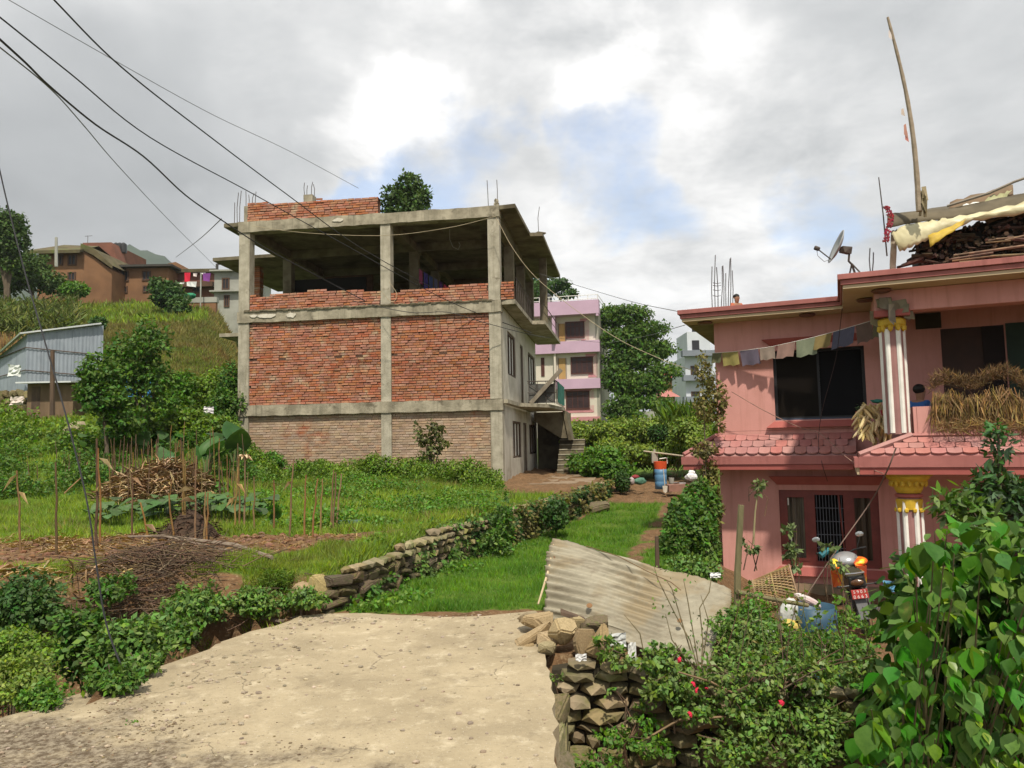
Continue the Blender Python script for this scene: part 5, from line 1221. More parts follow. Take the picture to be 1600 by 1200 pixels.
for k in range(3):                                  # stepped pink lines round the windows
    for (cx_, cy_, sx_, sy_, w_, h_) in ((925, 560, 1, 1, 16, 12), (925, 582, 1, -1, 12, 10), (912, 505, 1, 1, 12, 14), (912, 528, 1, -1, 10, 12)):
        ox = 3+k*2.1
        lbx(stripe, 'stripe', min(cx_+sx_*ox, cx_+sx_*ox+1.0), max(cx_+sx_*ox, cx_+sx_*ox+1.0), -.03, -.004, min(cy_-sy_*ox*.9, cy_+sy_*h_), max(cy_-sy_*ox*.9, cy_+sy_*h_))
        lbx(stripe, 'stripe', cx_-w_+6, cx_+sx_*ox, -.031, -.004, cy_-sy_*ox*.9-.5, cy_-sy_*ox*.9+.5)
    e = 3+k*2.1
    for (a, b, p, q) in ((886-e-1, 886-e, 613-e*.9, 626-3), (886-e-1, 886-e, 633, 637+e*.9), (920+e, 920+e+1, 613-e*.9, 623), (920+e, 920+e+1, 633, 637+e*.9), (886-e, 920+e, 613-e*.9-.5, 613-e*.9+.5), (886-e, 920+e, 637+e*.9-.5, 637+e*.9+.5)): lbx(stripe, 'stripe', a, b, -.03, -.004, p, q)
rl = MB(); xa_, _ = lq(843, 474, -.9); xb_, _ = lq(934, 474, -.9); zt_ = lq(934, 472, -.9)[1]
for i in range(7): u = xa_+(xb_-xa_)*i/6; rl.tube([(u, -.9, zt_), (u, -.9, zt_+.62)], .03, 5)
for zz in (.3, .6): rl.tube([(xa_-1, -.9, zt_+zz), (xb_, -.9, zt_+zz), (xb_+.3, 8, zt_+zz)], .028, 5)
rl.build('roof_railing', mat('white_rail', (.75, .73, .70), None, 1), lb_)
c = at(852, 470, 59); o = MB().lathe([(.55, 0), (.58, .5), (.55, 1.2), (.3, 1.4), (.15, 1.42)], (0,0,0), 14).build('water_tank', blk); o.location = (c.x, c.y, ztop_-.1); tag(o, 'black water tank on the roof of the lilac banded building', 'water tank')
o = MB().lathe([(.3, -1.6), (.3, 1.6)], (0, 0, .35), 10, Matrix.Rotation(PI/2, 3, 'Y')).build('solar_heater', blk); c = at(872, 473, 59); o.location = (c.x, c.y, ztop_); tag(o, 'low dark solar heater on the roof of the lilac banded building', 'solar heater')
# grey apartment block and red roofed house far right
t_, w, h = far_house('apartment_block', 'tall pale bluish apartment block seen left of the pink house corner', 1074, 1118, 556, 660, 92, 8, mat('pale_blue_wall', (.55, .58, .62), (.47, .50, .54), .4, .85), [(1081, 1090, 573, 590), (1082, 1092, 613, 630), (1082, 1092, 643, 655)])
MB().bx(.6, w, 1, 7, h, h+3.2).build('upper_storey', MATS['pale_blue_wall'], t_)
MB().lathe([(.7, 0), (.7, .8), (.35, 1.1)], (2.2, 2, h+3.2), 12).build('roof_tank', blk, t_)
for zz in (h-.1, h*.62, h*.3): MB().bx(-.5, w, -1.0, -.01, zz, zz+.7).build('balcony_band', mat('slate_band', (.20, .22, .26), None, .5), t_)
f = MB().bx(1.2, 2.1, .9, .99, h+.9, h+2.1).build('window', far_dark, t_)
t_, w, h = far_house('red_roof_house', 'far orange house with a bright red tin roof left of the apartment block', 1046, 1074, 591, 612, 105, 7, mat('orange_wall', (.50, .24, .10), None, .5), [(1063, 1068, 597, 605)])
MB().add([(-.5, -1, h-.1), (w+.3, -1, h-.1), (w+.3, 3, h+1.2), (-.5, 3, h+1.2)], [(0,1,2,3)]).build('roof', mat('red_tin', (.42, .06, .05), (.33, .05, .04), 2), t_)
t_, w, h = far_house('small_red_house', 'small far house with faded red roof low behind the big round tree', 1030, 1056, 618, 650, 80, 5, mat('dull_brown_wall', (.30, .24, .18), None, .5), [(1037, 1041, 624, 632)])
MB().add([(-.6, -.8, h-.2), (w+.4, -.8, h-.2), (w-.4, 2.5, h+.9), (.6, 2.5, h+.9)], [(0,1,2,3)]).build('roof', mat('faded_red_tin', (.42, .17, .15), None, 2), t_)
t_, w, h = far_house('garden_wall', 'low grey garden wall far behind the bushes left of the pink house', 985, 1110, 642, 668, 66, .3, greyp, [], cat='wall')
# corrugated shed ----------------------------------------------------------
tin_b = mat('blue_grey_tin', (0.29, 0.33, 0.38), (0.23, 0.265, 0.31), 1.2, .55, 0, c3=(.33, .36, .40), s3=.5, metallic=.2, streak=(.19, .21, .25), spec=.5)
tin_w = mat('pale_tin_roof', (0.70, 0.72, 0.74), (0.58, 0.60, 0.62), 1.5, .45, metallic=.2)
def corr_panel(o, ux, uz, w, h0, h1, depth, pitch, mname, m, par, off=Vector((0, 0, 0)), pair=True, k=8):
    """wavy sheet: o origin, ux along, uz up, height h0..h1 linearly; made in overlapping panels"""
    n = Vector(ux).cross(Vector(uz)).normalized(); N_ = max(2, int(w/pitch*k)); mb = MB(); v = []
    for i in range(N_+1):
        u = w*i/N_; d = depth*math.sin(2*PI*u/pitch); hh = h0+(h1-h0)*u/w
        v += [Vector(o)+Vector(ux)*u+n*d, Vector(o)+Vector(ux)*u+n*d+Vector(uz)*hh]
    mb.add(v, [(2*i, 2*i+2, 2*i+3, 2*i+1) for i in range(N_)]); return mb.build(mname, m, par, smooth=True)
a = at(40, 596, 29); b = at(158, 596, 30.5); zt0 = at(40, 522, 29).z; zt1 = at(152, 508, 30.4).z; zb = at(60, 640, 29).z
sh = thing('tin_shed', 'blue grey corrugated tin shed with a pale mono pitch roof on the slope', 'shed', (a.x, a.y, zb))
o = Vector((a.x, a.y, zb)); ux = (b-a); ux.z = 0; wl_ = ux.length; ux.normalize(); np_ = 5
for i in range(np_):
    t0, t1 = i/np_, (i+1)/np_
    corr_panel(ux*wl_*t0+Vector((0, -.01*(i % 2), 0)), ux, (0, 0, 1), wl_/np_+.04, (zt0+(zt1-zt0)*t0)-zb, (zt0+(zt1-zt0)*t1)-zb, .007, .14, 'wall_panel', tin_b, sh, k=6)
ul = Vector((-.8, .6, 0)).normalized(); corr_panel(ul*4.0, -ul, (0, 0, 1), 4.0, zt0-zb-.9, zt0-zb, .007, .14, 'wall_panel', tin_b, sh, k=6)
for q in (.22, .52, .82):
    MB().tube([ul*4*1+Vector((0, -.05, (zt0-zb)*q*.8+.2)), Vector((0, -.06, (zt0-zb)*q+.0)), ux*wl_*.9+Vector((0, -.06, (zt0-zb)*q-.15))], .02, 5).build('batten', wood_d, sh)
bk = Vector((-ux.y, ux.x, 0))
MB().add([ul*4.2+Vector((0, -.3, zt0-zb-1.0)), Vector((-.1, -.3, zt0-zb+.02)), ux*(wl_+.1)+Vector((0, -.3, zt1-zb+.08)), ux*(wl_+.3)+bk*4+Vector((0, 0, zt1-zb+.42)), Vector((0, 0, 0))+bk*4+Vector((0, 0, zt0-zb+.62)), ul*4.2+bk*4+Vector((0, 0, zt0-zb-.3))], [(0,1,4,5), (1,2,3,4)]).build('roof', tin_w, sh).modifiers.new('thick', 'SOLIDIFY').thickness = .06
corr_panel(ux*wl_, bk, (0, 0, 1), 4, zt1-zb, zt1-zb+.1, .007, .14, 'wall_panel', tin_b, sh, k=5)
c = at(42, 634, 25); hut = thing('low_hut', 'low brown animal hut with a tin roof carrying pumpkin leaves in front of the shed', 'hut', (c.x, c.y, c.z-.2)); w_ = pxm(72, 25)
MB().bx(0, w_, 0, 1.5, -1.2, .95).build('wall', mat('brown_board_wall', (.20, .135, .085), (.14, .095, .06), 3, .95, .3, stretch=(1, 1, .3)), hut); MB().box((w_/2, .6, 1.02), (w_+.3, 2.0, .05), Euler((.06, 0, 0)).to_matrix()).build('roof', tin_w, hut)
MB().bx(.15, .45, -.01, .02, .1, .85).build('door', wood_d, hut); 
c = at(-30, 640, 26); sw = thing('rubble_wall', 'low brown rubble wall under the left end of the tin shed', 'wall', (c.x, c.y, c.z-.4)); 
for i in range(9):
    for j in range(-3, 4): put_stone(ROCKS[(i*3+j) % 10], (i*.19+.1*(j % 2)+R.uniform(-.02, .02), R.uniform(-.04, .04), .2+j*.24), (.12, .15, .13), (R.uniform(-.3, .3), R.uniform(-.3, .3), R.uniform(0, 6)), sw)
def post(name, px, py0, py1, Y, r, m, label, cat, lean=0, parts=None):
    b = at(px, py1, Y); t = at(px+lean, py0, Y); o = MB().tube([(0, 0, -.15), (t-b)*.5+Vector((R.uniform(-.01, .01), 0, 0)), t-b], [r*1.1, r, r*.9], 8).build(name, m); o.location = b; return tag(o, label, cat)
post('wooden_post', 82, 548, 641, 23, .07, wood_d, 'dark wooden post standing before the low hut', 'post')
post('power_pole', 88, 371, 414, 60, .12, greyp, 'pale slim pole rising before the gabled mud house', 'pole').scale = (1, 1, 1)
o = MB().ico((0, 0, 0), (.42, .30, .30), 3, .08).build('boulder', mat('pale_boulder', (.36, .30, .20), (.25, .21, .14), 5, .95, .4)); c = ground_at(118, 692); o.location = c+Vector((0, 0, .34)); o.scale = (.9,)*3; o.rotation_euler = (0, -.5, .3); tag(o, 'pale rounded boulder lying in the grass left of the trees', 'boulder')
def rag(name, px, py, Y, w, h, c, label, cat='rubbish'):
    p = at(px, py, Y); mb = MB(); k = 5; v = []
    for i in range(k+1):
        for j in range(k+1): v.append((w*(i/k-.5), R.uniform(-.1, .1)*w, h*(j/k)+R.uniform(-.08, .08)*h))
    mb.add(v, [(i*(k+1)+j, (i+1)*(k+1)+j, (i+1)*(k+1)+j+1, i*(k+1)+j+1) for i in range(k) for j in range(k)])
    o = mb.build(name, mat('scrap_'+label.split()[0]+'_'+str(px), c, tuple(q*.75 for q in c), 6, .7)); o.location = p; return tag(o, label, cat)
rag('blue_tarp', 212, 622, 22.8, 1.0, .8, (.05, .22, .55), 'blue tarpaulin hanging between the mulberry trees', 'tarpaulin')
rag('plastic_scrap', 22, 588, 28.5, .5, .45, (.65, .68, .66), 'white plastic hung on the shed front near its left end')
rag('plastic_scrap', 26, 632, 24, .45, .25, (.7, .6, .55), 'crumpled pale plastic on the rubble beside the low hut')
rag('plastic_scrap', 326, 646, 22, .3, .2, (.75, .72, .75), 'white plastic scrap at the foot of the bushes')
rag('plastic_scrap', 152, 612, 23, .3, .25, (.7, .7, .7), 'white scrap caught under the left mulberry tree')
# ================================================================== vegetation
g_mul = mat('mulberry_leaf', (0.060, 0.136, 0.020), (0.100, 0.190, 0.030), .8, .6, leaf=.28, rnd=.45)
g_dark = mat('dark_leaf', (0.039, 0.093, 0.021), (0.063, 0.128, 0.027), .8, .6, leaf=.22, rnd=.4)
g_yel = mat('yellow_green_leaf', (0.160, 0.254, 0.032), (0.109, 0.196, 0.026), .8, .65, leaf=.3, rnd=.4)
g_fresh = mat('fresh_green_leaf', (0.116, 0.240, 0.031), (0.085, 0.186, 0.025), 1.2, .6, leaf=.3, rnd=.4)
g_mug = mat('feathery_shrub_leaf', (0.215, 0.300, 0.055), (0.150, 0.225, 0.040), .7, .75, leaf=.3, rnd=.4)
g_vine = mat('vine_leaf', (0.096, 0.192, 0.035), (0.136, 0.224, 0.048), 1.2, .55, leaf=.25, rnd=.45)
g_dry = mat('yellowing_vine_leaf', (0.208, 0.195, 0.052), (0.130, 0.117, 0.046), 1.2, .7, leaf=.25, rnd=.5)
g_far = mat('far_tree_leaf', (0.078, 0.135, 0.030), (0.046, 0.089, 0.020), .35, .7, leaf=.2, rnd=.35)
g_maize = mat('maize_leaf', (0.180, 0.204, 0.060), (0.102, 0.156, 0.036), .6, .7, leaf=.3, rnd=.5)
bark = mat('grey_brown_bark', (0.13, 0.10, 0.07), (0.085, 0.065, 0.045), 8, .95, .4, 30, stretch=(1, 1, .3))
twig_m = mat('brown_twig', (0.145, 0.095, 0.06), (0.075, 0.05, 0.032), 8, .9, rnd=.35)
def B(px, py, Y, rx, rz, ry=None, w=None):
    c = at(px, py, Y); a, b = pxm(rx, Y), pxm(rz, Y); t = (tuple(c), (a, ry or (a+b)/2, b)); return t+((w,) if w else ())
def plant(name, label, cat, base, blobs, n, size, m, trunk=.05, stems=None, group=None, clump=0, shell=.5, droop=.3, tmpl=LEAF, limb=True, kindparts=('crown', 'trunk')):
    base = Vector(base); t_ = thing(name, label, cat, base, 0, group)
    bl = [((Vector(b[0])-base), b[1])+tuple(b[2:]) for b in blobs]
    foliage(kindparts[0], [(tuple(b[0]), b[1])+tuple(b[2:]) for b in bl], n, size, m, t_, shell=shell, clump=clump, droop=droop, tmpl=tmpl)
    if trunk:
        mb = MB(); cs = [b[0] for b in bl]; top = max(cs, key=lambda c: c.z); fork = Vector((top.x*.3, top.y*.3, top.z*.45))
        mb.tube([(0, 0, -.2), fork*.5+Vector((R.uniform(-.03, .03), 0, 0)), fork, top], [trunk, trunk*.85, trunk*.7, trunk*.25], 7)
        for c in cs:
            if c is not top and limb:
                st_ = fork*R.uniform(.6, 1.0); mb.tube([st_, st_.lerp(c, .5)+Vector((R.uniform(-.1, .1), 0, R.uniform(0, .15))), c], [trunk*.5, trunk*.35, trunk*.15], 5)
        mb.build(kindparts[1], bark, t_)
    return t_
def gz(px, py, Y): c = at(px, py, Y); return (c.x, c.y, hz(c.x, c.y))
def base_at(px, Y): c = at(px, 690, Y); return (c.x, c.y, hz(c.x, c.y))
# mid left trees
plant('mulberry_tree', 'slender leafy mulberry tree, tallest in front of the hillside, beside the blue tarpaulin', 'tree', base_at(222, 20), [B(232, 540, 20, 30, 42), B(205, 585, 20.3, 38, 35), B(243, 598, 20, 24, 38), B(190, 550, 20.5, 24, 28)], 5200, .12, g_mul, .07, clump=.28)
plant('mulberry_tree', 'bushier dark mulberry tree with low branches left of the tallest one', 'tree', base_at(170, 19), [B(152, 580, 19, 30, 28), B(165, 620, 19, 40, 26), B(195, 655, 19.2, 35, 26), B(137, 610, 19, 22, 18)], 5200, .12, g_mul, .06, clump=.28)
plant('shadowed_bush', 'low very dark bush between the trunks of the mulberry trees', 'bush', base_at(200, 20.5), [B(205, 650, 20.5, 34, 22), B(175, 662, 20.5, 20, 14)], 1800, .10, g_dark, .03)  # low bush in the dark leaf green
for (lab, px, Y, bl, n, m) in (
    ('tall pale green shrub left of the unfinished building beneath the grey house', 330, 25, [B(335, 605, 25, 32, 30), B(300, 625, 25, 34, 30), B(352, 625, 24, 22, 33)], 4600, g_yel),
    ('rounded light green shrub just right of the mulberry trees', 275, 24, [B(280, 605, 24, 24, 26), B(272, 640, 23.5, 26, 24)], 3200, g_fresh),
    ('loose weedy shrub low in front of the light green shrubs', 300, 21, [B(290, 655, 21, 40, 14), B(335, 665, 21, 36, 14), B(250, 668, 20.6, 24, 12)], 3600, g_yel),
    ('dense climbing vine mound against the left corner of the brick building', 360, 23.2, [B(362, 590, 23.4, 16, 24), B(355, 640, 23, 26, 34), B(340, 672, 22.5, 34, 16)], 5200, g_mul)):
    plant('shrub', lab, 'shrub', base_at(px, Y), bl, n, .11, m, .03, clump=.35)
plant('hill_shrub', 'dark rounded shrub on the hillside in front of the mud house', 'shrub', base_at(262, 62), [B(262, 460, 62, 26, 20), B(248, 448, 62, 16, 14), B(280, 482, 61, 20, 18)], 5000, .30, g_dark, .1, clump=.3)
plant('hill_shrub', 'small dark shrub on the slope right above the shed roof', 'shrub', base_at(152, 33), [B(153, 505, 33, 11, 9)], 500, .16, g_dark, .03)
plant('hill_tree', 'dark leafy tree cut by the left edge of the photo above the maize', 'tree', base_at(5, 58), [B(5, 350, 58, 32, 24), B(22, 375, 58, 20, 26), B(-10, 385, 58, 30, 30), B(20, 410, 58, 18, 14)], 9000, .28, g_far, .3, clump=.3)
plant('hill_bush', 'dark bushy thicket before the left end of the gabled mud house', 'shrub', base_at(50, 63), [B(40, 415, 63, 36, 22), B(75, 440, 62, 30, 16), B(10, 440, 62, 30, 20), B(110, 455, 61, 20, 12)], 8000, .28, g_far, .15, clump=.3)
plant('hill_bush', 'small green bush at the foot of the mud house gable', 'shrub', base_at(118, 60), [B(116, 452, 60, 22, 12)], 1500, .22, g_fresh, .08)
# trees behind the building
plant('tall_tree', 'tall narrow tree crown showing above the roof of the unfinished building', 'tree', base_at(634, 46), [B(638, 288, 46, 22, 18), B(618, 304, 46, 24, 14), B(654, 304, 46, 20, 16), B(632, 324, 46, 38, 24)], 4200, .26, g_far, .28, clump=.30)
plant('spreading_tree', 'dark spreading tree behind the railing of the lilac banded roof', 'tree', base_at(850, 72), [B(862, 444, 72, 30, 10), B(835, 455, 72, 30, 16), B(885, 458, 72, 20, 8), B(810, 440, 72, 26, 16)], 7000, .30, g_dark, .3, clump=.25)
crown = [B(985, 490, 58, 34, 14), B(1005, 515, 58, 38, 16), B(975, 530, 58, 40, 18), B(1020, 545, 58, 34, 16), B(985, 560, 58, 44, 18), B(1035, 580, 57, 28, 14), B(1000, 600, 57, 44, 20), B(965, 590, 57, 26, 24), B(975, 640, 56, 30, 26), B(1020, 628, 56, 32, 10), B(955, 495, 60, 24, 20)]
plant('round_tree', 'large feathery green tree between the lilac banded building and the pink house', 'tree', base_at(985, 57), crown, 26000, .26, mat('feathery_tree_leaf', (0.105, 0.189, 0.031), (0.059, 0.119, 0.021), .5, .7, leaf=.3, rnd=.4), .35, clump=.30)
plant('far_trees', 'darker tree behind the top of the open floor of the brick building', 'tree', base_at(760, 60), [B(720, 445, 60, 90, 14), B(820, 450, 60, 30, 18), B(560, 445, 60, 70, 10)], 5000, .3, g_dark, .25, clump=.3)
# shrubs between path and lilac building
blist = [('bushy pale green shrub at the top of the concrete steps', 905, 31, [B(895, 680, 31, 26, 22), B(925, 690, 31, 28, 26)]),
 ('broad feathery shrub below the lilac banded building', 960, 30, [B(950, 678, 30, 34, 22), B(985, 675, 30, 32, 22), B(960, 710, 29, 40, 24)]),
 ('feathery shrub behind the blue barrel', 1020, 30, [B(1020, 672, 30, 34, 20), B(1045, 690, 29.5, 30, 20), B(1015, 708, 29, 36, 14)]),
 ('grassy shrub left of the pink house climber', 1085, 28, [B(1080, 672, 28, 28, 18), B(1098, 695, 27, 20, 18)]),
 ('shrub overhanging the far end of the stone wall', 935, 25.5, [B(938, 722, 25.5, 34, 22), B(965, 738, 25, 26, 14), B(900, 722, 27.5, 16, 12)])]
for i, (lab, px, Y, bl) in enumerate(blist):
    plant('shrub', lab, 'shrub', base_at(px, Y), bl, 8500, .13, g_mug if i != 4 else g_fresh, .05, clump=.35, shell=.3)
plant('shrub', 'small dark round shrub near the top of the feathery shrubs', 'shrub', base_at(1025, 27.5), [B(1028, 676, 27.5, 15, 12)], 1200, .10, g_dark, .03)
plant('shrub', 'dark bush at the end of the retaining wall by the rubbish', 'shrub', base_at(968, 24), [B(972, 752, 24, 12, 16)], 1500, .08, g_dark, .03)
# long leaved grasses over the shrubs
long_leaf = (np.array([[-.03, 0, 0], [.03, 0, 0], [.035, .55, .06], [0, 1, -.10], [-.035, .55, .06]]), np.array([[0, 1, 2, 3, 4]]))
def reeds(label, px0, px1, Y, h, n, m, name='tall_grass'):
    px_ = NP.uniform(px0, px1, n); yy = Y+NP.uniform(-1.5, 1.5, n); X = (px_-800)/F_PX*yy
    org = np.stack([X, yy, H(X, yy)+h*.2+NP.random(n)*h*.75], 1); ax = rand_dirs(n)*np.array([1, 1, .3])+np.array([0, 0, 1.0])
    o = scatter(name, long_leaf, org, basis_from(ax, rand_dirs(n)), h*.35*(.6+.6*NP.random(n)), m); stuff(o); tag(o, label, 'tall grass'); return o
reeds('tall reedy grass growing over the shrubs left of the pink house', 1035, 1112, 31, 2.6, 1500, g_yel)
reeds('feathery yellow green grass rising above the shrubs at the lane end', 935, 1060, 31, 1.5, 2200, g_mug)
# standing maize on the hillside
def maize_field():
    n = 300; px_ = NP.uniform(-20, 118, n); yy = NP.uniform(44, 56, n); X = (px_-800)/F_PX*yy; Z = H(X, yy)
    k = 16; O = np.repeat(np.stack([X, yy, Z], 1), k, 0); hgt = NP.random(n*k); O[:, 2] += .3+hgt*1.9; O[:, 0] += NP.normal(0, .1, n*k)
    ax = rand_dirs(n*k)*np.array([1, 1, .4])+np.array([0, 0, .7]); o = scatter('maize_field', long_leaf, O, basis_from(ax, rand_dirs(n*k)), .75*(.6+.6*NP.random(n*k)), g_maize)
    stuff(o); tag(o, 'field of standing maize on the slope above the tin shed', 'maize field')
    n = 900; px_ = NP.uniform(-20, 112, n); yy = NP.uniform(42.5, 45, n); X = (px_-800)/F_PX*yy; Z = H(X, yy)
    ax = np.stack([NP.normal(0, .06, n), NP.normal(0, .06, n), np.ones(n)], 1); st = (np.array([[-.02, 0, 0], [.02, 0, 0], [.015, 1, 0], [-.015, 1, 0]]), np.array([[0, 1, 2, 3]]))
    o = scatter('maize_stubble', st, np.stack([X, yy, Z], 1), basis_from(ax, rand_dirs(n)*np.array([1, 1, 0])+np.array([0, -1, 0])), 1.3*(.5+.6*NP.random(n)), straw_m); stuff(o); tag(o, 'dry brown lower stems of the hillside maize above the shed', 'maize stems')
maize_field()

# ------------------------------------------------------------------ grass
def grass(name, n, px0, px1, y0, y1, hgt, m, keep, label, width=1.0, up=1.0, tm=BLADE, lean=.45, patch=True):
    px_ = NP.uniform(px0, px1, n); yy = np.exp(NP.uniform(np.log(y0), np.log(y1), n)); X = (px_-800)/F_PX*yy
    k = keep(X, yy); sel = NP.random(n) < k; X, yy = X[sel], yy[sel]; nn = len(X)
    Z = H(X, yy); ax = np.stack([NP.normal(0, lean, nn), NP.normal(0, lean, nn), np.full(nn, up)], 1)
    sc_ = hgt*(.5+.8*NP.random(nn))*(1+yy/30.0)
    if patch: sc_ = sc_*(.75+.5*vnoise(X, yy, 1.7, 8))
    Bm = basis_from(ax, np.stack([NP.normal(0, 1, nn), NP.normal(-1, .6, nn), np.zeros(nn)], 1)); Bm[:, :, 0] *= (width*(1+yy/18.0)/(1+yy/30.0))[:, None]
    o = scatter(name, tm, np.stack([X, yy, Z-.01], 1), Bm, np.maximum(sc_, .01), m); stuff(o); return tag(o, label, 'grass')
gr_p = mat('path_grass', (0.149, 0.289, 0.028), (0.088, 0.201, 0.021), .9, .6, leaf=.35, rnd=.35, world=True)
gr_t = mat('terrace_grass', (0.258, 0.360, 0.041), (0.161, 0.261, 0.028), .7, .6, leaf=.35, rnd=.4, world=True, c3=(.15, .16, .035), s3=.35)
gr_h = mat('hillside_dry_grass', (0.218, 0.184, 0.057), (0.121, 0.144, 0.032), .25, .8, leaf=.3, rnd=.4, world=True, c3=(.20, .115, .045), s3=.12, a3=(.5, .66))
inpath = lambda X, Y: (X > XW(Y)+.03)*(X < XR(Y)+.5)*(Y > 7.1)*(Y < 24)*(zone_soil(X, Y)+.25*NP.random(len(X)) < .45)
grass('path_grass', 230000, 420, 1080, 7.0, 24, .075, gr_p, inpath, 'short bright grass covering the lane between wall and pink house')
interr = lambda X, Y: (X < XW(Y)-.05)*(Y > 7.3)*(zone_soil(X, Y)+.3*NP.random(len(X)) < .55)*(((AW_inv(X, Y)[1] < -.05) | (AW_inv(X, Y)[0] < -LW-2.4) ))*1.0
Ai = np.array(AW.inverted())
def AW_inv(X, Y): return Ai[0, 0]*X+Ai[0, 1]*Y+Ai[0, 3], Ai[1, 0]*X+Ai[1, 1]*Y+Ai[1, 3]
grass('terrace_grass', 300000, -20, 860, 7.3, 26, .10, gr_t, interr, 'weedy green grass on the plot in front of the unfinished building')
# leafy weeds, thicker near the building and the left of the plot
def weeds(name, n, px0, px1, y0, y1, h0, h1, m, keep, size, label, cat='weeds'):
    px_ = NP.uniform(px0, px1, n); yy = NP.uniform(y0, y1, n); X = (px_-800)/F_PX*yy
    cl_ = sm(.35+.9*vnoise(X, yy, 1.1, 12)); k = keep(X, yy)*cl_; s = NP.random(n) < k; X, yy, cl_ = X[s], yy[s], cl_[s]; nn = len(X)
    Z = H(X, yy)+(h0+(h1-h0)*NP.random(nn))*cl_; ax = rand_dirs(nn)+np.array([0, 0, .35])
    o = scatter(name, LEAF, np.stack([X, yy, Z], 1), basis_from(ax, rand_dirs(nn)*.8+np.array([0, 0, 1])), size*(.6+.8*NP.random(nn)), m); stuff(o); return tag(o, label, cat)
weeds('wall_weeds', 60000, 385, 800, 19, 23.2, 0, .55, g_yel, interr, .075, 'knee high leafy weeds along the foot of the brick wall')
weeds('yellow_weeds', 30000, 400, 800, 9, 20, 0, .16, g_yel, interr, .05, 'yellowish low weeds scattered over the grassy plot')
grass('dry_tufts', 26000, 0, 800, 7.5, 21, .13, mat('yellowed_grass', (.26, .22, .08), (.18, .17, .05), 1, .8, leaf=.2, rnd=.35), lambda X, Y: interr(X, Y)*(vnoise(X, Y, .9, 21) > .35), 'yellowed grass tufts among the green')
weeds('plot_weeds', 42000, 400, 790, 11, 20, 0, .28, g_fresh, interr, .06, 'patches of leafy weeds across the grassy plot')
weeds('left_weeds', 60000, -20, 400, 15.5, 22, 0, .5, g_mul, interr, .08, 'dense leafy weeds and vegetable plants on the left of the plot')
inleft = lambda X, Y: (X < -8)*(Y > 17)*1.0
weeds('slope_weeds', 42000, -20, 380, 20, 34, 0, .8, g_yel, lambda X, Y: (-X/Y > .37)*1.0, .12, 'overgrown weeds climbing the slope behind the plot')
grass('slope_grass', 110000, -20, 380, 24, 44, .15, gr_t, lambda X, Y: (-X/Y > .36)*1.0, 'green grass on the lower hillside', 1.3)
grass('hillside_grass', 240000, -20, 400, 36, 80, .17, gr_h, lambda X, Y: (-X/Y > .33)*(zone_dry(X, Y) > .05)*1.0, 'tall dry olive brown grass covering the hillside', 1.6)
grass('upper_grass', 20000, 60, 320, 56, 72, .25, gr_t, lambda X, Y: np.ones(len(X)), 'green strip of grass below the mud houses', 1.6)
grass('wall_top_grass', 26000, 480, 900, 7.3, 18, .12, gr_t, lambda X, Y: (np.abs(X-XW(Y)+.12) < .16)*(.5+.5*vnoise(X, Y, 2.1, 3) > .35)*1.0, 'grass fringe hanging over the top stones of the retaining wall', lean=.9)
grass('bank_grass', 30000, -20, 420, 6.9, 8.3, .10, gr_t, lambda X, Y: (vnoise(X, Y, 1.6, 13) > .05)*1.0, 'green grass along the top of the bank on the left', lean=.6)
grass('road_edge_grass', 9000, 0, 560, 4.3, 7.3, .055, gr_t, lambda X, Y: (np.abs(X-XS(Y)) < .16)*(vnoise(X, Y, 2.4, 17) > -.1)*1.0, 'grass creeping over the left edge of the concrete', lean=.8)
weeds('gully_weeds', 15000, -20, 330, 4.3, 6.8, 0, .12, g_mul, lambda X, Y: (X < XS(Y)-.05)*1.0, .04, 'small weeds carpeting the mound and gully floor')
grass('edge_grass', 9000, 380, 560, 7.2, 7.9, .08, gr_t, lambda X, Y: (X < XW(Y))*1.0, 'grass fringe at the near end of the stone edging')
weeds('path_edge_weeds', 16000, 540, 900, 7.2, 16, 0, .14, g_fresh, lambda X, Y: (X > XW(Y)+.02)*(X < XW(Y)+.7)*1.0, .055, 'leafy weeds along the foot of the retaining wall')
weeds('right_bank_weeds', 26000, 860, 1450, 7.0, 12, 0, .22, g_vine, lambda X, Y: (X > XR(Y)+.2)*(X < 3.9)*.9, .06, 'weeds on the bank between the lane and the pink house yard')
# ------------------------------------------------------------------ gully and bank plants at lower left
def blob_world(x, y, z, rx, ry, rz): return ((x, y, z), (rx, ry, rz))
def bankplant(lab, px, py, Y, rx, rz, n, size, m, name='bush', cat='bush', **k):
    b = at(px, py, Y); g = hz(b.x, b.y)
    return plant(name, lab, cat, (b.x, b.y, min(g, b.z)), [B(px, py, Y, rx, rz), B(px+rx*.4, py+rz*.35, Y-.05, rx*.7, rz*.6), B(px-rx*.45, py+rz*.3, Y+.05, rx*.6, rz*.6)], n, size, m, .012, clump=.4, **k)
bankplant('leafy dark bush in the gully beside the middle of the concrete edge', 200, 1010, 5.9, 62, 46, 3800, .055, g_vine, shell=.3)
bankplant('pointed leaved bush standing in the gully right of the mound', 130, 1000, 6.0, 40, 50, 2600, .06, g_mul, shell=.3)
bankplant('low weeds filling the slope right beside the concrete edge', 175, 1058, 5.0, 44, 18, 1800, .04, g_mul, shell=.2)
bankplant('small leafy sprigs leaning over the concrete edge', 225, 1035, 5.35, 26, 14, 900, .038, g_vine, shell=.2)
bankplant('thick creeper on the bank at the far left of the gully', 30, 940, 6.9, 60, 46, 4200, .05, g_dark, shell=.3)
bankplant('creeper hanging over the bank beneath the brushwood', 305, 942, 7.0, 50, 28, 2200, .05, g_vine, shell=.3)
bankplant('small leafy patch at the left of the brushwood', 170, 915, 6.95, 36, 22, 1100, .045, g_mul, shell=.2)
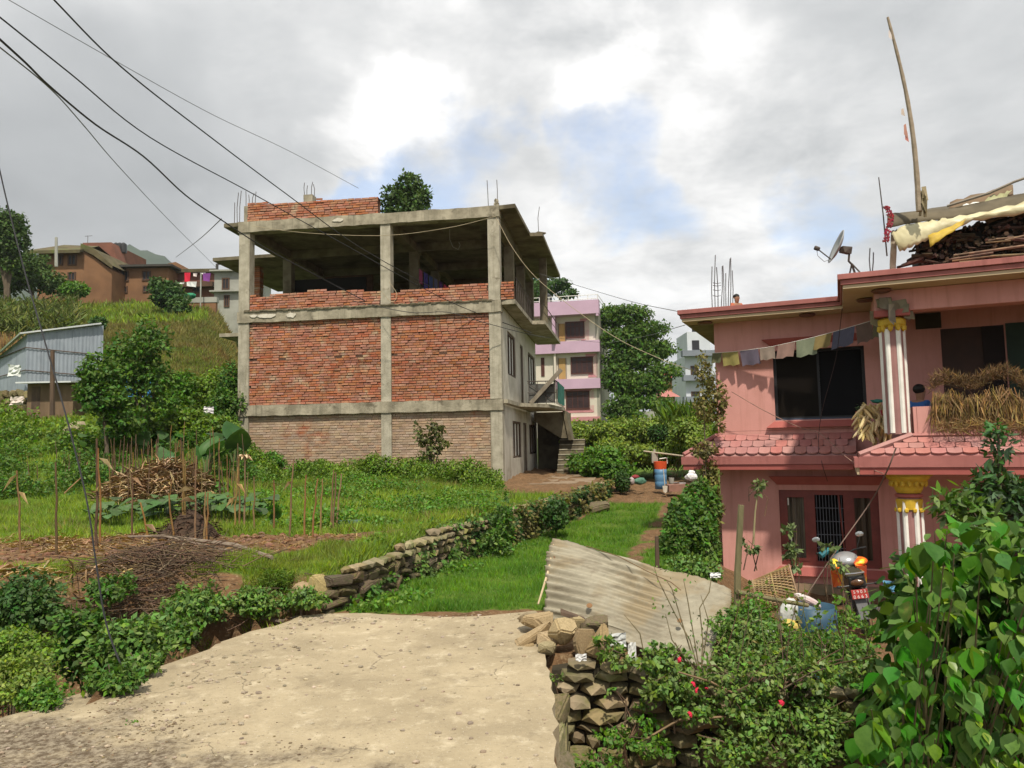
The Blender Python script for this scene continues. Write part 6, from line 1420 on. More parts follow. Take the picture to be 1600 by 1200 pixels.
bankplant('small bush where the gully meets the concrete corner', 262, 985, 6.4, 42, 26, 2200, .045, g_mul, shell=.3)
bankplant('low creeper at the right end of the bank near the fallen stick', 395, 940, 7.05, 38, 18, 1800, .045, g_vine, shell=.3)
bankplant('yellow green bush on the mound at the left edge', 25, 1010, 5.3, 48, 32, 4200, .03, g_yel, shell=.3)
bankplant('dull reddish green weeds at the foot of the mound', 15, 1060, 4.9, 60, 32, 3600, .03, g_mug, shell=.3)
bankplant('green weed tuft beside the loose gravel at lower left', 62, 1085, 4.75, 30, 22, 1400, .03, g_fresh, shell=.3)
bankplant('yellowish grass clump on the bank right of the fallen stick', 430, 905, 7.4, 24, 16, 1400, .05, g_yel, tmpl=long_leaf, name='grass_clump', cat='grass clump')
bankplant('shaded creeper below the corner where the soil bank begins', 470, 935, 7.1, 40, 14, 1500, .04, g_vine, shell=.3)
# plants on the retaining wall: leaves hug the wall face
def facing(name, n, y0, y1, size, m, label, thr, seed, out=.12, h0=-.05, h1=1.08):
    Y = NP.uniform(y0, y1, n); t = NP.uniform(h0, h1, n); k = (.5+.75*vnoise(Y*1.3, t*1.5+Y*.3, 1.5, seed)) > thr; Y, t = Y[k], t[k]; nn = len(Y)
    zp = ZP(Y); zt = H(XW(Y)-.3, Y); X = XW(Y)+.06+out*NP.random(nn)*(1+.6*(t > .8)); Z = zp+(zt-zp)*t
    X = X - .25*np.maximum(0, t-1)/.08*NP.random(nn)
    ax = rand_dirs(nn)*.8+np.array([.5, -.3, -.5]); o = scatter(name, LEAF, np.stack([X, Y, Z], 1), basis_from(ax, rand_dirs(nn)*.7+np.array([.8, -.5, .5])), size*(.6+.8*NP.random(nn))*(1+Y/40), m)
    stuff(o); return tag(o, label, 'creeper')
facing('wall_creeper', 6500, 9.5, 16.5, .05, g_vine, 'creeper leaves hugging the nearer half of the retaining wall face', .58, 2, out=.05)
facing('wall_creeper', 14000, 12.0, 24, .055, g_dark, 'darker creeper covering the far half of the retaining wall face', .50, 5, out=.09, h1=1.02)
facing('dry_creeper', 6000, 14, 24, .06, g_dry, 'dry brownish creeper threads hanging on the far wall face', .55, 9, out=.16)
facing('wall_foot_weeds', 2600, 7.4, 11.5, .05, g_mul, 'small weeds rooted in the near stones of the retaining wall', .72, 4, h1=.5)
for (lab, px, py, Y, rx, rz, n, m) in (
    ('leafy vine spilling over the middle of the retaining wall', 770, 850, 12.0, 24, 16, 800, g_vine),
    ('tall leafy vine climbing the retaining wall below the building corner', 786, 812, 12.5, 14, 40, 1100, g_mul),
    ('dark vine bulge where the wall passes below the worn ground', 868, 800, 15.5, 20, 26, 1500, g_dark)):
    bankplant(lab, px, py, Y, rx, rz, n, .07, m, name='creeper', cat='creeper', shell=.3)
for (lab, px, Y, h, r_, n, m) in (('round weed clump against the brick wall left of the middle column', 590, 21.2, 34, 30, 2200, g_yel), ('broad weed clump before the right brick panel', 650, 20.8, 32, 34, 2400, g_yel), ('high weed clump near the right corner of the brick building', 735, 19.8, 40, 30, 2600, g_yel), ('low weed clump left before the brick wall', 480, 21.6, 22, 34, 1800, g_fresh), ('weedy clump on the left third of the wall foot', 420, 21.8, 26, 30, 1700, g_fresh)):
    y_ = 690+ (1.6-hz((px-800)/F_PX*Y, Y))/Y*F_PX; bankplant(lab, px, y_-h*.45, Y, r_, h*.55, n, .085, m, name='weed_clump', cat='weeds', shell=.2)
# sapling against the wall
c = base_at(676, 20.6)
sb_ = Vector(c); sp_ = thing('sapling', 'slim dark leaved sapling growing against the right brick panel', 'sapling', sb_)
for (q, e) in (((676, 736), (684, 664)), ((673, 736), (664, 680)), ((679, 736), (694, 684)), ((675, 736), (655, 668)), ((677, 736), (672, 700))):
    e_ = at(e[0], e[1], 20.6)-sb_; MB().tube([(R.uniform(-.05, .05), 0, -.1), Vector((e_.x*.35, 0, e_.z*.5)), e_], [.022, .016, .006], 5).build('stem', bark, sp_)
foliage('leaves', [(tuple(Vector(b_[0])-sb_), b_[1]) for b_ in (B(684, 668, 20.6, 15, 11), B(668, 684, 20.6, 17, 11), B(692, 690, 20.6, 13, 12), B(655, 668, 20.6, 7, 5), B(678, 704, 20.6, 15, 9))], 520, .13, mat('olive_dark_leaf', (.09, .12, .03), (.12, .12, .045), 2, .5, leaf=.2, rnd=.4), sp_, shell=.2, clump=.5)
# climbers on the pink house corner
hc = lambda px, py, Y=13.8: at(px, py, Y)
plant('climbing_vine', 'leafy vine climbing the left corner of the pink house above the tiles', 'climbing vine', tuple(at(1104, 712, 13.9)), [B(1102, 590, 13.9, 14, 20), B(1122, 622, 13.95, 14, 24), B(1100, 640, 13.9, 14, 26), B(1096, 560, 14, 7, 10), B(1124, 660, 14, 7, 20)], 1500, .075, g_dry, .015, clump=.6, limb=False)
plant('hanging_vine', 'yellowing vine trailing from the tile corner down to the hedge', 'climbing vine', tuple(at(1105, 870, 13.6)), [B(1102, 700, 13.6, 18, 7), B(1108, 745, 13.7, 14, 26), B(1116, 790, 13.8, 9, 40), B(1100, 705, 13.6, 22, 8)], 1500, .085, g_dry, .02, clump=.4)
plant('hedge', 'dense green leafy hedge against the left corner of the pink house', 'hedge', base_at(1080, 12.6), [B(1072, 820, 12.4, 30, 44), B(1095, 790, 12.9, 26, 40), B(1100, 850, 12.4, 22, 46), B(1052, 850, 12, 20, 34)], 6500, .085, g_mul, .03, shell=.6, clump=0)
plant('creeper', 'low leafy creeper at the foot of the hedge by the tin sheet', 'creeper', base_at(1080, 10.6), [B(1075, 885, 10.6, 40, 16), B(1110, 893, 10.4, 16, 14)], 1500, .06, g_vine, .01)

# ------------------------------------------------------------------ dry maize stalks
stalk_m = mat('dry_maize_stalk', (0.27, 0.165, 0.07), (0.16, 0.095, 0.04), 12, .85, .2, rnd=.25, stretch=(1, 1, .4))
husk_m = mat('dry_maize_leaf', (0.52, 0.38, 0.21), (0.32, 0.21, 0.10), 10, .85, rnd=.35, leaf=.15)
stem_m = mat('dark_bare_stem', (0.14, 0.085, 0.05), (0.09, 0.055, 0.035), 12, .9, rnd=.2)
def stalk(px, ytop, ybot, label, husk=0, group='dry maize stalks standing in the plot', thick=1.0, bend=0, m=None, Yadd=0):
    # distance from where its foot meets the ground
    g = ground_at(px, ybot); Y = g.y; top = at(px+bend, ytop, Y)-g; t_ = thing('maize_stalk', label, 'maize stalk', g, 0, group)
    n = 5; pts = [top*(i/n)+Vector((R.uniform(-.012, .012), 0, 0)) if 0 < i else Vector((0, 0, -.05)) for i in range(n+1)]
    r = (.0075+.0005*Y)*thick; MB().tube(pts, [r*(1.15-.45*i/n) for i in range(n+1)], 6).build('stem', m or stalk_m, t_)
    for i in range(husk):
        q = top*R.uniform(.35, 1.0); a = R.uniform(0, 6.28); d = Vector((math.cos(a), math.sin(a)*.6, R.uniform(-.9, .3))).normalized(); L = R.uniform(.12, .26); s = d.cross(Vector((0, 0, 1))).normalized()*.016
        MB().add([q-s*.6, q+s*.6, q+d*L*.5+s+Vector((0, 0, .03)), q+d*L+Vector((0, 0, -.07)), q+d*L*.5-s+Vector((0, 0, .03))], [(0,1,2,3,4)]).build('dry_leaf', husk_m, t_)
    return t_
S = stalk
S(33, 735, 865, 'dry maize stalk nearest the left edge, its yellow top bent over', 2, bend=-6)
t_ = S(88, 722, 868, 'thick brown bare stalk second from the left edge', 0, thick=1.1, m=stem_m)
S(151, 685, 858, 'tallest dark brown stalk left of the leaf pile', 1, thick=1.35, m=stem_m); S(158, 700, 860, 'dark stalk leaning on the tallest one', 1, bend=-4)
S(206, 740, 848, 'dark stalk standing before the leaf pile', 1, thick=.9, m=stem_m); S(232, 785, 845, 'short stalk leaning left before the pumpkin leaves', 1, bend=-12)
S(272, 770, 848, 'short stalk leaning left of the stalk cluster', 0, bend=-8)
for (px, a, b, l, h) in ((286, 705, 845, 'left stem of the middle stalk cluster', 1), (290, 718, 846, 'second stem of the middle stalk cluster', 0), (306, 712, 848, 'pale stalk in the middle cluster with a torn tip', 2), (320, 768, 850, 'short left stalk of the pair before the soil heap', 0), (324, 770, 852, 'short right stalk of the pair before the soil heap', 0)): S(px, a, b, l, h)
S(366, 730, 832, 'stalk with drooping husk left of the white tufted one', 3, bend=5); S(374, 712, 832, 'thin stalk beside the white tufted stalk', 0)
tt = S(382, 712, 830, 'stalk topped by a pale open husk tuft', 0)
top = at(382, 712, tt.location.y)-tt.location
for i in range(9):
    a = 2*PI*i/9+R.uniform(-.3, .3); d = Vector((math.cos(a), math.sin(a), R.uniform(-.2, .35))).normalized(); s = d.cross(Vector((0, 0, 1))).normalized()*.02; L = R.uniform(.09, .15)
    MB().add([top-s*.4, top+s*.4, top+d*L*.6+s, top+d*L+Vector((0, 0, -.06)), top+d*L*.6-s], [(0,1,2,3,4)]).build('husk', mat('pale_husk', (.72, .60, .42), (.62, .42, .25), 8, .8), tt)
for (px, a, b, l, h, bd) in ((397, 745, 832, 'bare stalk right of the white tufted stalk', 0, 0), (428, 750, 830, 'thin stalk with a side leaf in the grass', 1, 0), (452, 718, 838, 'tall stalk with brown tassel in the right group', 1, 6), (476, 742, 840, 'bare stalk between the tasselled one and the right bundle', 0, 2), (488, 748, 842, 'leaning stalk left in the right bundle', 0, 8), (500, 748, 838, 'straight stalk in the right bundle', 0, 4),
    (517, 735, 830, 'tallest stalk of the rightmost bundle', 0, 4), (521, 738, 832, 'stalk close beside the tallest of the rightmost bundle', 0, 3), (524, 740, 828, 'slanting rightmost stalk of the plot', 0, 10)): S(px, a, b, l, h, bend=bd)
# many bare thin stems further back
for i in range(95):
    px_ = R.uniform(165, 390); yb = R.uniform(740, 792); S(px_, yb-R.uniform(38, 85), yb, 'thin bare stem among the many standing behind the leaf pile', 0, 'thin bare stems behind the leaf pile', thick=.65, bend=R.uniform(-5, 5), m=R.choice((stem_m, stalk_m)))
for i in range(16):
    px_ = R.uniform(40, 165); yb = R.uniform(725, 760); S(px_, yb-R.uniform(20, 40), yb, 'thin bare stem among the weeds left of the leaf pile', 0, 'thin bare stems in the left weeds', thick=.6, bend=R.uniform(-4, 4), m=stem_m)
# leaf pile: heaps of dry maize leaves
def litter(name, label, cat, px, py, Y, rx, ry, hgt, n, size, m, core=None, group=None):
    c = ground_at(px, py); o = Vector(c); t_ = thing(name, label, cat, o)
    a = NP.uniform(0, 2*PI, n); r_ = np.sqrt(NP.random(n)); x = rx*r_*np.cos(a); y = ry*r_*np.sin(a)
    zz = H(x+o.x, y+o.y)-o.z; top = hgt*(1-r_**2)*(1+.25*np.sin(x*7+1)*np.cos(y*5)); z = zz+top*(.82+.22*NP.random(n))
    ax = rand_dirs(n)*np.array([1, 1, .38]); scatter('leaves', long_leaf, np.stack([x, y, z], 1), basis_from(ax, rand_dirs(n)*.5+np.array([0, 0, 1])), size*(.5+.9*NP.random(n)), m, t_)
    if core:
        mb = MB(); k = 20; g = 9; v = []
        for i in range(g+1):
            for j in range(k):
                rr = i/g; x_, y_ = rx*rr*math.cos(2*PI*j/k), ry*rr*math.sin(2*PI*j/k); v.append((x_, y_, hz(x_+o.x, y_+o.y)-o.z+hgt*(1-rr**2)*.80*(1+.25*math.sin(x_*7+1)*math.cos(y_*5))-.02))
        mb.add(v, [(i*k+j, i*k+(j+1) % k, (i+1)*k+(j+1) % k, (i+1)*k+j) for i in range(g) for j in range(k)]); mb.build('core', core, t_, smooth=True)
    return t_
litter('leaf_pile', 'large pile of dry cut maize leaves and stalks behind the stalks', 'leaf pile', 246, 778, 0, 1.15, 1.0, .62, 3600, .28, mat('grey_brown_dry_leaf', (.50, .37, .21), (.30, .205, .115), 10, .9, rnd=.4), mat('pile_core', (.14, .09, .045), (.08, .05, .03), 4, .95))
litter('soil_heap', 'dark brown heap of compost between the stalk cluster and brushwood', 'soil heap', 292, 842, 0, .45, .4, .42, 500, .10, mat('brown_litter', (.11, .065, .04), (.07, .04, .025), 8, .95, rnd=.4), mat('dark_compost', (.075, .045, .03), (.045, .03, .02), 14, .95, .6, 40))
for (px_, py_, rx, ry, n, sz, lab) in ((60, 850, 1.5, .6, 700, .15, 'scattered dry straw on the bare soil at the left'), (190, 862, 1.0, .5, 420, .15, 'scattered dry straw before the tallest stalk'), (110, 905, .8, .35, 160, .26, 'long pale dry leaves draped over the bank edge'), (440, 850, 1.1, .8, 260, .09, 'bits of straw on the reddish dug soil'), (560, 950, .9, .22, 130, .05, 'leaf litter where the concrete meets the lane')):
    c = ground_at(px_, py_); a = NP.uniform(0, 2*PI, n); r_ = np.sqrt(NP.random(n)); x = c.x+rx*r_*np.cos(a); y = c.y+ry*r_*np.sin(a); k = x > -20
    org = np.stack([x, y, H(x, y)+.01+.03*NP.random(n)], 1); ax = rand_dirs(n)*np.array([1, 1, .15]); o = scatter('dry_straw', long_leaf, org, basis_from(ax, rand_dirs(n)*.3+np.array([0, 0, 1])), sz*(.4+NP.random(n)), husk_m); stuff(o); tag(o, lab, 'straw')
# big leaves: pumpkin and taro
def big_leaf_mesh(name, m, kind):
    v = []; f = []; n = 14
    if kind == 'round': out = [(math.cos(a)*(1+.12*math.sin(3*a)), math.sin(a)*(1+.12*math.cos(4*a))) for a in [2*PI*i/n+.2 for i in range(n)]]
    else: out = [(.0, -.35), (.45, -.75), (.75, -.35), (.72, .1), (.5, .6), (.22, 1.0), (0, 1.25), (-.22, 1.0), (-.5, .6), (-.72, .1), (-.75, -.35), (-.45, -.75)]
    v.append((0, 0, -.06)); 
    for ring in (.5, 1.0):
        for (x, y) in out: v.append((x*ring, y*ring, (.10 if ring == .5 else .02)*1.0-(.22*y*y if ring == 1 else .03)+.10*abs(x)*ring))
    n = len(out)
    for i in range(n): f.append((0, 1+i, 1+(i+1) % n)); f.append((1+i, 1+n+i, 1+n+(i+1) % n, 1+(i+1) % n))
    return MB().add(v, f).mesh(name, m, smooth=True)
pk_m = mat('pumpkin_leaf', (0.085, 0.150, 0.050), (0.055, 0.110, 0.032), 3, .6, leaf=.2, rnd=.3); taro_m = mat('taro_leaf', (0.050, 0.135, 0.030), (0.035, 0.10, 0.022), 2, .45, leaf=.3, rnd=.25, spec=.5)
PKM = big_leaf_mesh('leaf', pk_m, 'round'); TRM = big_leaf_mesh('leaf', taro_m, 'taro'); PKG = big_leaf_mesh('leaf', mat('green_pumpkin_leaf', (.05, .14, .02), (.04, .10, .016), 3, .6, leaf=.25, rnd=.3), 'round')
def leafpatch(name, label, cat, px, py, n, rx, ry, hgt, s, me, tilt=.5):
    c = ground_at(px, py); t_ = thing(name, label, cat, c)
    for i in range(n):
        x, y = R.uniform(-rx, rx), R.uniform(-ry, ry); z = hz(c.x+x, c.y+y)-c.z; h = hgt*R.uniform(.45, 1)
        o = bpy.data.objects.new('leaf', me); COL.objects.link(o); o.parent = t_; o.location = (x, y, z+h); q = s*R.uniform(.6, 1.15); o.scale = (q, q, q); o.rotation_euler = (R.uniform(-.1, .9)*tilt*1.2, R.uniform(-.6, .6)*tilt, R.uniform(-1.2, 1.2)+(PI if me is TRM else 0))
    mb = MB()
    for ch in t_.children: p = ch.location; mb.tube([(p.x*.9, p.y*.9+.03, hz(c.x+p.x, c.y+p.y)-c.z-.02), (p.x, p.y, p.z)], .008, 4)
    stuff(mb.build('stalks', mat('green_petiole', (.10, .15, .05), None, 5), t_)); return t_
leafpatch('pumpkin_vine', 'grey green pumpkin leaves sprawling in front of the leaf pile', 'pumpkin vine', 235, 815, 80, .95, .6, .34, .12, PKM)
leafpatch('pumpkin_vine', 'pumpkin leaves right of the middle stalk cluster', 'pumpkin vine', 350, 812, 60, .7, .7, .38, .12, PKM)
leafpatch('pumpkin_vine', 'bright pumpkin leaves in a row behind the leaf pile', 'pumpkin vine', 215, 708, 34, 1.6, .8, .55, .20, PKG, .9)
leafpatch('pumpkin_vine', 'yellowish pumpkin leaves on the roof front of the low hut', 'pumpkin vine', 92, 640, 26, .7, .3, 1.0, .19, big_leaf_mesh('leaf', mat('yellow_pumpkin_leaf', (.18, .20, .05), (.08, .13, .03), 1.5, .6, leaf=.25, rnd=.4), 'round'), .8)
def taro(label, px, py_top, Y, n, s, spread):
    b = base_at(px, Y); t_ = thing('taro_plant', label, 'taro plant', b); hh = at(px, py_top, Y).z-b[2]
    for i in range(n):
        a = R.uniform(0, 6.28); x, y = spread*math.cos(a), spread*.6*math.sin(a)-.1; h = hh*R.uniform(.6, .95)
        MB().tube([(0, 0, 0), (x*.4, y*.4, h*.6), (x, y, h)], [.03, .022, .014], 5).build('petiole', MATS['green_petiole'], t_)
        o = bpy.data.objects.new('leaf', TRM); COL.objects.link(o); o.parent = t_; o.location = (x, y, h); q = s*R.uniform(.75, 1.1); o.scale = (q, q, q); o.rotation_euler = (R.uniform(.5, 1.1), R.uniform(-.3, .3), math.atan2(y, x)-PI/2+PI*0)
taro('big taro plant with broad leaves at the left foot of the brick building', 368, 668, 18.5, 4, .42, .35)
taro('taro plant with hanging leaves left of the biggest one', 322, 690, 17.5, 5, .30, .4)
taro('smaller taro plant among the thin bare stems', 262, 700, 17, 5, .24, .35)
taro('young taro with upright leaf beside the dry stalks on the grass', 425, 790, 11.2, 3, .13, .10)
# brushwood heap and branches on the bank
def brush():
    c = ground_at(275, 885); t_ = thing('brushwood', 'tangle of dry brushwood and twigs lying over the bank edge', 'brushwood', c)
    mb = MB(); n = 0
    for i in range(1050):
        x = R.gauss(0, .40); y = R.uniform(-.95, .12); z = max(hz(c.x+x, c.y+y)-c.z, -.36)+R.uniform(.0, .30)*max(.2, 1-abs(x)*.9); L = R.uniform(.12, .55); a = R.gauss(0, .7)+(PI if R.random() < .5 else 0); e = R.uniform(-.6, .35)
        d = Vector((math.cos(a)*math.cos(e), math.sin(a)*math.cos(e), math.sin(e)))*L; p = Vector((x, y, z)); k = p+d*.5+Vector((0, 0, R.uniform(-.03, .03)))
        if i < 90: MB().tube([p, k, p+d], [R.uniform(.004, .009), .005, .002], 4).build('twig', twig_m, t_)
        else: mb.tube([p, k, p+d], [R.uniform(.003, .007), .004, .002], 4)
    stuff(mb.build('small_twigs', twig_m, t_))
brush()
dead = mat('pale_dead_branch', (.34, .26, .17), (.24, .18, .12), 10, .9, .3)
def stick(label, pts, r, m=dead, name='fallen_branch', cat='branch', lift=.05):
    P = []
    for i, p in enumerate(pts):
        g = ground_at(p[0], p[1]); P.append(g+Vector((0, 0, lift)))
    o = P[0].copy(); ob = MB().tube([q-o for q in P], r, 6).build(name, m); ob.location = o; return tag(ob, label, cat)
stick('long grey dead branch lying along the top of the bank', [(200, 853), (255, 852), (310, 860), (365, 868), (425, 890)], [.015, .02, .025, .03, .022], mat('grey_dead_branch', (.25, .20, .15), (.17, .13, .10), 10, .9, .3), lift=.12)
stick('thinner dead branch just below the long grey one', [(262, 852), (320, 866), (400, 884)], [.012, .016, .010], MATS['grey_dead_branch'], lift=.10)
stick('pale fallen stick pointing from the bank on to the concrete', [(400, 927), (425, 945), (452, 965)], [.012, .014, .009])
stick('pale stick leaning down the dark bank face', [(190, 922), (212, 945), (232, 975)], [.008, .010, .005])
stick('pale crooked branch sticking out of the brushwood', [(290, 868), (283, 888), (262, 912), (240, 930)], [.012, .012, .009, .004], lift=.2)
stick('long dry maize leaf lying over the left bank', [(40, 935), (70, 922), (95, 912)], [.006, .022, .006], husk_m, 'dry_leaf', 'leaf', .06)
stick('dry brown stalk leaning between the dark stalks', [(100, 790), (125, 765), (138, 735)], [.012, .014, .010], stalk_m, 'fallen_stalk', 'stalk', .25)
stick('wide grey stone edge stick beside the concrete corner', [(395, 965), (440, 975), (465, 967)], [.02, .022, .015], MATS['grey_dead_branch'], lift=.02)
# green box on the grass
c = ground_at(546, 826); o = MB().box((0, 0, .06), (.34, .16, .13), .1).build('green_box', mat('dull_green_tin', (.10, .17, .13), (.07, .12, .09), 6, .7), bevel=.01); o.location = c; tag(o, 'dull green tin box lying in the grass beside the dug soil', 'box')
# clods on the dug soil
clod = MB(); 
for i in range(900):
    y = R.uniform(7.7, 10.4); x = R.uniform(-6.5, -2.2-.5*(9.4-y) if y < 9.4 else -2.2)
    if zone_soil(np.array([x]), np.array([y]))[0] < .5: continue
    s = R.uniform(.012, .045); clod.ico((x, y, hz(x, y)+s*.2), (s*1.2, s, s*.8), 1, .25)
o = stuff(clod.build('soil_clods', mat('reddish_clod', (.22, .125, .07), (.13, .075, .042), 9, .95, rnd=.3))); tag(o, 'small reddish clods of earth strewn over the dug plot', 'soil clods')
# ================================================================== stone walls
def dry_wall(name, label, pts, zb, zt, cw, chh, depth_n, matset, flip=1, jitter=.03, core_m=None, limit=300, dep=.09):
    """stones laid along a line of points; zb/zt functions of arclength"""
    P = [Vector((p[0], p[1], 0)) for p in pts]; t_ = thing(name, label, 'stone wall', (P[0].x, P[0].y, 0)); o = Vector((P[0].x, P[0].y, 0)); cnt = 0
    L = [0]
    for i in range(1, len(P)): L.append(L[-1]+(P[i]-P[i-1]).length)
    def pos(s):
        for i in range(1, len(P)):
            if s <= L[i] or i == len(P)-1:
                t = (s-L[i-1])/(L[i]-L[i-1]); q = P[i-1].lerp(P[i], t); d = (P[i]-P[i-1]).normalized(); return q, d
    z_off = 0; row = 0; rest_ = MB()
    hmax = max(zt(s)-zb(s) for s in np.linspace(0, L[-1], 20))
    zrow = 0.0
    while zrow < hmax:
        h = chh*R.uniform(.8, 1.25); s = R.uniform(0, cw*.5)
        while s < L[-1]:
            w = cw*R.uniform(.55, 1.7); sc_ = 1+.02*s; q, d = pos(min(s+w/2, L[-1])); z0 = zb(s)+zrow
            if z0+h*.6 < zt(s):
                rz = math.atan2(d.y, d.x); nrm = Vector((d.y, -d.x, 0))*flip
                loc = q-o+nrm*R.uniform(-jitter, jitter*1.6); me = R.choice(matset)
                hh = h*R.uniform(.85, 1.2)
                if cnt < limit:
                    put_stone(me, (loc.x, loc.y, z0+h/2), (w*.51, dep+R.uniform(-.02, .02), hh*.50), (R.uniform(-.12, .12), R.uniform(-.14, .14)*min(1, h/w*1.6), rz+R.uniform(-.2, .2)), t_); cnt += 1
                else:
                    rest_.ico((loc.x, loc.y, z0+h/2), (w*.52, .14, hh*.52), 1, .2)
            s += w*.97
        zrow += h*.93; row += 1
    cb = MB(); ss = np.linspace(0, L[-1], 30)
    for a, b in zip(ss[:-1], ss[1:]):
        (qa, da), (qb, db) = pos(a), pos(b); na = Vector((da.y, -da.x, 0))*flip; nb = Vector((db.y, -db.x, 0))*flip
        A0 = qa-o-na*.05; B0 = qb-o-nb*.05; A1 = qa-o-na*.30; B1 = qb-o-nb*.30
        z = lambda s, k: zt(s)-.07 if k else zb(s)-.3
        cb.add([(A0.x, A0.y, z(a, 0)), (B0.x, B0.y, z(b, 0)), (B0.x, B0.y, z(b, 1)), (A0.x, A0.y, z(a, 1)), (A1.x, A1.y, z(a, 0)), (B1.x, B1.y, z(b, 0)), (B1.x, B1.y, z(b, 1)), (A1.x, A1.y, z(a, 1))], [(0,1,2,3), (3,2,6,7), (5,4,7,6)])
    cb.build('wall_core', core_m or mat('dark_earth_core', (.06, .05, .032), (.035, .03, .02), 8, .95, .5), t_)
    if rest_.v: stuff(rest_.build('more_stones', stone_m, t_))
    return t_
ys_w = list(np.arange(7.12, 25, .4)); pts = [(float(XW(y))+.03, y) for y in ys_w]
def yl(s):  # arclength to Y (nearly straight)
    return 7.12+s*.965
RK2 = [rock_mesh('stone', mat('brown_earthy_stone', (.17, .13, .08), (.10, .08, .048), 6, .92, .6, 22, c3=(.10, .12, .03), s3=2.6, a3=(.5, .7), rnd=.3), 80+i) for i in range(6)]
dry_wall('retaining_wall', 'long overgrown dry stone retaining wall between the grassy plot and the lane', pts, lambda s: float(ZP(yl(s)))-.06, lambda s: hz(float(XW(yl(s)))-.25, yl(s))-.02, .17, .105, 1, RK2, jitter=.02, dep=.085)
# nearer wall to the right of the concrete, towards the big bush
zt_r = lambda s: -.04-.10*sm(np.array([(s-.5)/1.5]))[0]+.03*math.sin(s*5)
dry_wall('stone_wall', 'mossy dry stone wall dropping beside the concrete edge under the roses', [(.25, 5.60), (1.2, 5.50), (2.4, 5.40), (4.6, 5.25)], lambda s: -1.72, zt_r, .19, .088, 1, ROCKS, jitter=.045, limit=298, dep=.12)
# side of the fill under the slab
dry_wall('slab_footing', 'shadowed stone footing under the right edge of the concrete slab', [(.20, 5.5), (.19, 1.6)], lambda s: -1.72, lambda s: -.22, .3, .17, 1, ROCKS, flip=-1, limit=120)
# loose stones heaped on the wall top: (px, py, Y, size, rot)
loose = [(838, 970, 6.35, (.15, .09, .06), (.1, .1, .2), 'flat tan stone at the left end of the heap'),
 (836, 993, 6.0, (.15, .06, .045), (.2, -.55, .1), 'pale slab shaped stone tilted beside the concrete'),
 (858, 1000, 5.9, (.075, .07, .05), (.1, .1, 1.0), 'small tan stone between the pale slab and the big block'),
 (877, 990, 5.85, (.10, .09, .095), (.5, .3, .4), 'big squarish yellow stone in the middle of the heap'),
 (893, 975, 6.0, (.085, .08, .06), (.1, .0, .2), 'rounded yellow stone resting against the tin sheet'),
 (911, 1003, 5.75, (.075, .05, .10), (.1, .2, .3), 'upright tan stone right of the big block'),
 (938, 1008, 5.65, (.11, .07, .11), (.5, -.3, .9), 'pale triangular stone leaning under the bush'),
 (914, 984, 5.9, (.045, .04, .045), (.3, .3, .3), 'small brown stone wedged above the upright one'),
 (824, 1012, 5.95, (.05, .05, .035), (.2, 0, 0), 'small stone at the concrete edge below the pale slab'),
 (855, 1015, 5.75, (.07, .07, .045), (0, 0, .5), 'tan stone at the foot of the heap on the wall top'),
 (820, 966, 6.4, (.07, .06, .04), (0, 0, .5), 'small tan stone lying left of the flat one'),
 (931, 975, 5.9, (.10, .06, .045), (.1, -.1, -.1), 'dark reddish stone touching the tin sheet')]
for i, (px_, py_, Y, s, r_, lab) in enumerate(loose):
    me = ROCKL[i % 6] if i not in (11, 7) else RK2[i % 6]; o = put_stone(me, at(px_, py_, Y), s, r_, None, 'loose_stone'); tag(o, lab, 'stone', 'loose stones heaped on the wall top')
o = MB().box((0, 0, 0), (.20, .05, .025), Euler((.1, .38, .2)).to_matrix(), jit=.01).build('wood_piece', wood_d); o.location = at(893, 962, 6.0); tag(o, 'dark split wood piece lying on top of the loose stones', 'wood')
# rubble edge stones at the far corner of the concrete
for (px_, py_, s, lab) in ((498, 918, .13, 'large tan corner stone where the retaining wall begins'), (473, 925, .09, 'low tan stone left of the corner stone'), (542, 905, .08, 'upright stone beside the corner stone'), (645, 884, .05, 'loose stone on the foot of the retaining wall'), (676, 872, .07, 'pointed stone leaning on the retaining wall'), (934, 795, .30, 'rounded brown boulder beside the lane grass')):
    g = ground_at(px_, py_+8); o = put_stone(ROCKL[int(px_) % 6] if px_ < 900 else RK2[1], g+Vector((0, 0, s*.5)), (s, s*.8, s*.9 if px_ < 900 else s*.55), (R.uniform(-.2, .2), R.uniform(-.2, .2), R.uniform(0, 6)), None, 'edge_stone'); tag(o, lab, 'stone')
# pebbles and crumbs on the concrete
peb = MB()
for i in range(3600):
    y = 1.9+5.1*R.random()**.8; x = R.uniform(float(XS(y))+.1, .15); w = max(0, (4.5-y)) + (.9 if x < -1.6 else .12) + (1.2 if y > 6.75 else 0)
    if R.random() > .12+.35*w: continue
    s = R.choice((R.uniform(.003, .007), R.uniform(.004, .012), R.uniform(.008, .018))); peb.ico((x, y, s*.3), (s*1.3, s, s*.7), 1, .25)
o = stuff(peb.build('pebbles', mat('pale_pebble', (.36, .30, .22), (.22, .18, .13), 20, .9, rnd=.35))); tag(o, 'grit and small pebbles scattered over the worn concrete', 'pebbles')
o = MB().ico((0, 0, .02), (.035, .03, .02), 2, .2).build('dung', mat('brown_dung', (.12, .08, .05), None, 20)); o.location = ground_at(176, 1108); tag(o, 'small dark brown clump lying on the concrete at lower left', 'clump')
o = MB().ico((0, 0, .02), (.022, .02, .014), 2, .2).build('dark_stone', mat('grey_dark_stone', (.10, .09, .08), None, 20)); o.location = ground_at(616, 988); tag(o, 'small dark stone in the middle of the concrete', 'stone')
c = ground_at(206, 1141); plant('weed_tuft', 'small weed sprouting from a crack in the concrete', 'weed', c, [((c.x, c.y, c.z+.02), (.07, .05, .03))], 160, .02, g_fresh, 0)

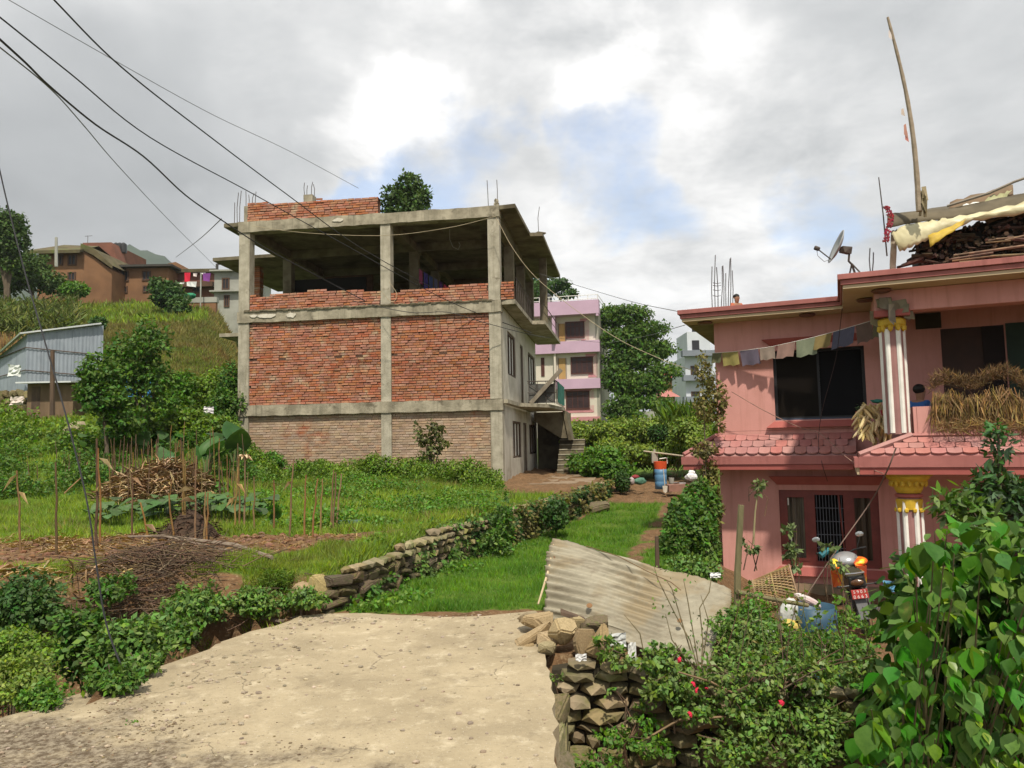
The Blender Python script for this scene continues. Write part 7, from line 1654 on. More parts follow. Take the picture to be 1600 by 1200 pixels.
# ================================================================== tin sheet
TL, TR, BL, BR = at(866, 848, 7.25), at(1141, 914, 6.55), at(842, 962, 6.55), at(1112, 1042, 5.75)
def tin_sheet():
    nu, nv = 60, 130; v = []; f = []
    up = (TL-BL).normalized(); right = (TR-TL).normalized(); nrm = right.cross(up); nrm.normalize()
    if nrm.y > 0: nrm = -nrm
    for i in range(nu+1):
        a = i/nu
        for j in range(nv+1):
            b = j/nv; p = (BL*(1-a)+BR*a)*(1-b)+(TL*(1-a)+TR*a)*b
            # ragged outline: top right droops, bottom bulges
            p = p + up*(.025*math.sin(PI*a)*(b)+.010*math.sin(a*17)*(abs(b-.5) > .4)) + up*(.012*math.sin(PI*min(1, a*1.1))*(1-b))
            if i in (0, nu): p += right*(R.uniform(-.012, .012)+.035*math.sin(b*5+1)*(1 if i == 0 else -1))
            if j in (0, nv): p += up*R.uniform(-.010, .010)
            flat = 1-.78*min(1, max(0, (a-.50)/.25))
            d = (.016+.008*math.sin(a*9+b*4))*math.sin(2*PI*b*10.5+.6*math.sin(a*4))*flat + .05*math.sin(a*3.0+b*1.6)+.03*math.sin(a*7+2*b)*a + .10*(1-b)**2*(-1)*.6
            v.append(p+nrm*d)
    for i in range(nu):
        for j in range(nv): f.append((i*(nv+1)+j, (i+1)*(nv+1)+j, (i+1)*(nv+1)+j+1, i*(nv+1)+j+1))
    global nt
    m = bpy.data.materials.new('weathered_asbestos_tin'); m.use_nodes = True; nt = m.node_tree; nt.nodes.clear()
    out = N('ShaderNodeOutputMaterial'); vec = N('ShaderNodeTexCoord').outputs['Object']
    mp = N('ShaderNodeMapping'); _set(mp.inputs[0], vec); mp.inputs[3].default_value = (.6, .6, 2.4)
    col = MIXC(RAMP(NOISE(mp.outputs[0], 2.4, 8, .65), .35, .65), (.33, .30, .225), (.20, .175, .125))
    col = MIXC(RAMP(NOISE(vec, 1.7, 7, .6, .3), .50, .66), col, (.235, .185, .11))
    col = MIXC(MT('MULTIPLY', RAMP(NOISE(mp.outputs[0], 7, 8, .7), .52, .70), .75), col, (.15, .12, .08))
    col = MIXC(RAMP(NOISE(vec, 11, 4, .6), .70, .76), col, (.19, .095, .045))
    col = MIXC(MT('MULTIPLY', RAMP(NOISE(vec, 30, 6, .6), .55, .65), .4), col, (.18, .165, .12))
    p = N('ShaderNodeBsdfPrincipled'); _set(p.inputs['Base Color'], col); p.inputs['Roughness'].default_value = .62; p.inputs['Metallic'].default_value = .12
    b = N('ShaderNodeBump'); b.inputs['Strength'].default_value = .35; b.inputs['Distance'].default_value = .01; _set(b.inputs['Height'], NOISE(vec, 25, 8, .7)); _set(p.inputs['Normal'], b.outputs[0]); nt.links.new(p.outputs[0], out.inputs[0])
    t_ = thing('corrugated_sheet', 'weathered corrugated tin sheet leaning on the wall top, edged with a wooden lath', 'tin sheet', BL)
    o = MB().add([q-BL for q in v], f).build('sheet', m, t_, smooth=True); s = o.modifiers.new('thick', 'SOLIDIFY'); s.thickness = .004
    MB().tube([TL-BL+Vector((0, -.03, .02)), (TL*.6+BL*.4)-BL+Vector((.0, -.02, 0)), (TL*.15+BL*.85)-BL+Vector((-.03, -.02, 0))], [.010, .013, .008], 6).build('lath', mat('pale_lath', (.52, .42, .27), (.38, .29, .18), 9, .85), t_)
    for (a, b, r_) in ((.30, .22, .026), (.80, .33, .022)):
        p = (BL*(1-a)+BR*a)*(1-b)+(TL*(1-a)+TR*a)*b-BL+nrm*.072
        MB().lathe([(.001, 0), (r_, 0), (r_, .004), (.001, .005)], p, 10, nrm.to_track_quat('Z', 'Y').to_matrix()).build('rust_spot', mat('rust_patch', (.24, .13, .06), None, 9), t_)
    MB().tube([(TL*.8+TR*.2)-BL+nrm*.06, (TL*.6+TR*.35+BR*.05)-BL+nrm*.07, (TL*.42+TR*.40+BR*.18)-BL+nrm*.09, (TL*.28+TR*.47+BR*.25)-BL+nrm*.09, (TL*.22+TR*.45+BR*.33)-BL+nrm*.10], .004, 4).build('dry_vine', stem_m, t_)
tin_sheet()
# props for it
post('prop_post', 1026, 838, 905, 7.6, .022, wood_d, 'short dark post behind the top edge of the tin sheet', 'post')
# bamboo post and rail
post('bamboo_post', 1150, 789, 1000, 7.4, .034, mat('mossy_bamboo', (.20, .17, .09), (.13, .12, .06), 8, .85, .3, stretch=(1, 1, .3)), 'thick mossy bamboo post standing right of the tin sheet', 'post', lean=8)
o = MB().tube([at(1152, 925, 7.35), at(1205, 936, 7.4), at(1262, 946, 7.6)], [.024, .022, .02], 8).build('bamboo_rail', MATS['mossy_bamboo']); tag(o, 'horizontal bamboo rail tied from the post towards the basket', 'rail')
stickw = lambda nm, pts, r, m, lab, cat: tag(MB().tube([at(*p) for p in pts], r, 6).build(nm, m), lab, cat)
stickw('papaya_stem', [(1177, 850, 8.0), (1180, 800, 8.0), (1186, 757, 8.0)], [.012, .009, .006], mat('pale_green_stem', (.30, .26, .14), None, 9), 'thin pale stem carrying a small leaf tuft before the pink wall', 'stem')
# ---------------- wicker basket
def basket():
    c = at(1212, 925, 9.0); t_ = thing('wicker_basket', 'large woven bamboo basket lying tipped beside the bamboo rail', 'basket', c); t_.rotation_euler = (0, RD(78), RD(-18)); t_.rotation_mode = 'XYZ'
    cane = mat('woven_cane', (.42, .29, .14), (.28, .185, .085), 10, .8, rnd=.3); H_ = .46
    rad = lambda z: .17+.11*z/H_
    mb = MB(); n = 46
    for d in (1, -1):
        for i in range(n):
            a0 = 2*PI*i/n; pts = []
            for k in range(7):
                z = H_*k/6; a = a0+d*.75*k/6; r_ = rad(z)+.004*d; pts.append((r_*math.cos(a), r_*math.sin(a), z-H_/2))
            mb.tube(pts, .0055, 4)
    stuff(mb.build('weave', cane, t_))
    for z in (0, .5, 1):
        k = 28; r_ = rad(H_*z)+.006; MB().tube([(r_*math.cos(2*PI*i/k), r_*math.sin(2*PI*i/k), H_*(z-.5)) for i in range(k+1)], .010 if z != .5 else .006, 6, cap=False).build('rim', cane, t_)
    MB().lathe([(.001, 0), (.165, 0), (.165, .004), (.001, .005)], (0, 0, -H_/2), 24).build('base', cane, t_)
basket()
# blue drum, sacks
dr = at(1272, 990, 8.4); g = hz(dr.x, dr.y)
t_ = thing('blue_drum', 'faded blue plastic drum cut open, half hidden by weeds before the pink house', 'drum', (dr.x, dr.y, g)); blu = mat('faded_blue_plastic', (.035, .09, .14), (.025, .065, .11), 4, .5, spec=.4)
topz = at(1272, 946, 8.4).z-g
MB().lathe([(.235, 0), (.24, .05), (.25, topz*.3), (.24, topz*.34), (.25, topz*.38), (.25, topz*.7), (.24, topz*.74), (.25, topz*.78), (.245, topz), (.225, topz), (.22, topz-.25)], (0,0,0), 26, cap=False).build('shell', blu, t_, smooth=True)
MB().lathe([(.001, topz-.2), (.22, topz-.2)], (0, 0, 0), 20, cap=False).build('contents', dark, t_)  # near-black disc closing the drum below its rim
def sack(px, py, Y, s, c1, c2, label, rot=(0, 0, 0)):
    o = MB().ico((0, 0, 0), s, 3, .06).build('sack', mat('sack_%d' % px, c1, c2, 7, .6, .3, 14, spec=.4)); o.location = at(px, py, Y); o.rotation_euler = rot; return tag(o, label, 'sack')
sack(1232, 958, 8.3, (.10, .08, .17), (.62, .63, .60), (.40, .42, .42), 'crumpled white plastic sack propped left of the blue drum', (.1, .2, 0))
sack(1236, 982, 8.1, (.12, .07, .09), (.52, .40, .08), (.35, .26, .07), 'yellow printed sack drooping below the white one', (0, .5, 0))
sack(1262, 938, 8.3, (.16, .05, .045), (.66, .60, .58), (.45, .33, .33), 'white sack roll lying across the rim of the blue drum', (0, .45, 0))
sack(1264, 1000, 7.9, (.06, .05, .07), (.62, .34, .03), (.45, .22, .03), 'small orange plastic bag in front of the blue drum')
rag('plastic_scrap', 1200, 1003, 6.6, .12, .10, (.8, .8, .78), 'torn white plastic in the weeds left of the blue drum')
rag('plastic_scrap', 962, 1010, 5.75, .16, .10, (.62, .64, .64), 'torn white plastic under the tin sheet edge')
rag('plastic_scrap', 988, 1030, 5.6, .06, .12, (.7, .7, .7), 'thin white plastic strip hanging over the wall top')
rag('plastic_scrap', 937, 988, 5.9, .10, .04, (.30, .48, .46), 'turquoise plastic scrap under the tin sheet')
rag('plastic_scrap', 908, 1033, 5.45, .08, .05, (.62, .62, .62), 'pale plastic scrap wedged in the stone wall')
rag('cloth_scrap', 1118, 903, 7.0, .10, .05, (.75, .76, .76), 'white cloth scrap on the upper right edge of the tin sheet')

# ================================================================== motorcycle
def motorcycle():
    g = ground_at(1352, 966); bx_, by_ = g.x, g.y; c = at(1352, 960, 11.2)
    gz_ = hz(c.x, c.y); c = at(1354, 992, 10.7); h_ax = Vector((c.x, c.y, c.z)); 
    t_ = thing('motorcycle', 'orange and black motorcycle parked facing the pink house, seen from behind', 'motorcycle', h_ax, RD(-14))
    blackp = mat('black_bike_plastic', (.018, .018, .019), (.012, .012, .012), 8, .45, spec=.5); rub = mat('tyre_rubber', (.03, .03, .03), (.045, .04, .035), 20, .9); chrome = mat('bike_chrome', (.5, .5, .5), None, 5, .25, metallic=.9)
    org = mat('orange_fairing', (.75, .06, .015), (.80, .16, .02), 3.5, .35, c3=(.85, .62, .05), s3=3, a3=(.5, .56), spec=.6); greyb = mat('grey_fender', (.12, .12, .125), None, 6, .5); olive = mat('olive_seat', (.05, .045, .025), None, 8, .7); cyan = mat('teal_cover', (.02, .16, .19), (.015, .10, .13), 6, .6); slv = mat('tank_silver', (.35, .38, .42), (.5, .5, .5), 3, .3, metallic=.5)
    RY = Matrix.Rotation(PI/2, 3, 'Y')
    def wheel(y, nm, par):
        w = MB(); k = 30; pr = [(.24, -.04), (.275, -.052), (.30, -.035), (.308, 0), (.30, .035), (.275, .052), (.24, .04)]
        o = MB().lathe(pr+[pr[0]], (0, y, .308), k, RY, cap=False).build(nm, rub, par, smooth=True)
        MB().lathe([(.235, -.035), (.245, -.02), (.235, 0), (.245, .02), (.235, .035), (.215, .03), (.215, -.03), (.235, -.035)], (0, y, .308), k, RY, cap=False).build('rim', greyb, o)
        sp = MB()
        for i in range(6): a = 2*PI*i/6; sp.tube([(0, y, .308), (0, y+.22*math.cos(a), .308+.22*math.sin(a))], .014, 5)
        sp.lathe([(.045, -.07), (.045, .07)], (0, y, .308), 12, RY); sp.build('hub', greyb, o)
    wheel(0, 'rear_wheel', t_); wheel(1.28, 'front_wheel', t_)
    P = lambda mb, nm, m, **k: mb.build(nm, m, t_, **k)
    # rear fender flap
    P(MB().add([(-.085, -.20, .62), (.085, -.20, .62), (.07, -.33, .30), (-.07, -.33, .30), (-.085, -.17, .62), (.085, -.17, .62), (.07, -.31, .30), (-.07, -.31, .30)], [(0,1,2,3), (7,6,5,4), (0,4,5,1), (2,6,7,3), (1,5,6,2), (0,3,7,4)]), 'mudguard_flap', greyb, bevel=.008)
    P(MB().tube([(0, -.20, .64), (0, 0, .66), (0, .25, .60)], .085, 8), 'mudguard', blackp)
    pl = P(MB().box((0, -.285, .66), (.225, .012, .135)), 'number_plate', mat('red_plate', (.46, .055, .05), None, 9, .5), bevel=.004)
    for j, (tx, zz, s) in enumerate((('5 9 0 3', .685, .062), ('0 6 6 3', .612, .068))):
        cu = bpy.data.curves.new('plate_text', 'FONT'); cu.body = tx; cu.size = s; cu.align_x = 'CENTER'; cu.extrude = .001
        to = bpy.data.objects.new('plate_text', cu); COL.objects.link(to); dg_ = bpy.context.evaluated_depsgraph_get(); me = bpy.data.meshes.new_from_object(to.evaluated_get(dg_)); bpy.data.objects.remove(to)
        me.materials.clear(); me.materials.append(mat('plate_white', (.8, .75, .73), None, 9)); o = obj('plate_lettering', me, None, pl); o.location = (0, -.2925, zz-.01); o.rotation_euler = (PI/2, 0, 0)
    # tail
    P(MB().add([(-.12, -.24, .74), (.12, -.24, .74), (.16, .0, .70), (-.16, .0, .70), (-.10, -.25, .90), (.10, -.25, .90), (.15, .0, .94), (-.15, .0, .94)], [(0,1,5,4), (1,2,6,5), (2,3,7,6), (3,0,4,7), (4,5,6,7), (0,3,2,1)]), 'tail_section', blackp, bevel=.02)
    P(MB().ico((0, -.25, .82), (.095, .03, .05), 2, 0), 'tail_lamp', mat('smoked_red_lens', (.10, .045, .02), None, 9, .2, spec=.7))
    P(MB().tube([(-.13, .05, .93), (-.12, -.22, .95), (0, -.30, .96), (.12, -.22, .95), (.13, .05, .93)], .016, 6), 'grab_rail', chrome)
    P(MB().box((0, .12, .90), (.27, .62, .10), None), 'seat', olive, bevel=.04)
    for sx_ in (-1, 1):
        P(MB().add([(sx_*.10, .18, .98), (sx_*.27, .42, .92), (sx_*.25, .70, .60), (sx_*.13, .35, .66), (sx_*.12, .60, 1.06), (sx_*.24, .70, .95), (sx_*.20, .80, .70)], [(0,1,2,3), (0,4,5,1), (1,5,6,2)]), 'side_fairing', org).modifiers.new('t', 'SOLIDIFY').thickness = .02
    P(MB().ico((0, .58, 1.02), (.20, .27, .13), 3, 0), 'fuel_tank', slv, smooth=True)
    P(MB().ico((.17, .50, .99), (.14, .20, .07), 3, 0), 'tank_cover', org, smooth=True); P(MB().ico((-.17, .48, .96), (.10, .20, .12), 3, 0), 'tank_cover', org, smooth=True)
    P(MB().box((0, .55, .50), (.26, .42, .36), None, jit=.02), 'engine', greyb, bevel=.03)
    P(MB().tube([(.10, .40, .28), (.20, .1, .30), (.24, -.18, .38)], [.03, .045, .055], 12), 'exhaust', greyb); P(MB().lathe([(.03, 0), (.05, 0), (.05, .03), (.03, .03)], (.24, -.21, .385), 14, Matrix.Rotation(PI/2, 3, 'X'), cap=False), 'exhaust_tip', chrome)
    for sx_ in (-1, 1):
        P(MB().tube([(sx_*.13, .02, .70), (sx_*.13, .02, .36)], .028, 10), 'shock_absorber', chrome); P(MB().tube([(sx_*.10, .0, .308), (sx_*.10, .5, .36)], .02, 6), 'swingarm', blackp)
        P(MB().tube([(sx_*.10, -.22, .78), (sx_*.24, -.23, .78)], .010, 6).ico((sx_*.26, -.23, .78), (.035, .025, .022), 2, 0), 'indicator', blackp)
        P(MB().tube([(sx_*.12, .42, .40), (sx_*.27, .40, .39)], .014, 6), 'footpeg', blackp)
        P(MB().tube([(sx_*.09, 1.28, .30), (sx_*.08, 1.02, .98)], .022, 8), 'fork', chrome)
        P(MB().tube([(sx_*.05, .98, 1.03), (sx_*.20, .95, 1.10), (sx_*.37, .86, 1.13)], .014, 8), 'handlebar', blackp)
        P(MB().tube([(sx_*.28, .90, 1.12), (sx_*.38, .855, 1.13)], .02, 8), 'grip', blackp)
        P(MB().tube([(sx_*.25, .92, 1.12), (sx_*.33, .93, 1.30)], .006, 5), 'mirror_stem', blackp); P(MB().ico((sx_*.335, .93, 1.34), (.065, .014, .045), 2, 0), 'mirror', mat('mirror_glass', (.45, .47, .48), None, 9, .15, metallic=.7))
    P(MB().tube([(0, 1.28, .64), (0, 1.05, .60), (0, 1.5, .56)], .05, 8), 'front_mudguard', org)
    P(MB().ico((0, 1.10, .98), (.12, .09, .10), 2, 0), 'headlamp', blackp)
    P(MB().tube([(-.05, .94, 1.12), (-.20, .90, 1.15), (-.33, .84, 1.09)], [.045, .05, .055], 8), 'teal_cover', cyan)
    P(MB().tube([(-.1, .35, .28), (-.26, .33, .0)], .012, 6), 'side_stand', blackp)
    t_.rotation_euler = (0, RD(-9), RD(-16)); t_.scale = (.95, .95, .95); return t_
motorcycle()
o = rag('blue_cloth', 1392, 925, 11, .22, .16, (.10, .28, .45), 'faded blue cloth hanging right of the motorcycle', 'cloth')

# ================================================================== things at the end of the lane
g = ground_at(1033, 766); Yb = 24.0; c = at(1033, 764, Yb)
t_ = thing('blue_barrel', 'blue plastic barrel standing at the end of the lane', 'barrel', (c.x, c.y, c.z)); hb = at(1033, 733, Yb).z-c.z; r_ = pxm(9.3, Yb)
MB().lathe([(r_, 0), (r_, hb*.35), (r_*.95, hb*.38), (r_, hb*.42), (r_, hb*.7), (r_*.95, hb*.73), (r_, hb*.77), (r_, hb)], (0,0,0), 20).build('shell', mat('blue_barrel_plastic', (.09, .22, .38), (.07, .17, .30), 3, .5, spec=.5), t_, smooth=True)
z = c.z+hb; o = MB().lathe([(r_*.95, 0), (r_*1.13, .23), (r_*1.15, .25), (r_*1.05, .25), (r_*.9, .03)], (0,0,0), 18, cap=False).lathe([(.001, .03), (r_*.9, .03)], (0, 0, 0), 18, cap=False).build('orange_basin', mat('orange_plastic', (.72, .10, .03), None, 4, .45, spec=.5), None); o.location = (c.x, c.y, z); tag(o, 'orange plastic basin set on top of the blue barrel', 'basin')
o = MB().box((0, 0, .16), (.20, .14, .34)).box((0, 0, .38), (.07, .07, .12)).build('grey_canister', mat('grey_canister', (.34, .32, .27), None, 4), bevel=.01); o.location = (c.x-.12, c.y+.3, z+.2); tag(o, 'upright grey canister behind the orange basin', 'canister')
o = MB().tube([(-.12, 0, .15), (.12, 0, .18), (.13, 0, 0)], .022, 6).build('white_tap', white_p); o.location = (c.x+.10, c.y, z+.18); tag(o, 'bent white pipe above the orange basin', 'pipe')
stickw('water_pole', [(1006, 705, 24.5), (1040, 709, 24), (1079, 714, 23)], [.03, .03, .028], mat('pale_pole', (.52, .44, .33), None, 4), 'pale horizontal pole crossing above the blue barrel', 'pole')
def prop(nm, mb, m, px_, py_, Y, lab, cat, **k):
    o = mb.build(nm, m, None, **k); o.location = at(px_, py_, Y); return tag(o, lab, cat)
prop('white_sack', MB().ico((0, 0, -.04), (.20, .15, .13), 2, .16).ico((.02, 0, .08), (.12, .1, .10), 2, .2), mat('bright_white_sack', (.80, .80, .80), (.68, .68, .7), 5, .8), 1080, 743, 23.5, 'bright white sack heaped near the corner of the pink house', 'sack')
prop('washing_slab', MB().bx(-.32, .32, -.3, .3, -.2, 0), mat('brick_slab', (.30, .16, .12), (.22, .12, .09), 3, .9), 1058, 757, 23.4, 'low brown brick slab right of the blue barrel', 'slab')
prop('utensils', MB().lathe([(.05, 0), (.09, .05), (.08, .05)], (0, 0, 0), 10).box((.2, 0, .02), (.2, .1, .04)), mat('steel_pots', (.5, .5, .52), (.3, .25, .25), 3, .4), 1056, 756, 23.2, 'small steel pots lying on the brown slab', 'pots')
prop('shovel', MB().tube([(0, 0, 0), (-.02, .05, .55)], .014, 5).add([(-.08, -.01, .02), (.08, -.01, .02), (.06, -.02, -.16), (0, -.03, -.21), (-.06, -.02, -.16)], [(0,1,2,3,4)]), mat('pale_shovel', (.55, .50, .42), None, 4), 1039, 760, 23.2, 'shovel leaning on the blue barrel with its pale blade down', 'shovel')
prop('green_bundle', MB().ico((0, 0, 0), (.22, .12, .12), 2, .12), mat('green_sack_cloth', (.10, .24, .16), (.05, .13, .09), 4, .7), 1000, 752, 24.2, 'green plastic bundle left of the blue barrel', 'bundle')
prop('red_bundle', MB().ico((0, 0, 0), (.13, .1, .07), 2, .12), mat('dark_red_cloth2', (.30, .04, .05), None, 4, .7), 993, 745, 24.4, 'dark red cloth on top of the green bundle', 'cloth')
prop('pale_sack', MB().ico((0, 0, 0), (.10, .1, .14), 2, .12), mat('pale_pink_sack', (.45, .38, .38), None, 4, .7), 987, 752, 24.2, 'small pale sack left of the green bundle', 'sack')
prop('bucket', MB().lathe([(.07, 0), (.09, .2), (.095, .2), (.08, .02)], (0,0,0), 12, cap=False), mat('grey_bucket', (.4, .38, .34), None, 4), 1049, 756, 24.4, 'grey bucket just right of the blue barrel', 'bucket')
rt = MB()
for i in range(12): a = at(1058+i*1.6, 716, 24); b = at(1050+i*2.2+R.uniform(-3, 3), 745, 24.5); rt.tube([a, (a+b)/2+Vector((R.uniform(-.08, .08), 0, 0)), b], .006, 4)
o = rt.build('hanging_roots', twig_m); stuff(o); tag(o, 'tangle of thin hanging roots under the pale pole', 'roots')

# ================================================================== wires
wm_ = mat('black_cable', (.025, .025, .028), None, 3, .6); wg = mat('grey_cable', (.12, .12, .12), None, 3, .6); wt = mat('tan_cable', (.40, .33, .22), None, 3, .8)
wire('power_cable', [(70, -15, 8.0), (190, 105, 9.6), (330, 215, 12), (450, 305, 15), (560, 385, 18), (672, 448, 21.3)], .011, wm_, 'black cable running from the top edge down to the right part of the open floor', n=50)
wire('power_cable', [(-15, 15, 8.5), (110, 115, 10), (235, 215, 12.5), (390, 300, 15.5), (520, 372, 18.5), (700, 470, 21.5), (830, 520, 22.5)], .011, wm_, 'black cable descending past the roof parapet on to the side wall', n=50)
wire('twisted_cable', [(-15, 48, 8.0), (40, 98, 8.8), (78, 135, 9.6), (150, 195, 11), (225, 245, 12.5), (290, 305, 14.5), (345, 343, 16), (415, 388, 18.5), (505, 436, 21), (570, 470, 21.5)], .015, wm_, 'thick twisted black cable sagging to the left column of the building', n=60)
wire('thin_cable', [(-15, 62, 8.6), (78, 138, 10.5), (130, 195, 13), (190, 265, 18), (270, 350, 30), (345, 425, 50)], .010, wg, 'thin cable diverging from the twisted one towards the grey far house', n=50)
wire('thin_cable', [(0, -8, 14), (180, 95, 16), (330, 178, 19), (450, 235, 22), (560, 294, 25)], .008, wg, 'thin grey wire passing behind the roof parapet', n=50)
wire('thin_cable', [(275, 402, 50), (310, 375, 30), (346, 342, 20)], .014, wg, 'faint wire rising from the far roofs to the corner of the roof slab')
wire('guy_wire', [(-3, 255, 6.6), (12, 320, 6.5), (40, 430, 6.3), (66, 520, 6.1), (92, 610, 5.9), (115, 695, 5.75), (137, 790, 5.6), (150, 880, 5.5), (166, 975, 5.4), (193, 1050, 5.25)], .0065, wm_, 'slack dark guy wire curving down the left side to the concrete edge', n=60)
wire('porch_wire', [(393, 353, 22.4), (480, 364, 22), (600, 368, 21.8), (700, 356, 21.5), (775, 338, 21.4)], .008, wt, 'pale wire sagging across the front of the open floor', n=50)
wire('service_cable', [(775, 340, 21.4), (806, 395, 21), (850, 445, 20.6), (950, 520, 19), (1030, 560, 17.5), (1085, 580, 15.5)], .008, wt, 'pale service cable from the building corner to the pink house', n=50)
wire('service_cable', [(835, 425, 26), (905, 447, 24), (990, 472, 21), (1066, 488, 15)], .008, wg, 'dark wire from behind the building to the roof corner of the pink house', n=40)
wire('service_cable', [(550, 470, 21.5), (640, 488, 21.4), (700, 488, 21.3), (760, 505, 21.4), (840, 525, 24), (885, 530, 40), (950, 536, 50)], .010, wm_, 'black wire stretched over the right brick panel to the side wall', n=50)
wire('service_cable', [(950, 536, 40), (1010, 525, 26), (1070, 508, 15)], .008, wg, 'pair wire rising to the soffit of the pink house')
wire('column_cable', [(596, 455, 21.8), (612, 472, 21.7), (620, 460, 21.7), (608, 440, 21.8)], .008, wt, 'looped loose wire at the middle column of the open floor')

# ================================================================== roses on the wall and the leafy bush
rose_leaf = mat('rose_leaf', (.095, .185, .030), (.135, .215, .042), 2, .5, leaf=.25, rnd=.45, spec=.4)
LEAF6 = (np.array([[0,0,0],[.20,.22,-.02],[.28,.5,-.05],[.16,.82,-.09],[0,1.05,-.15],[-.16,.82,-.09],[-.28,.5,-.05],[-.20,.22,-.02]]), np.array([[0,1,2,3,4,5,6,7]]))
def rosebush(label, blobs, n, size, name='rose_bush', cat='rose bush', m=None, base=None, canes=14):
    b0 = Vector(base or blobs[0][0]); t_ = thing(name, label, cat, b0)
    foliage('leaves', [(tuple(Vector(b[0])-b0), b[1]) for b in blobs], n, size, m or rose_leaf, t_, shell=.2, clump=.30, tmpl=LEAF)
    for i in range(canes):
        b = blobs[i % len(blobs)]; c = Vector(b[0])-b0; s = Vector((c.x*.5+R.uniform(-.1, .1), c.y*.5+R.uniform(-.05, .05), min(0, c.z)-R.uniform(.0, .25))); e = c+Vector((R.uniform(-1, 1)*b[1][0], R.uniform(-1, 1)*b[1][1], R.uniform(.3, 1.25)*b[1][2]))
        MB().tube([s, s.lerp(e, .5)+Vector((R.uniform(-.08, .08), R.uniform(-.03, .03), .05)), e], [.007, .005, .0025], 5).build('cane', twig_m, t_)
    return t_
W1 = rosebush('low rose bush on the wall top right of the loose stones', [B(950, 1012, 5.45, 26, 14), B(968, 1028, 5.4, 24, 12)], 420, .042, canes=5)
W2 = rosebush('sprawling rose bush with red flowers over the middle of the stone wall', [B(1040, 1030, 5.3, 42, 22), B(1060, 1065, 5.2, 46, 22), B(1085, 1100, 5.15, 36, 24), B(1030, 1075, 5.2, 24, 20)], 2200, .040)
W3 = rosebush('dense weedy bush right of the tin sheet behind the roses', [B(1160, 985, 5.9, 44, 30), B(1200, 1030, 5.7, 46, 34), B(1150, 1040, 5.6, 34, 32)], 3600, .040, name='weedy_bush', cat='bush', m=g_vine)
W4 = rosebush('thick leafy mass between roses and the big leaved bush', [B(1260, 1050, 5.6, 50, 36), B(1290, 1010, 6.0, 44, 26), B(1240, 1090, 5.4, 50, 36), B(1320, 1060, 5.7, 34, 34)], 4200, .038, name='weedy_bush', cat='bush', m=g_mul)
W7 = rosebush('tall weedy thicket behind the wall top between bamboo post and blue drum', [B(1170, 965, 6.6, 40, 26), B(1215, 1000, 6.6, 40, 24), B(1300, 1010, 6.9, 50, 18), B(1140, 1000, 6.2, 30, 30), B(1345, 1020, 6.6, 30, 22)], 4200, .04, name='weedy_bush', cat='bush', m=g_fresh)
W8 = rosebush('leafy trailing rose stems hiding the wall top right of the flowers', [B(1120, 1045, 5.2, 34, 20), B(1190, 1055, 5.15, 44, 24), B(1270, 1050, 5.1, 46, 26), B(1345, 1050, 5.1, 36, 30), B(1150, 1090, 5.1, 40, 24)], 1900, .040, name='rose_bush', cat='rose bush')
W9 = rosebush('sparse weeds growing up in front of the blue drum', [B(1250, 1000, 7.2, 34, 22), B(1290, 1000, 7.2, 26, 20), B(1215, 985, 7.2, 20, 16)], 700, .05, name='weeds', cat='weeds', m=g_fresh, canes=10)
W5 = rosebush('low shaded undergrowth along the bottom of the wall', [B(1180, 1120, 5.1, 60, 30), B(1280, 1130, 5.0, 60, 32), B(1150, 1170, 4.95, 60, 24), B(1260, 1175, 4.9, 60, 24)], 3600, .038, name='undergrowth', cat='undergrowth', m=g_vine)
W6 = rosebush('weeds growing at the foot of the stone wall beside the slab', [B(960, 1150, 5.2, 40, 18), B(1010, 1165, 5.1, 50, 20), B(930, 1190, 5.0, 50, 14), B(1010, 1125, 5.25, 30, 16)], 900, .036, name='undergrowth', cat='undergrowth', m=g_fresh, canes=8)
rosebush('small sprig growing out of the stone wall near its left end', [B(868, 1062, 5.35, 12, 14)], 60, .035, name='weed_sprig', cat='weed', m=rose_leaf, canes=3)
rosebush('leafy sprigs half way along the stone wall face', [B(1005, 1110, 5.3, 14, 12), B(955, 1082, 5.3, 10, 6)], 90, .035, name='weed_sprig', cat='weed', m=rose_leaf, canes=4)
rosebush('tall thin leafy shoots in front of the pink wall by the window', [B(1232, 835, 9, 13, 12), B(1236, 870, 9, 14, 18), B(1242, 890, 9, 14, 8)], 130, .085, name='shoots', cat='shoots', m=mat('light_shoot_leaf', (.14, .19, .07), (.10, .15, .05), 2, .6, leaf=.2, rnd=.3), base=at(1240, 935, 9), canes=4)
rosebush('thin sprig beside the grille of the lower window', [B(1297, 856, 9, 13, 5)], 30, .085, name='shoots', cat='shoots', m=MATS['light_shoot_leaf'], base=at(1300, 930, 9), canes=3)
rosebush('leafy sprig left of the motorcycle handlebar', [B(1312, 880, 9.5, 14, 8)], 50, .08, name='shoots', cat='shoots', m=MATS['light_shoot_leaf'], base=at(1310, 930, 9.5), canes=3)
rosebush('papaya like leaf tuft above the bamboo post', [B(1185, 757, 8, 13, 6), B(1183, 768, 8, 8, 4)], 60, .06, name='leaf_tuft', cat='leaf tuft', m=MATS['light_shoot_leaf'], base=at(1184, 770, 8), canes=3)
rosebush('leaf tuft growing beside the bamboo post', [B(1172, 852, 7.4, 12, 10)], 60, .06, name='leaf_tuft', cat='leaf tuft', m=MATS['light_shoot_leaf'], base=at(1168, 880, 7.4), canes=4)
rosebush('weeds beneath the motorcycle', [B(1325, 968, 9.6, 36, 10), B(1375, 985, 9.2, 28, 10), B(1310, 990, 8.8, 28, 10)], 900, .05, name='yard_weeds', cat='weeds', m=g_fresh, canes=4)
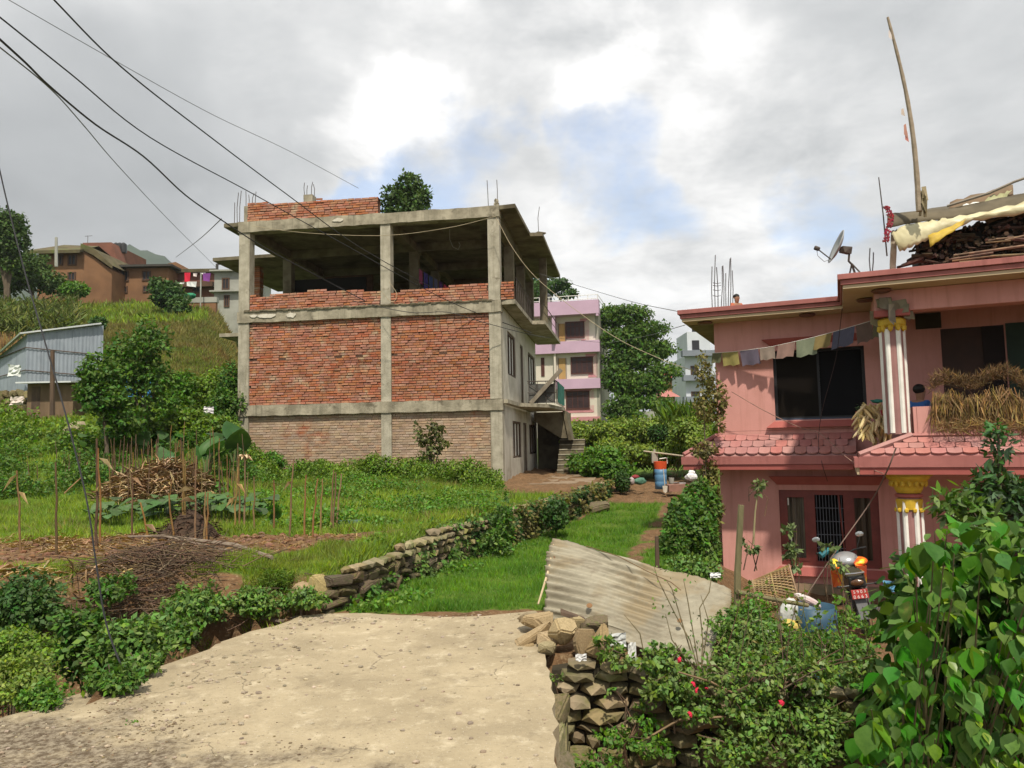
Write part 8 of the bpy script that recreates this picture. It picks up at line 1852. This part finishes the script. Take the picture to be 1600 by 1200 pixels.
# rising bare rose canes in front of the sheet
cn = thing('bare_canes', 'thin bare thorny canes rising in front of the tin sheet', 'canes', at(1095, 1060, 5.6))
for pts in ([(1095, 1060), (1078, 1000), (1055, 960), (1028, 905), (1022, 885)], [(1095, 1060), (1085, 1000), (1075, 940), (1068, 905)], [(1095, 1060), (1098, 1000), (1093, 950), (1108, 925), (1112, 900)], [(1095, 1060), (1050, 1000), (1040, 960)], [(1095, 1060), (1120, 1010), (1135, 985)], [(1080, 1020), (1062, 960), (1050, 920), (1040, 905)], [(1095, 1050), (1107, 970), (1095, 930)], [(1010, 1040), (1000, 990), (975, 960)], [(1095, 1060), (1040, 1050), (1000, 1030)]):
    MB().tube([at(px_, py_, 5.62)-cn.location for (px_, py_) in pts], [.006]+[.0045]*(len(pts)-2)+[.002], 5).build('cane', mat('olive_cane', (.20, .16, .09), (.13, .11, .06), 8, .8), cn)
foliage('leaves', [(tuple(at(1036, 925, 5.6)-cn.location), (.10, .03, .2)), (tuple(at(1075, 900, 5.6)-cn.location), (.08, .03, .06)), (tuple(at(1100, 985, 5.6)-cn.location), (.12, .04, .16))], 110, .026, g_vine, cn)
for pts, lab in (([(1000, 1160), (1060, 1125), (1130, 1120), (1170, 1130), (1250, 1145)], 'long brown bramble arching across the wall face'), ([(1060, 1050), (1110, 1065), (1170, 1095), (1250, 1140)], 'bramble cane running right from under the tin sheet')):
    o = MB().tube([at(a, b, 5.1) for a, b in pts], [.006, .008, .008, .007, .005][:len(pts)], 6).build('bramble', mat('brown_bramble', (.24, .16, .09), (.16, .11, .06), 8, .8)); tag(o, lab, 'bramble')
# straggling weeds with long bare stems over the wall and the yard edge
for i in range(46):
    px_ = R.uniform(1130, 1370); py_ = R.uniform(985, 1110); Yq = R.uniform(5.0, 6.3); b0 = at(px_, py_, Yq); L = R.uniform(.18, .5); tpx = b0+Vector((R.uniform(-.12, .12), R.uniform(-.08, .04), L)); lean = R.uniform(-.08, .08)
    sg = thing('straggling_weed', 'thin straggling weed stem with small leaves rising over the stone wall bushes', 'weed', b0-Vector((0, 0, .15)), 0, 'straggling weed stems over the wall'); o_ = b0-Vector((0, 0, .15)); pts = [Vector((0, 0, 0)), (b0-o_).lerp(tpx-o_, .5)+Vector((lean, 0, 0)), tpx-o_]
    MB().tube(pts, [.004, .003, .0015], 4).build('stem', twig_m if i % 2 else MATS['green_brown_stem'] if 'green_brown_stem' in MATS else mat('green_brown_stem', (.14, .15, .05), None, 6), sg)
    k = R.randint(6, 16); tt_ = NP.random(k); oo = np.array([tuple(pts[1].lerp(pts[2], float(q)*1.0) if q > .3 else pts[0].lerp(pts[1], float(q)*3)) for q in tt_])+NP.normal(0, .012, (k, 3))
    scatter('leaves', LEAF, oo, basis_from(rand_dirs(k)+np.array([0, -.3, .2]), rand_dirs(k)+np.array([0, 0, 1])), R.uniform(.025, .05)*(.6+.8*NP.random(k)), R.choice((g_fresh, g_yel, g_vine, g_dry)), sg)
# dark soil crumbs and debris on the near left of the concrete
deb = MB()
for (px_, py_, n_, sp_) in ((250, 1150, 220, .16), (180, 1125, 160, .2), (480, 1180, 100, .16), (60, 1140, 400, .35), (120, 1185, 400, .32)):
    c = ground_at(px_, py_)
    for i in range(n_):
        x, y = c.x+R.gauss(0, sp_), c.y+R.gauss(0, sp_*.8); s_ = .0015+.007*R.random()**3; deb.ico((x, y, s_*.3), (s_*1.4, s_, s_*.6), 1, .3)
o = stuff(deb.build('soil_crumbs', mat('dark_soil_crumb', (.20, .15, .095), (.12, .09, .055), 20, .95, rnd=.3))); tag(o, 'dark soil crumbs and debris scattered on the near concrete', 'soil')
# red flowers
fm = MB()
for i in range(16):
    a = i*2.4; r_ = .005+.0011*i; t_l = .35+.05*i; fm.ico((r_*math.cos(a), r_*math.sin(a), .012-.0008*i), (.010, .008, .006), 1, .1)
fme = fm.mesh('rose_petals', mat('red_rose_petal', (.72, .03, .08), (.55, .02, .06), 20, .6, leaf=.15), smooth=True)
for (px_, py_, lab) in ((1062, 1031, 'topmost red rose just below the tin sheet'), (1083, 1069, 'red rose left of the pair in the middle'), (1089, 1079, 'red rose, lower of the close pair'), (1104, 1076, 'dim red rose bud right of the pair'), (1078, 1116, 'lowest red rose above the arching bramble'), (1221, 1098, 'single red flower far right in the weedy mass')):
    r_ = bpy.data.objects.new('red_rose', fme); COL.objects.link(r_); r_.location = at(px_, py_, 4.98 if px_ < 1200 else 5.0); r_.rotation_euler = (R.uniform(.6, 1.2), R.uniform(-.4, .4), R.uniform(0, 6)); r_.scale = (.80,)*3 if px_ != 1104 else (.45,)*3; tag(r_, lab, 'rose', 'red roses over the stone wall')
# ---- the big leaved bush at the right
bl_m = mat('big_bush_leaf', (.090, .215, .025), (.060, .160, .018), 3, .6, .2, 30, leaf=.38, rnd=.45, spec=.22, c3=(.17, .19, .04), s3=5, a3=(.6, .72))
def big_leaf(name, m, k):
    n = 7; v = []; f = []; rr = random.Random(k)
    wv_ = [.04, .24, .36, .37, .28, .13, .0]; lb_s = rr.uniform(.85, 1.15)
    for i in range(n):
        t = i/(n-1); w = wv_[i]*lb_s+(.05 if i in (2, 4) else 0)*rr.uniform(.4, 1.3); z = -.30*t*t; cu = .13
        v += [(-w, t, z+cu*w*1.6), (-w*.5, t, z+cu*w*.3), (0, t, z-.02), (w*.5, t, z+cu*w*.3), (w, t, z+cu*w*1.6)]
    for i in range(n-1):
        for j in range(4): a = i*5+j; f.append((a, a+1, a+6, a+5))
    return MB().add(v, f).mesh(name, m, smooth=True)
BL_ = [big_leaf('leaf', bl_m, i) for i in range(4)]; YLm = mat('young_bush_leaf', (.21, .32, .045), (.16, .26, .035), 3, .42, leaf=.35, rnd=.25, spec=.5); YL_ = [big_leaf('leaf', YLm, i+7) for i in range(2)]
bc = at(1500, 1190, 4.3); bush = thing('leafy_bush', 'big bush with broad pointed bright green leaves filling the lower right corner', 'bush', (bc.x, bc.y, -1.75))
BO = Vector((bc.x, bc.y, -1.75)); nleaf = 0; tips = []
shape = [(1380, 1150), (1400, 1090), (1370, 1040), (1400, 980), (1380, 940), (1420, 900), (1400, 850), (1440, 850), (1480, 820), (1530, 800), (1570, 850), (1600, 830)]
def inside(px_, py_):
    left = np.interp(py_, [795, 830, 870, 920, 960, 1000, 1060, 1100, 1200], [1510, 1445, 1425, 1425, 1430, 1405, 1370, 1360, 1335]); return px_ > left
clusters = []
for _ in range(9000):
    if len(clusters) >= 230: break
    px_, py_ = R.uniform(1330, 1690), R.uniform(800, 1270)
    if not inside(px_, py_): continue
    if all((px_-q[0])**2+(py_-q[1])**2 > 15.5**2 for q in clusters): clusters.append((px_, py_))
LV = []
for (px_, py_) in clusters:
    Y = 3.65+.75*R.random()+.0006*(1200-py_)+.0007*(1600-px_); c = at(px_, py_, Y); tips.append(c)
    sz = R.choice((R.uniform(.07, .10), R.uniform(.10, .15), R.uniform(.12, .155)))*(1.0 if py_ > 850 else .85); ph0 = R.uniform(0, 6.28); young = R.random() < .35
    for i in range(4 if not young else 5):
        a = ph0+i*2*PI/4+R.uniform(-.4, .4)
        if R.random() < .35: a = -PI/2+R.uniform(-1, 1)
        if young and i >= 3: me = R.choice(YL_); q = sz*R.uniform(.45, .65); pit = R.uniform(-.6, .3)
        else: me = R.choice(BL_); q = sz*R.uniform(.7, 1.1); pit = R.uniform(-1.25, -.45)
        d = Vector((math.cos(a), math.sin(a), 0)); M_ = Matrix.Rotation(a-PI/2, 4, 'Z') @ Matrix.Rotation(pit, 4, 'X') @ Matrix.Rotation(R.uniform(-.35, .35), 4, 'Y')
        LV.append((Y-.1*(me in YL_), me, Matrix.Translation(c-BO+d*.03+Vector((0, 0, R.uniform(-.02, .02)))) @ M_ @ Matrix.Scale(q, 4)))
LV.sort(key=lambda t: t[0]); more = {}
for i, (Y, me, M_) in enumerate(LV):
    if i < 298:
        o = bpy.data.objects.new('leaf', me); COL.objects.link(o); o.parent = bush; o.matrix_local = M_
    else:
        mb = more.setdefault(me.materials[0].name, MB()); mb.add([M_ @ v.co for v in me.vertices], [tuple(p.vertices) for p in me.polygons])
for k_, mb in more.items(): stuff(mb.build('more_leaves', MATS[k_], bush, smooth=True))
for i, c in enumerate(tips[::2]):
    root = Vector((BO.x+R.uniform(-.25, .25), BO.y+R.uniform(.1, .5), -1.7)); mid = root.lerp(c, .6)+Vector((0, .12, -.05)); MB().tube([root-BO, mid-BO, c-BO], [.012, .007, .003], 5).build('branch', mat('green_brown_branch', (.13, .11, .05), (.09, .07, .04), 8, .8), bush)
# inner, further leaves that are not told apart singly
IN = [(tuple(at(1470, 950, 4.9)-BO), (.42, .3, .45)), (tuple(at(1560, 1000, 4.7)-BO), (.45, .35, .65)), (tuple(at(1480, 1120, 4.7)-BO), (.45, .3, .35)), (tuple(at(1420, 1100, 4.9)-BO), (.25, .25, .35)), (tuple(at(1580, 880, 4.8)-BO), (.35, .3, .30))]
o = foliage('inner_leaves', IN, 2600, .12, g_mul, bush, shell=.2, tmpl=LEAF6, droop=.8); stuff(o)
# slender leaved tree behind it
ct = at(1540, 900, 5.6)
tt = thing('citrus_tree', 'dark narrow leaved small tree with a tall top shoot behind the big leaved bush', 'tree', (ct.x, ct.y, -1.6)); TO = Vector((ct.x, ct.y, -1.6))
cb_ = [(B(1555, 770, 5.6, 42, 36)), (B(1580, 800, 5.6, 40, 40)), (B(1480, 785, 5.5, 28, 14)), (B(1515, 800, 5.5, 40, 22)), (B(1500, 770, 5.5, 22, 12)), (B(1560, 700, 5.6, 12, 42))]
narrow = (np.array([[0,0,0],[.17,.35,-.02],[.15,.65,-.05],[0,1,-.12],[-.15,.65,-.05],[-.17,.35,-.02]]), np.array([[0,1,2,3,4,5]]))
foliage('dark_leaves', [(tuple(Vector(b[0])-TO), b[1]) for b in (cb_[0], cb_[1])], 900, .085, mat('citrus_leaf', (.035, .085, .022), (.05, .11, .028), 3, .35, leaf=.2, rnd=.4, spec=.6), tt, shell=.3, tmpl=narrow)
foliage('bright_leaves', [(tuple(Vector(b[0])-TO), b[1]) for b in (cb_[2], cb_[3], cb_[4])], 380, .085, mat('bright_citrus_leaf', (.13, .22, .04), (.09, .17, .03), 3, .4, leaf=.35, rnd=.3, spec=.6), tt, shell=.3, tmpl=narrow)
foliage('shoot_leaves', [(tuple(Vector(cb_[5][0])-TO), cb_[5][1])], 150, .075, MATS['citrus_leaf'], tt, shell=.2, tmpl=narrow)
foliage('tip_leaves', [(tuple(at(1556, 672, 5.6)-TO), (.07, .06, .06))], 60, .06, mat('tip_leaf', (.07, .22, .04), (.05, .16, .03), 3, .3, leaf=.35, spec=.7), tt, shell=.2, tmpl=narrow)
MB().tube([(0, 0, 0), at(1550, 850, 5.6)-TO, at(1562, 760, 5.6)-TO, at(1560, 670, 5.6)-TO], [.03, .022, .015, .006], 7).build('trunk', bark, tt)
for q in ((1480, 785), (1515, 800), (1585, 800), (1500, 765)): MB().tube([at(1550, 850, 5.6)-TO, at(q[0], q[1], 5.5)-TO], [.012, .005], 5).build('limb', bark, tt)
# ================================================================== haze
hm = bpy.data.materials.new('haze_air'); hm.use_nodes = True; nt = hm.node_tree; nt.nodes.clear()
ho = N('ShaderNodeOutputMaterial'); pv = N('ShaderNodeVolumePrincipled'); pv.inputs['Density'].default_value = .00022; pv.inputs['Color'].default_value = (.86, .92, 1, 1); pv.inputs['Anisotropy'].default_value = .2
nt.links.new(pv.outputs[0], ho.inputs['Volume'])
hb_ = MB().bx(-2600, 2600, -70, 6600, -6, 365).build('haze', hm); hb_['kind'] = 'stuff'; hb_['label'] = 'thin pale haze in the air'
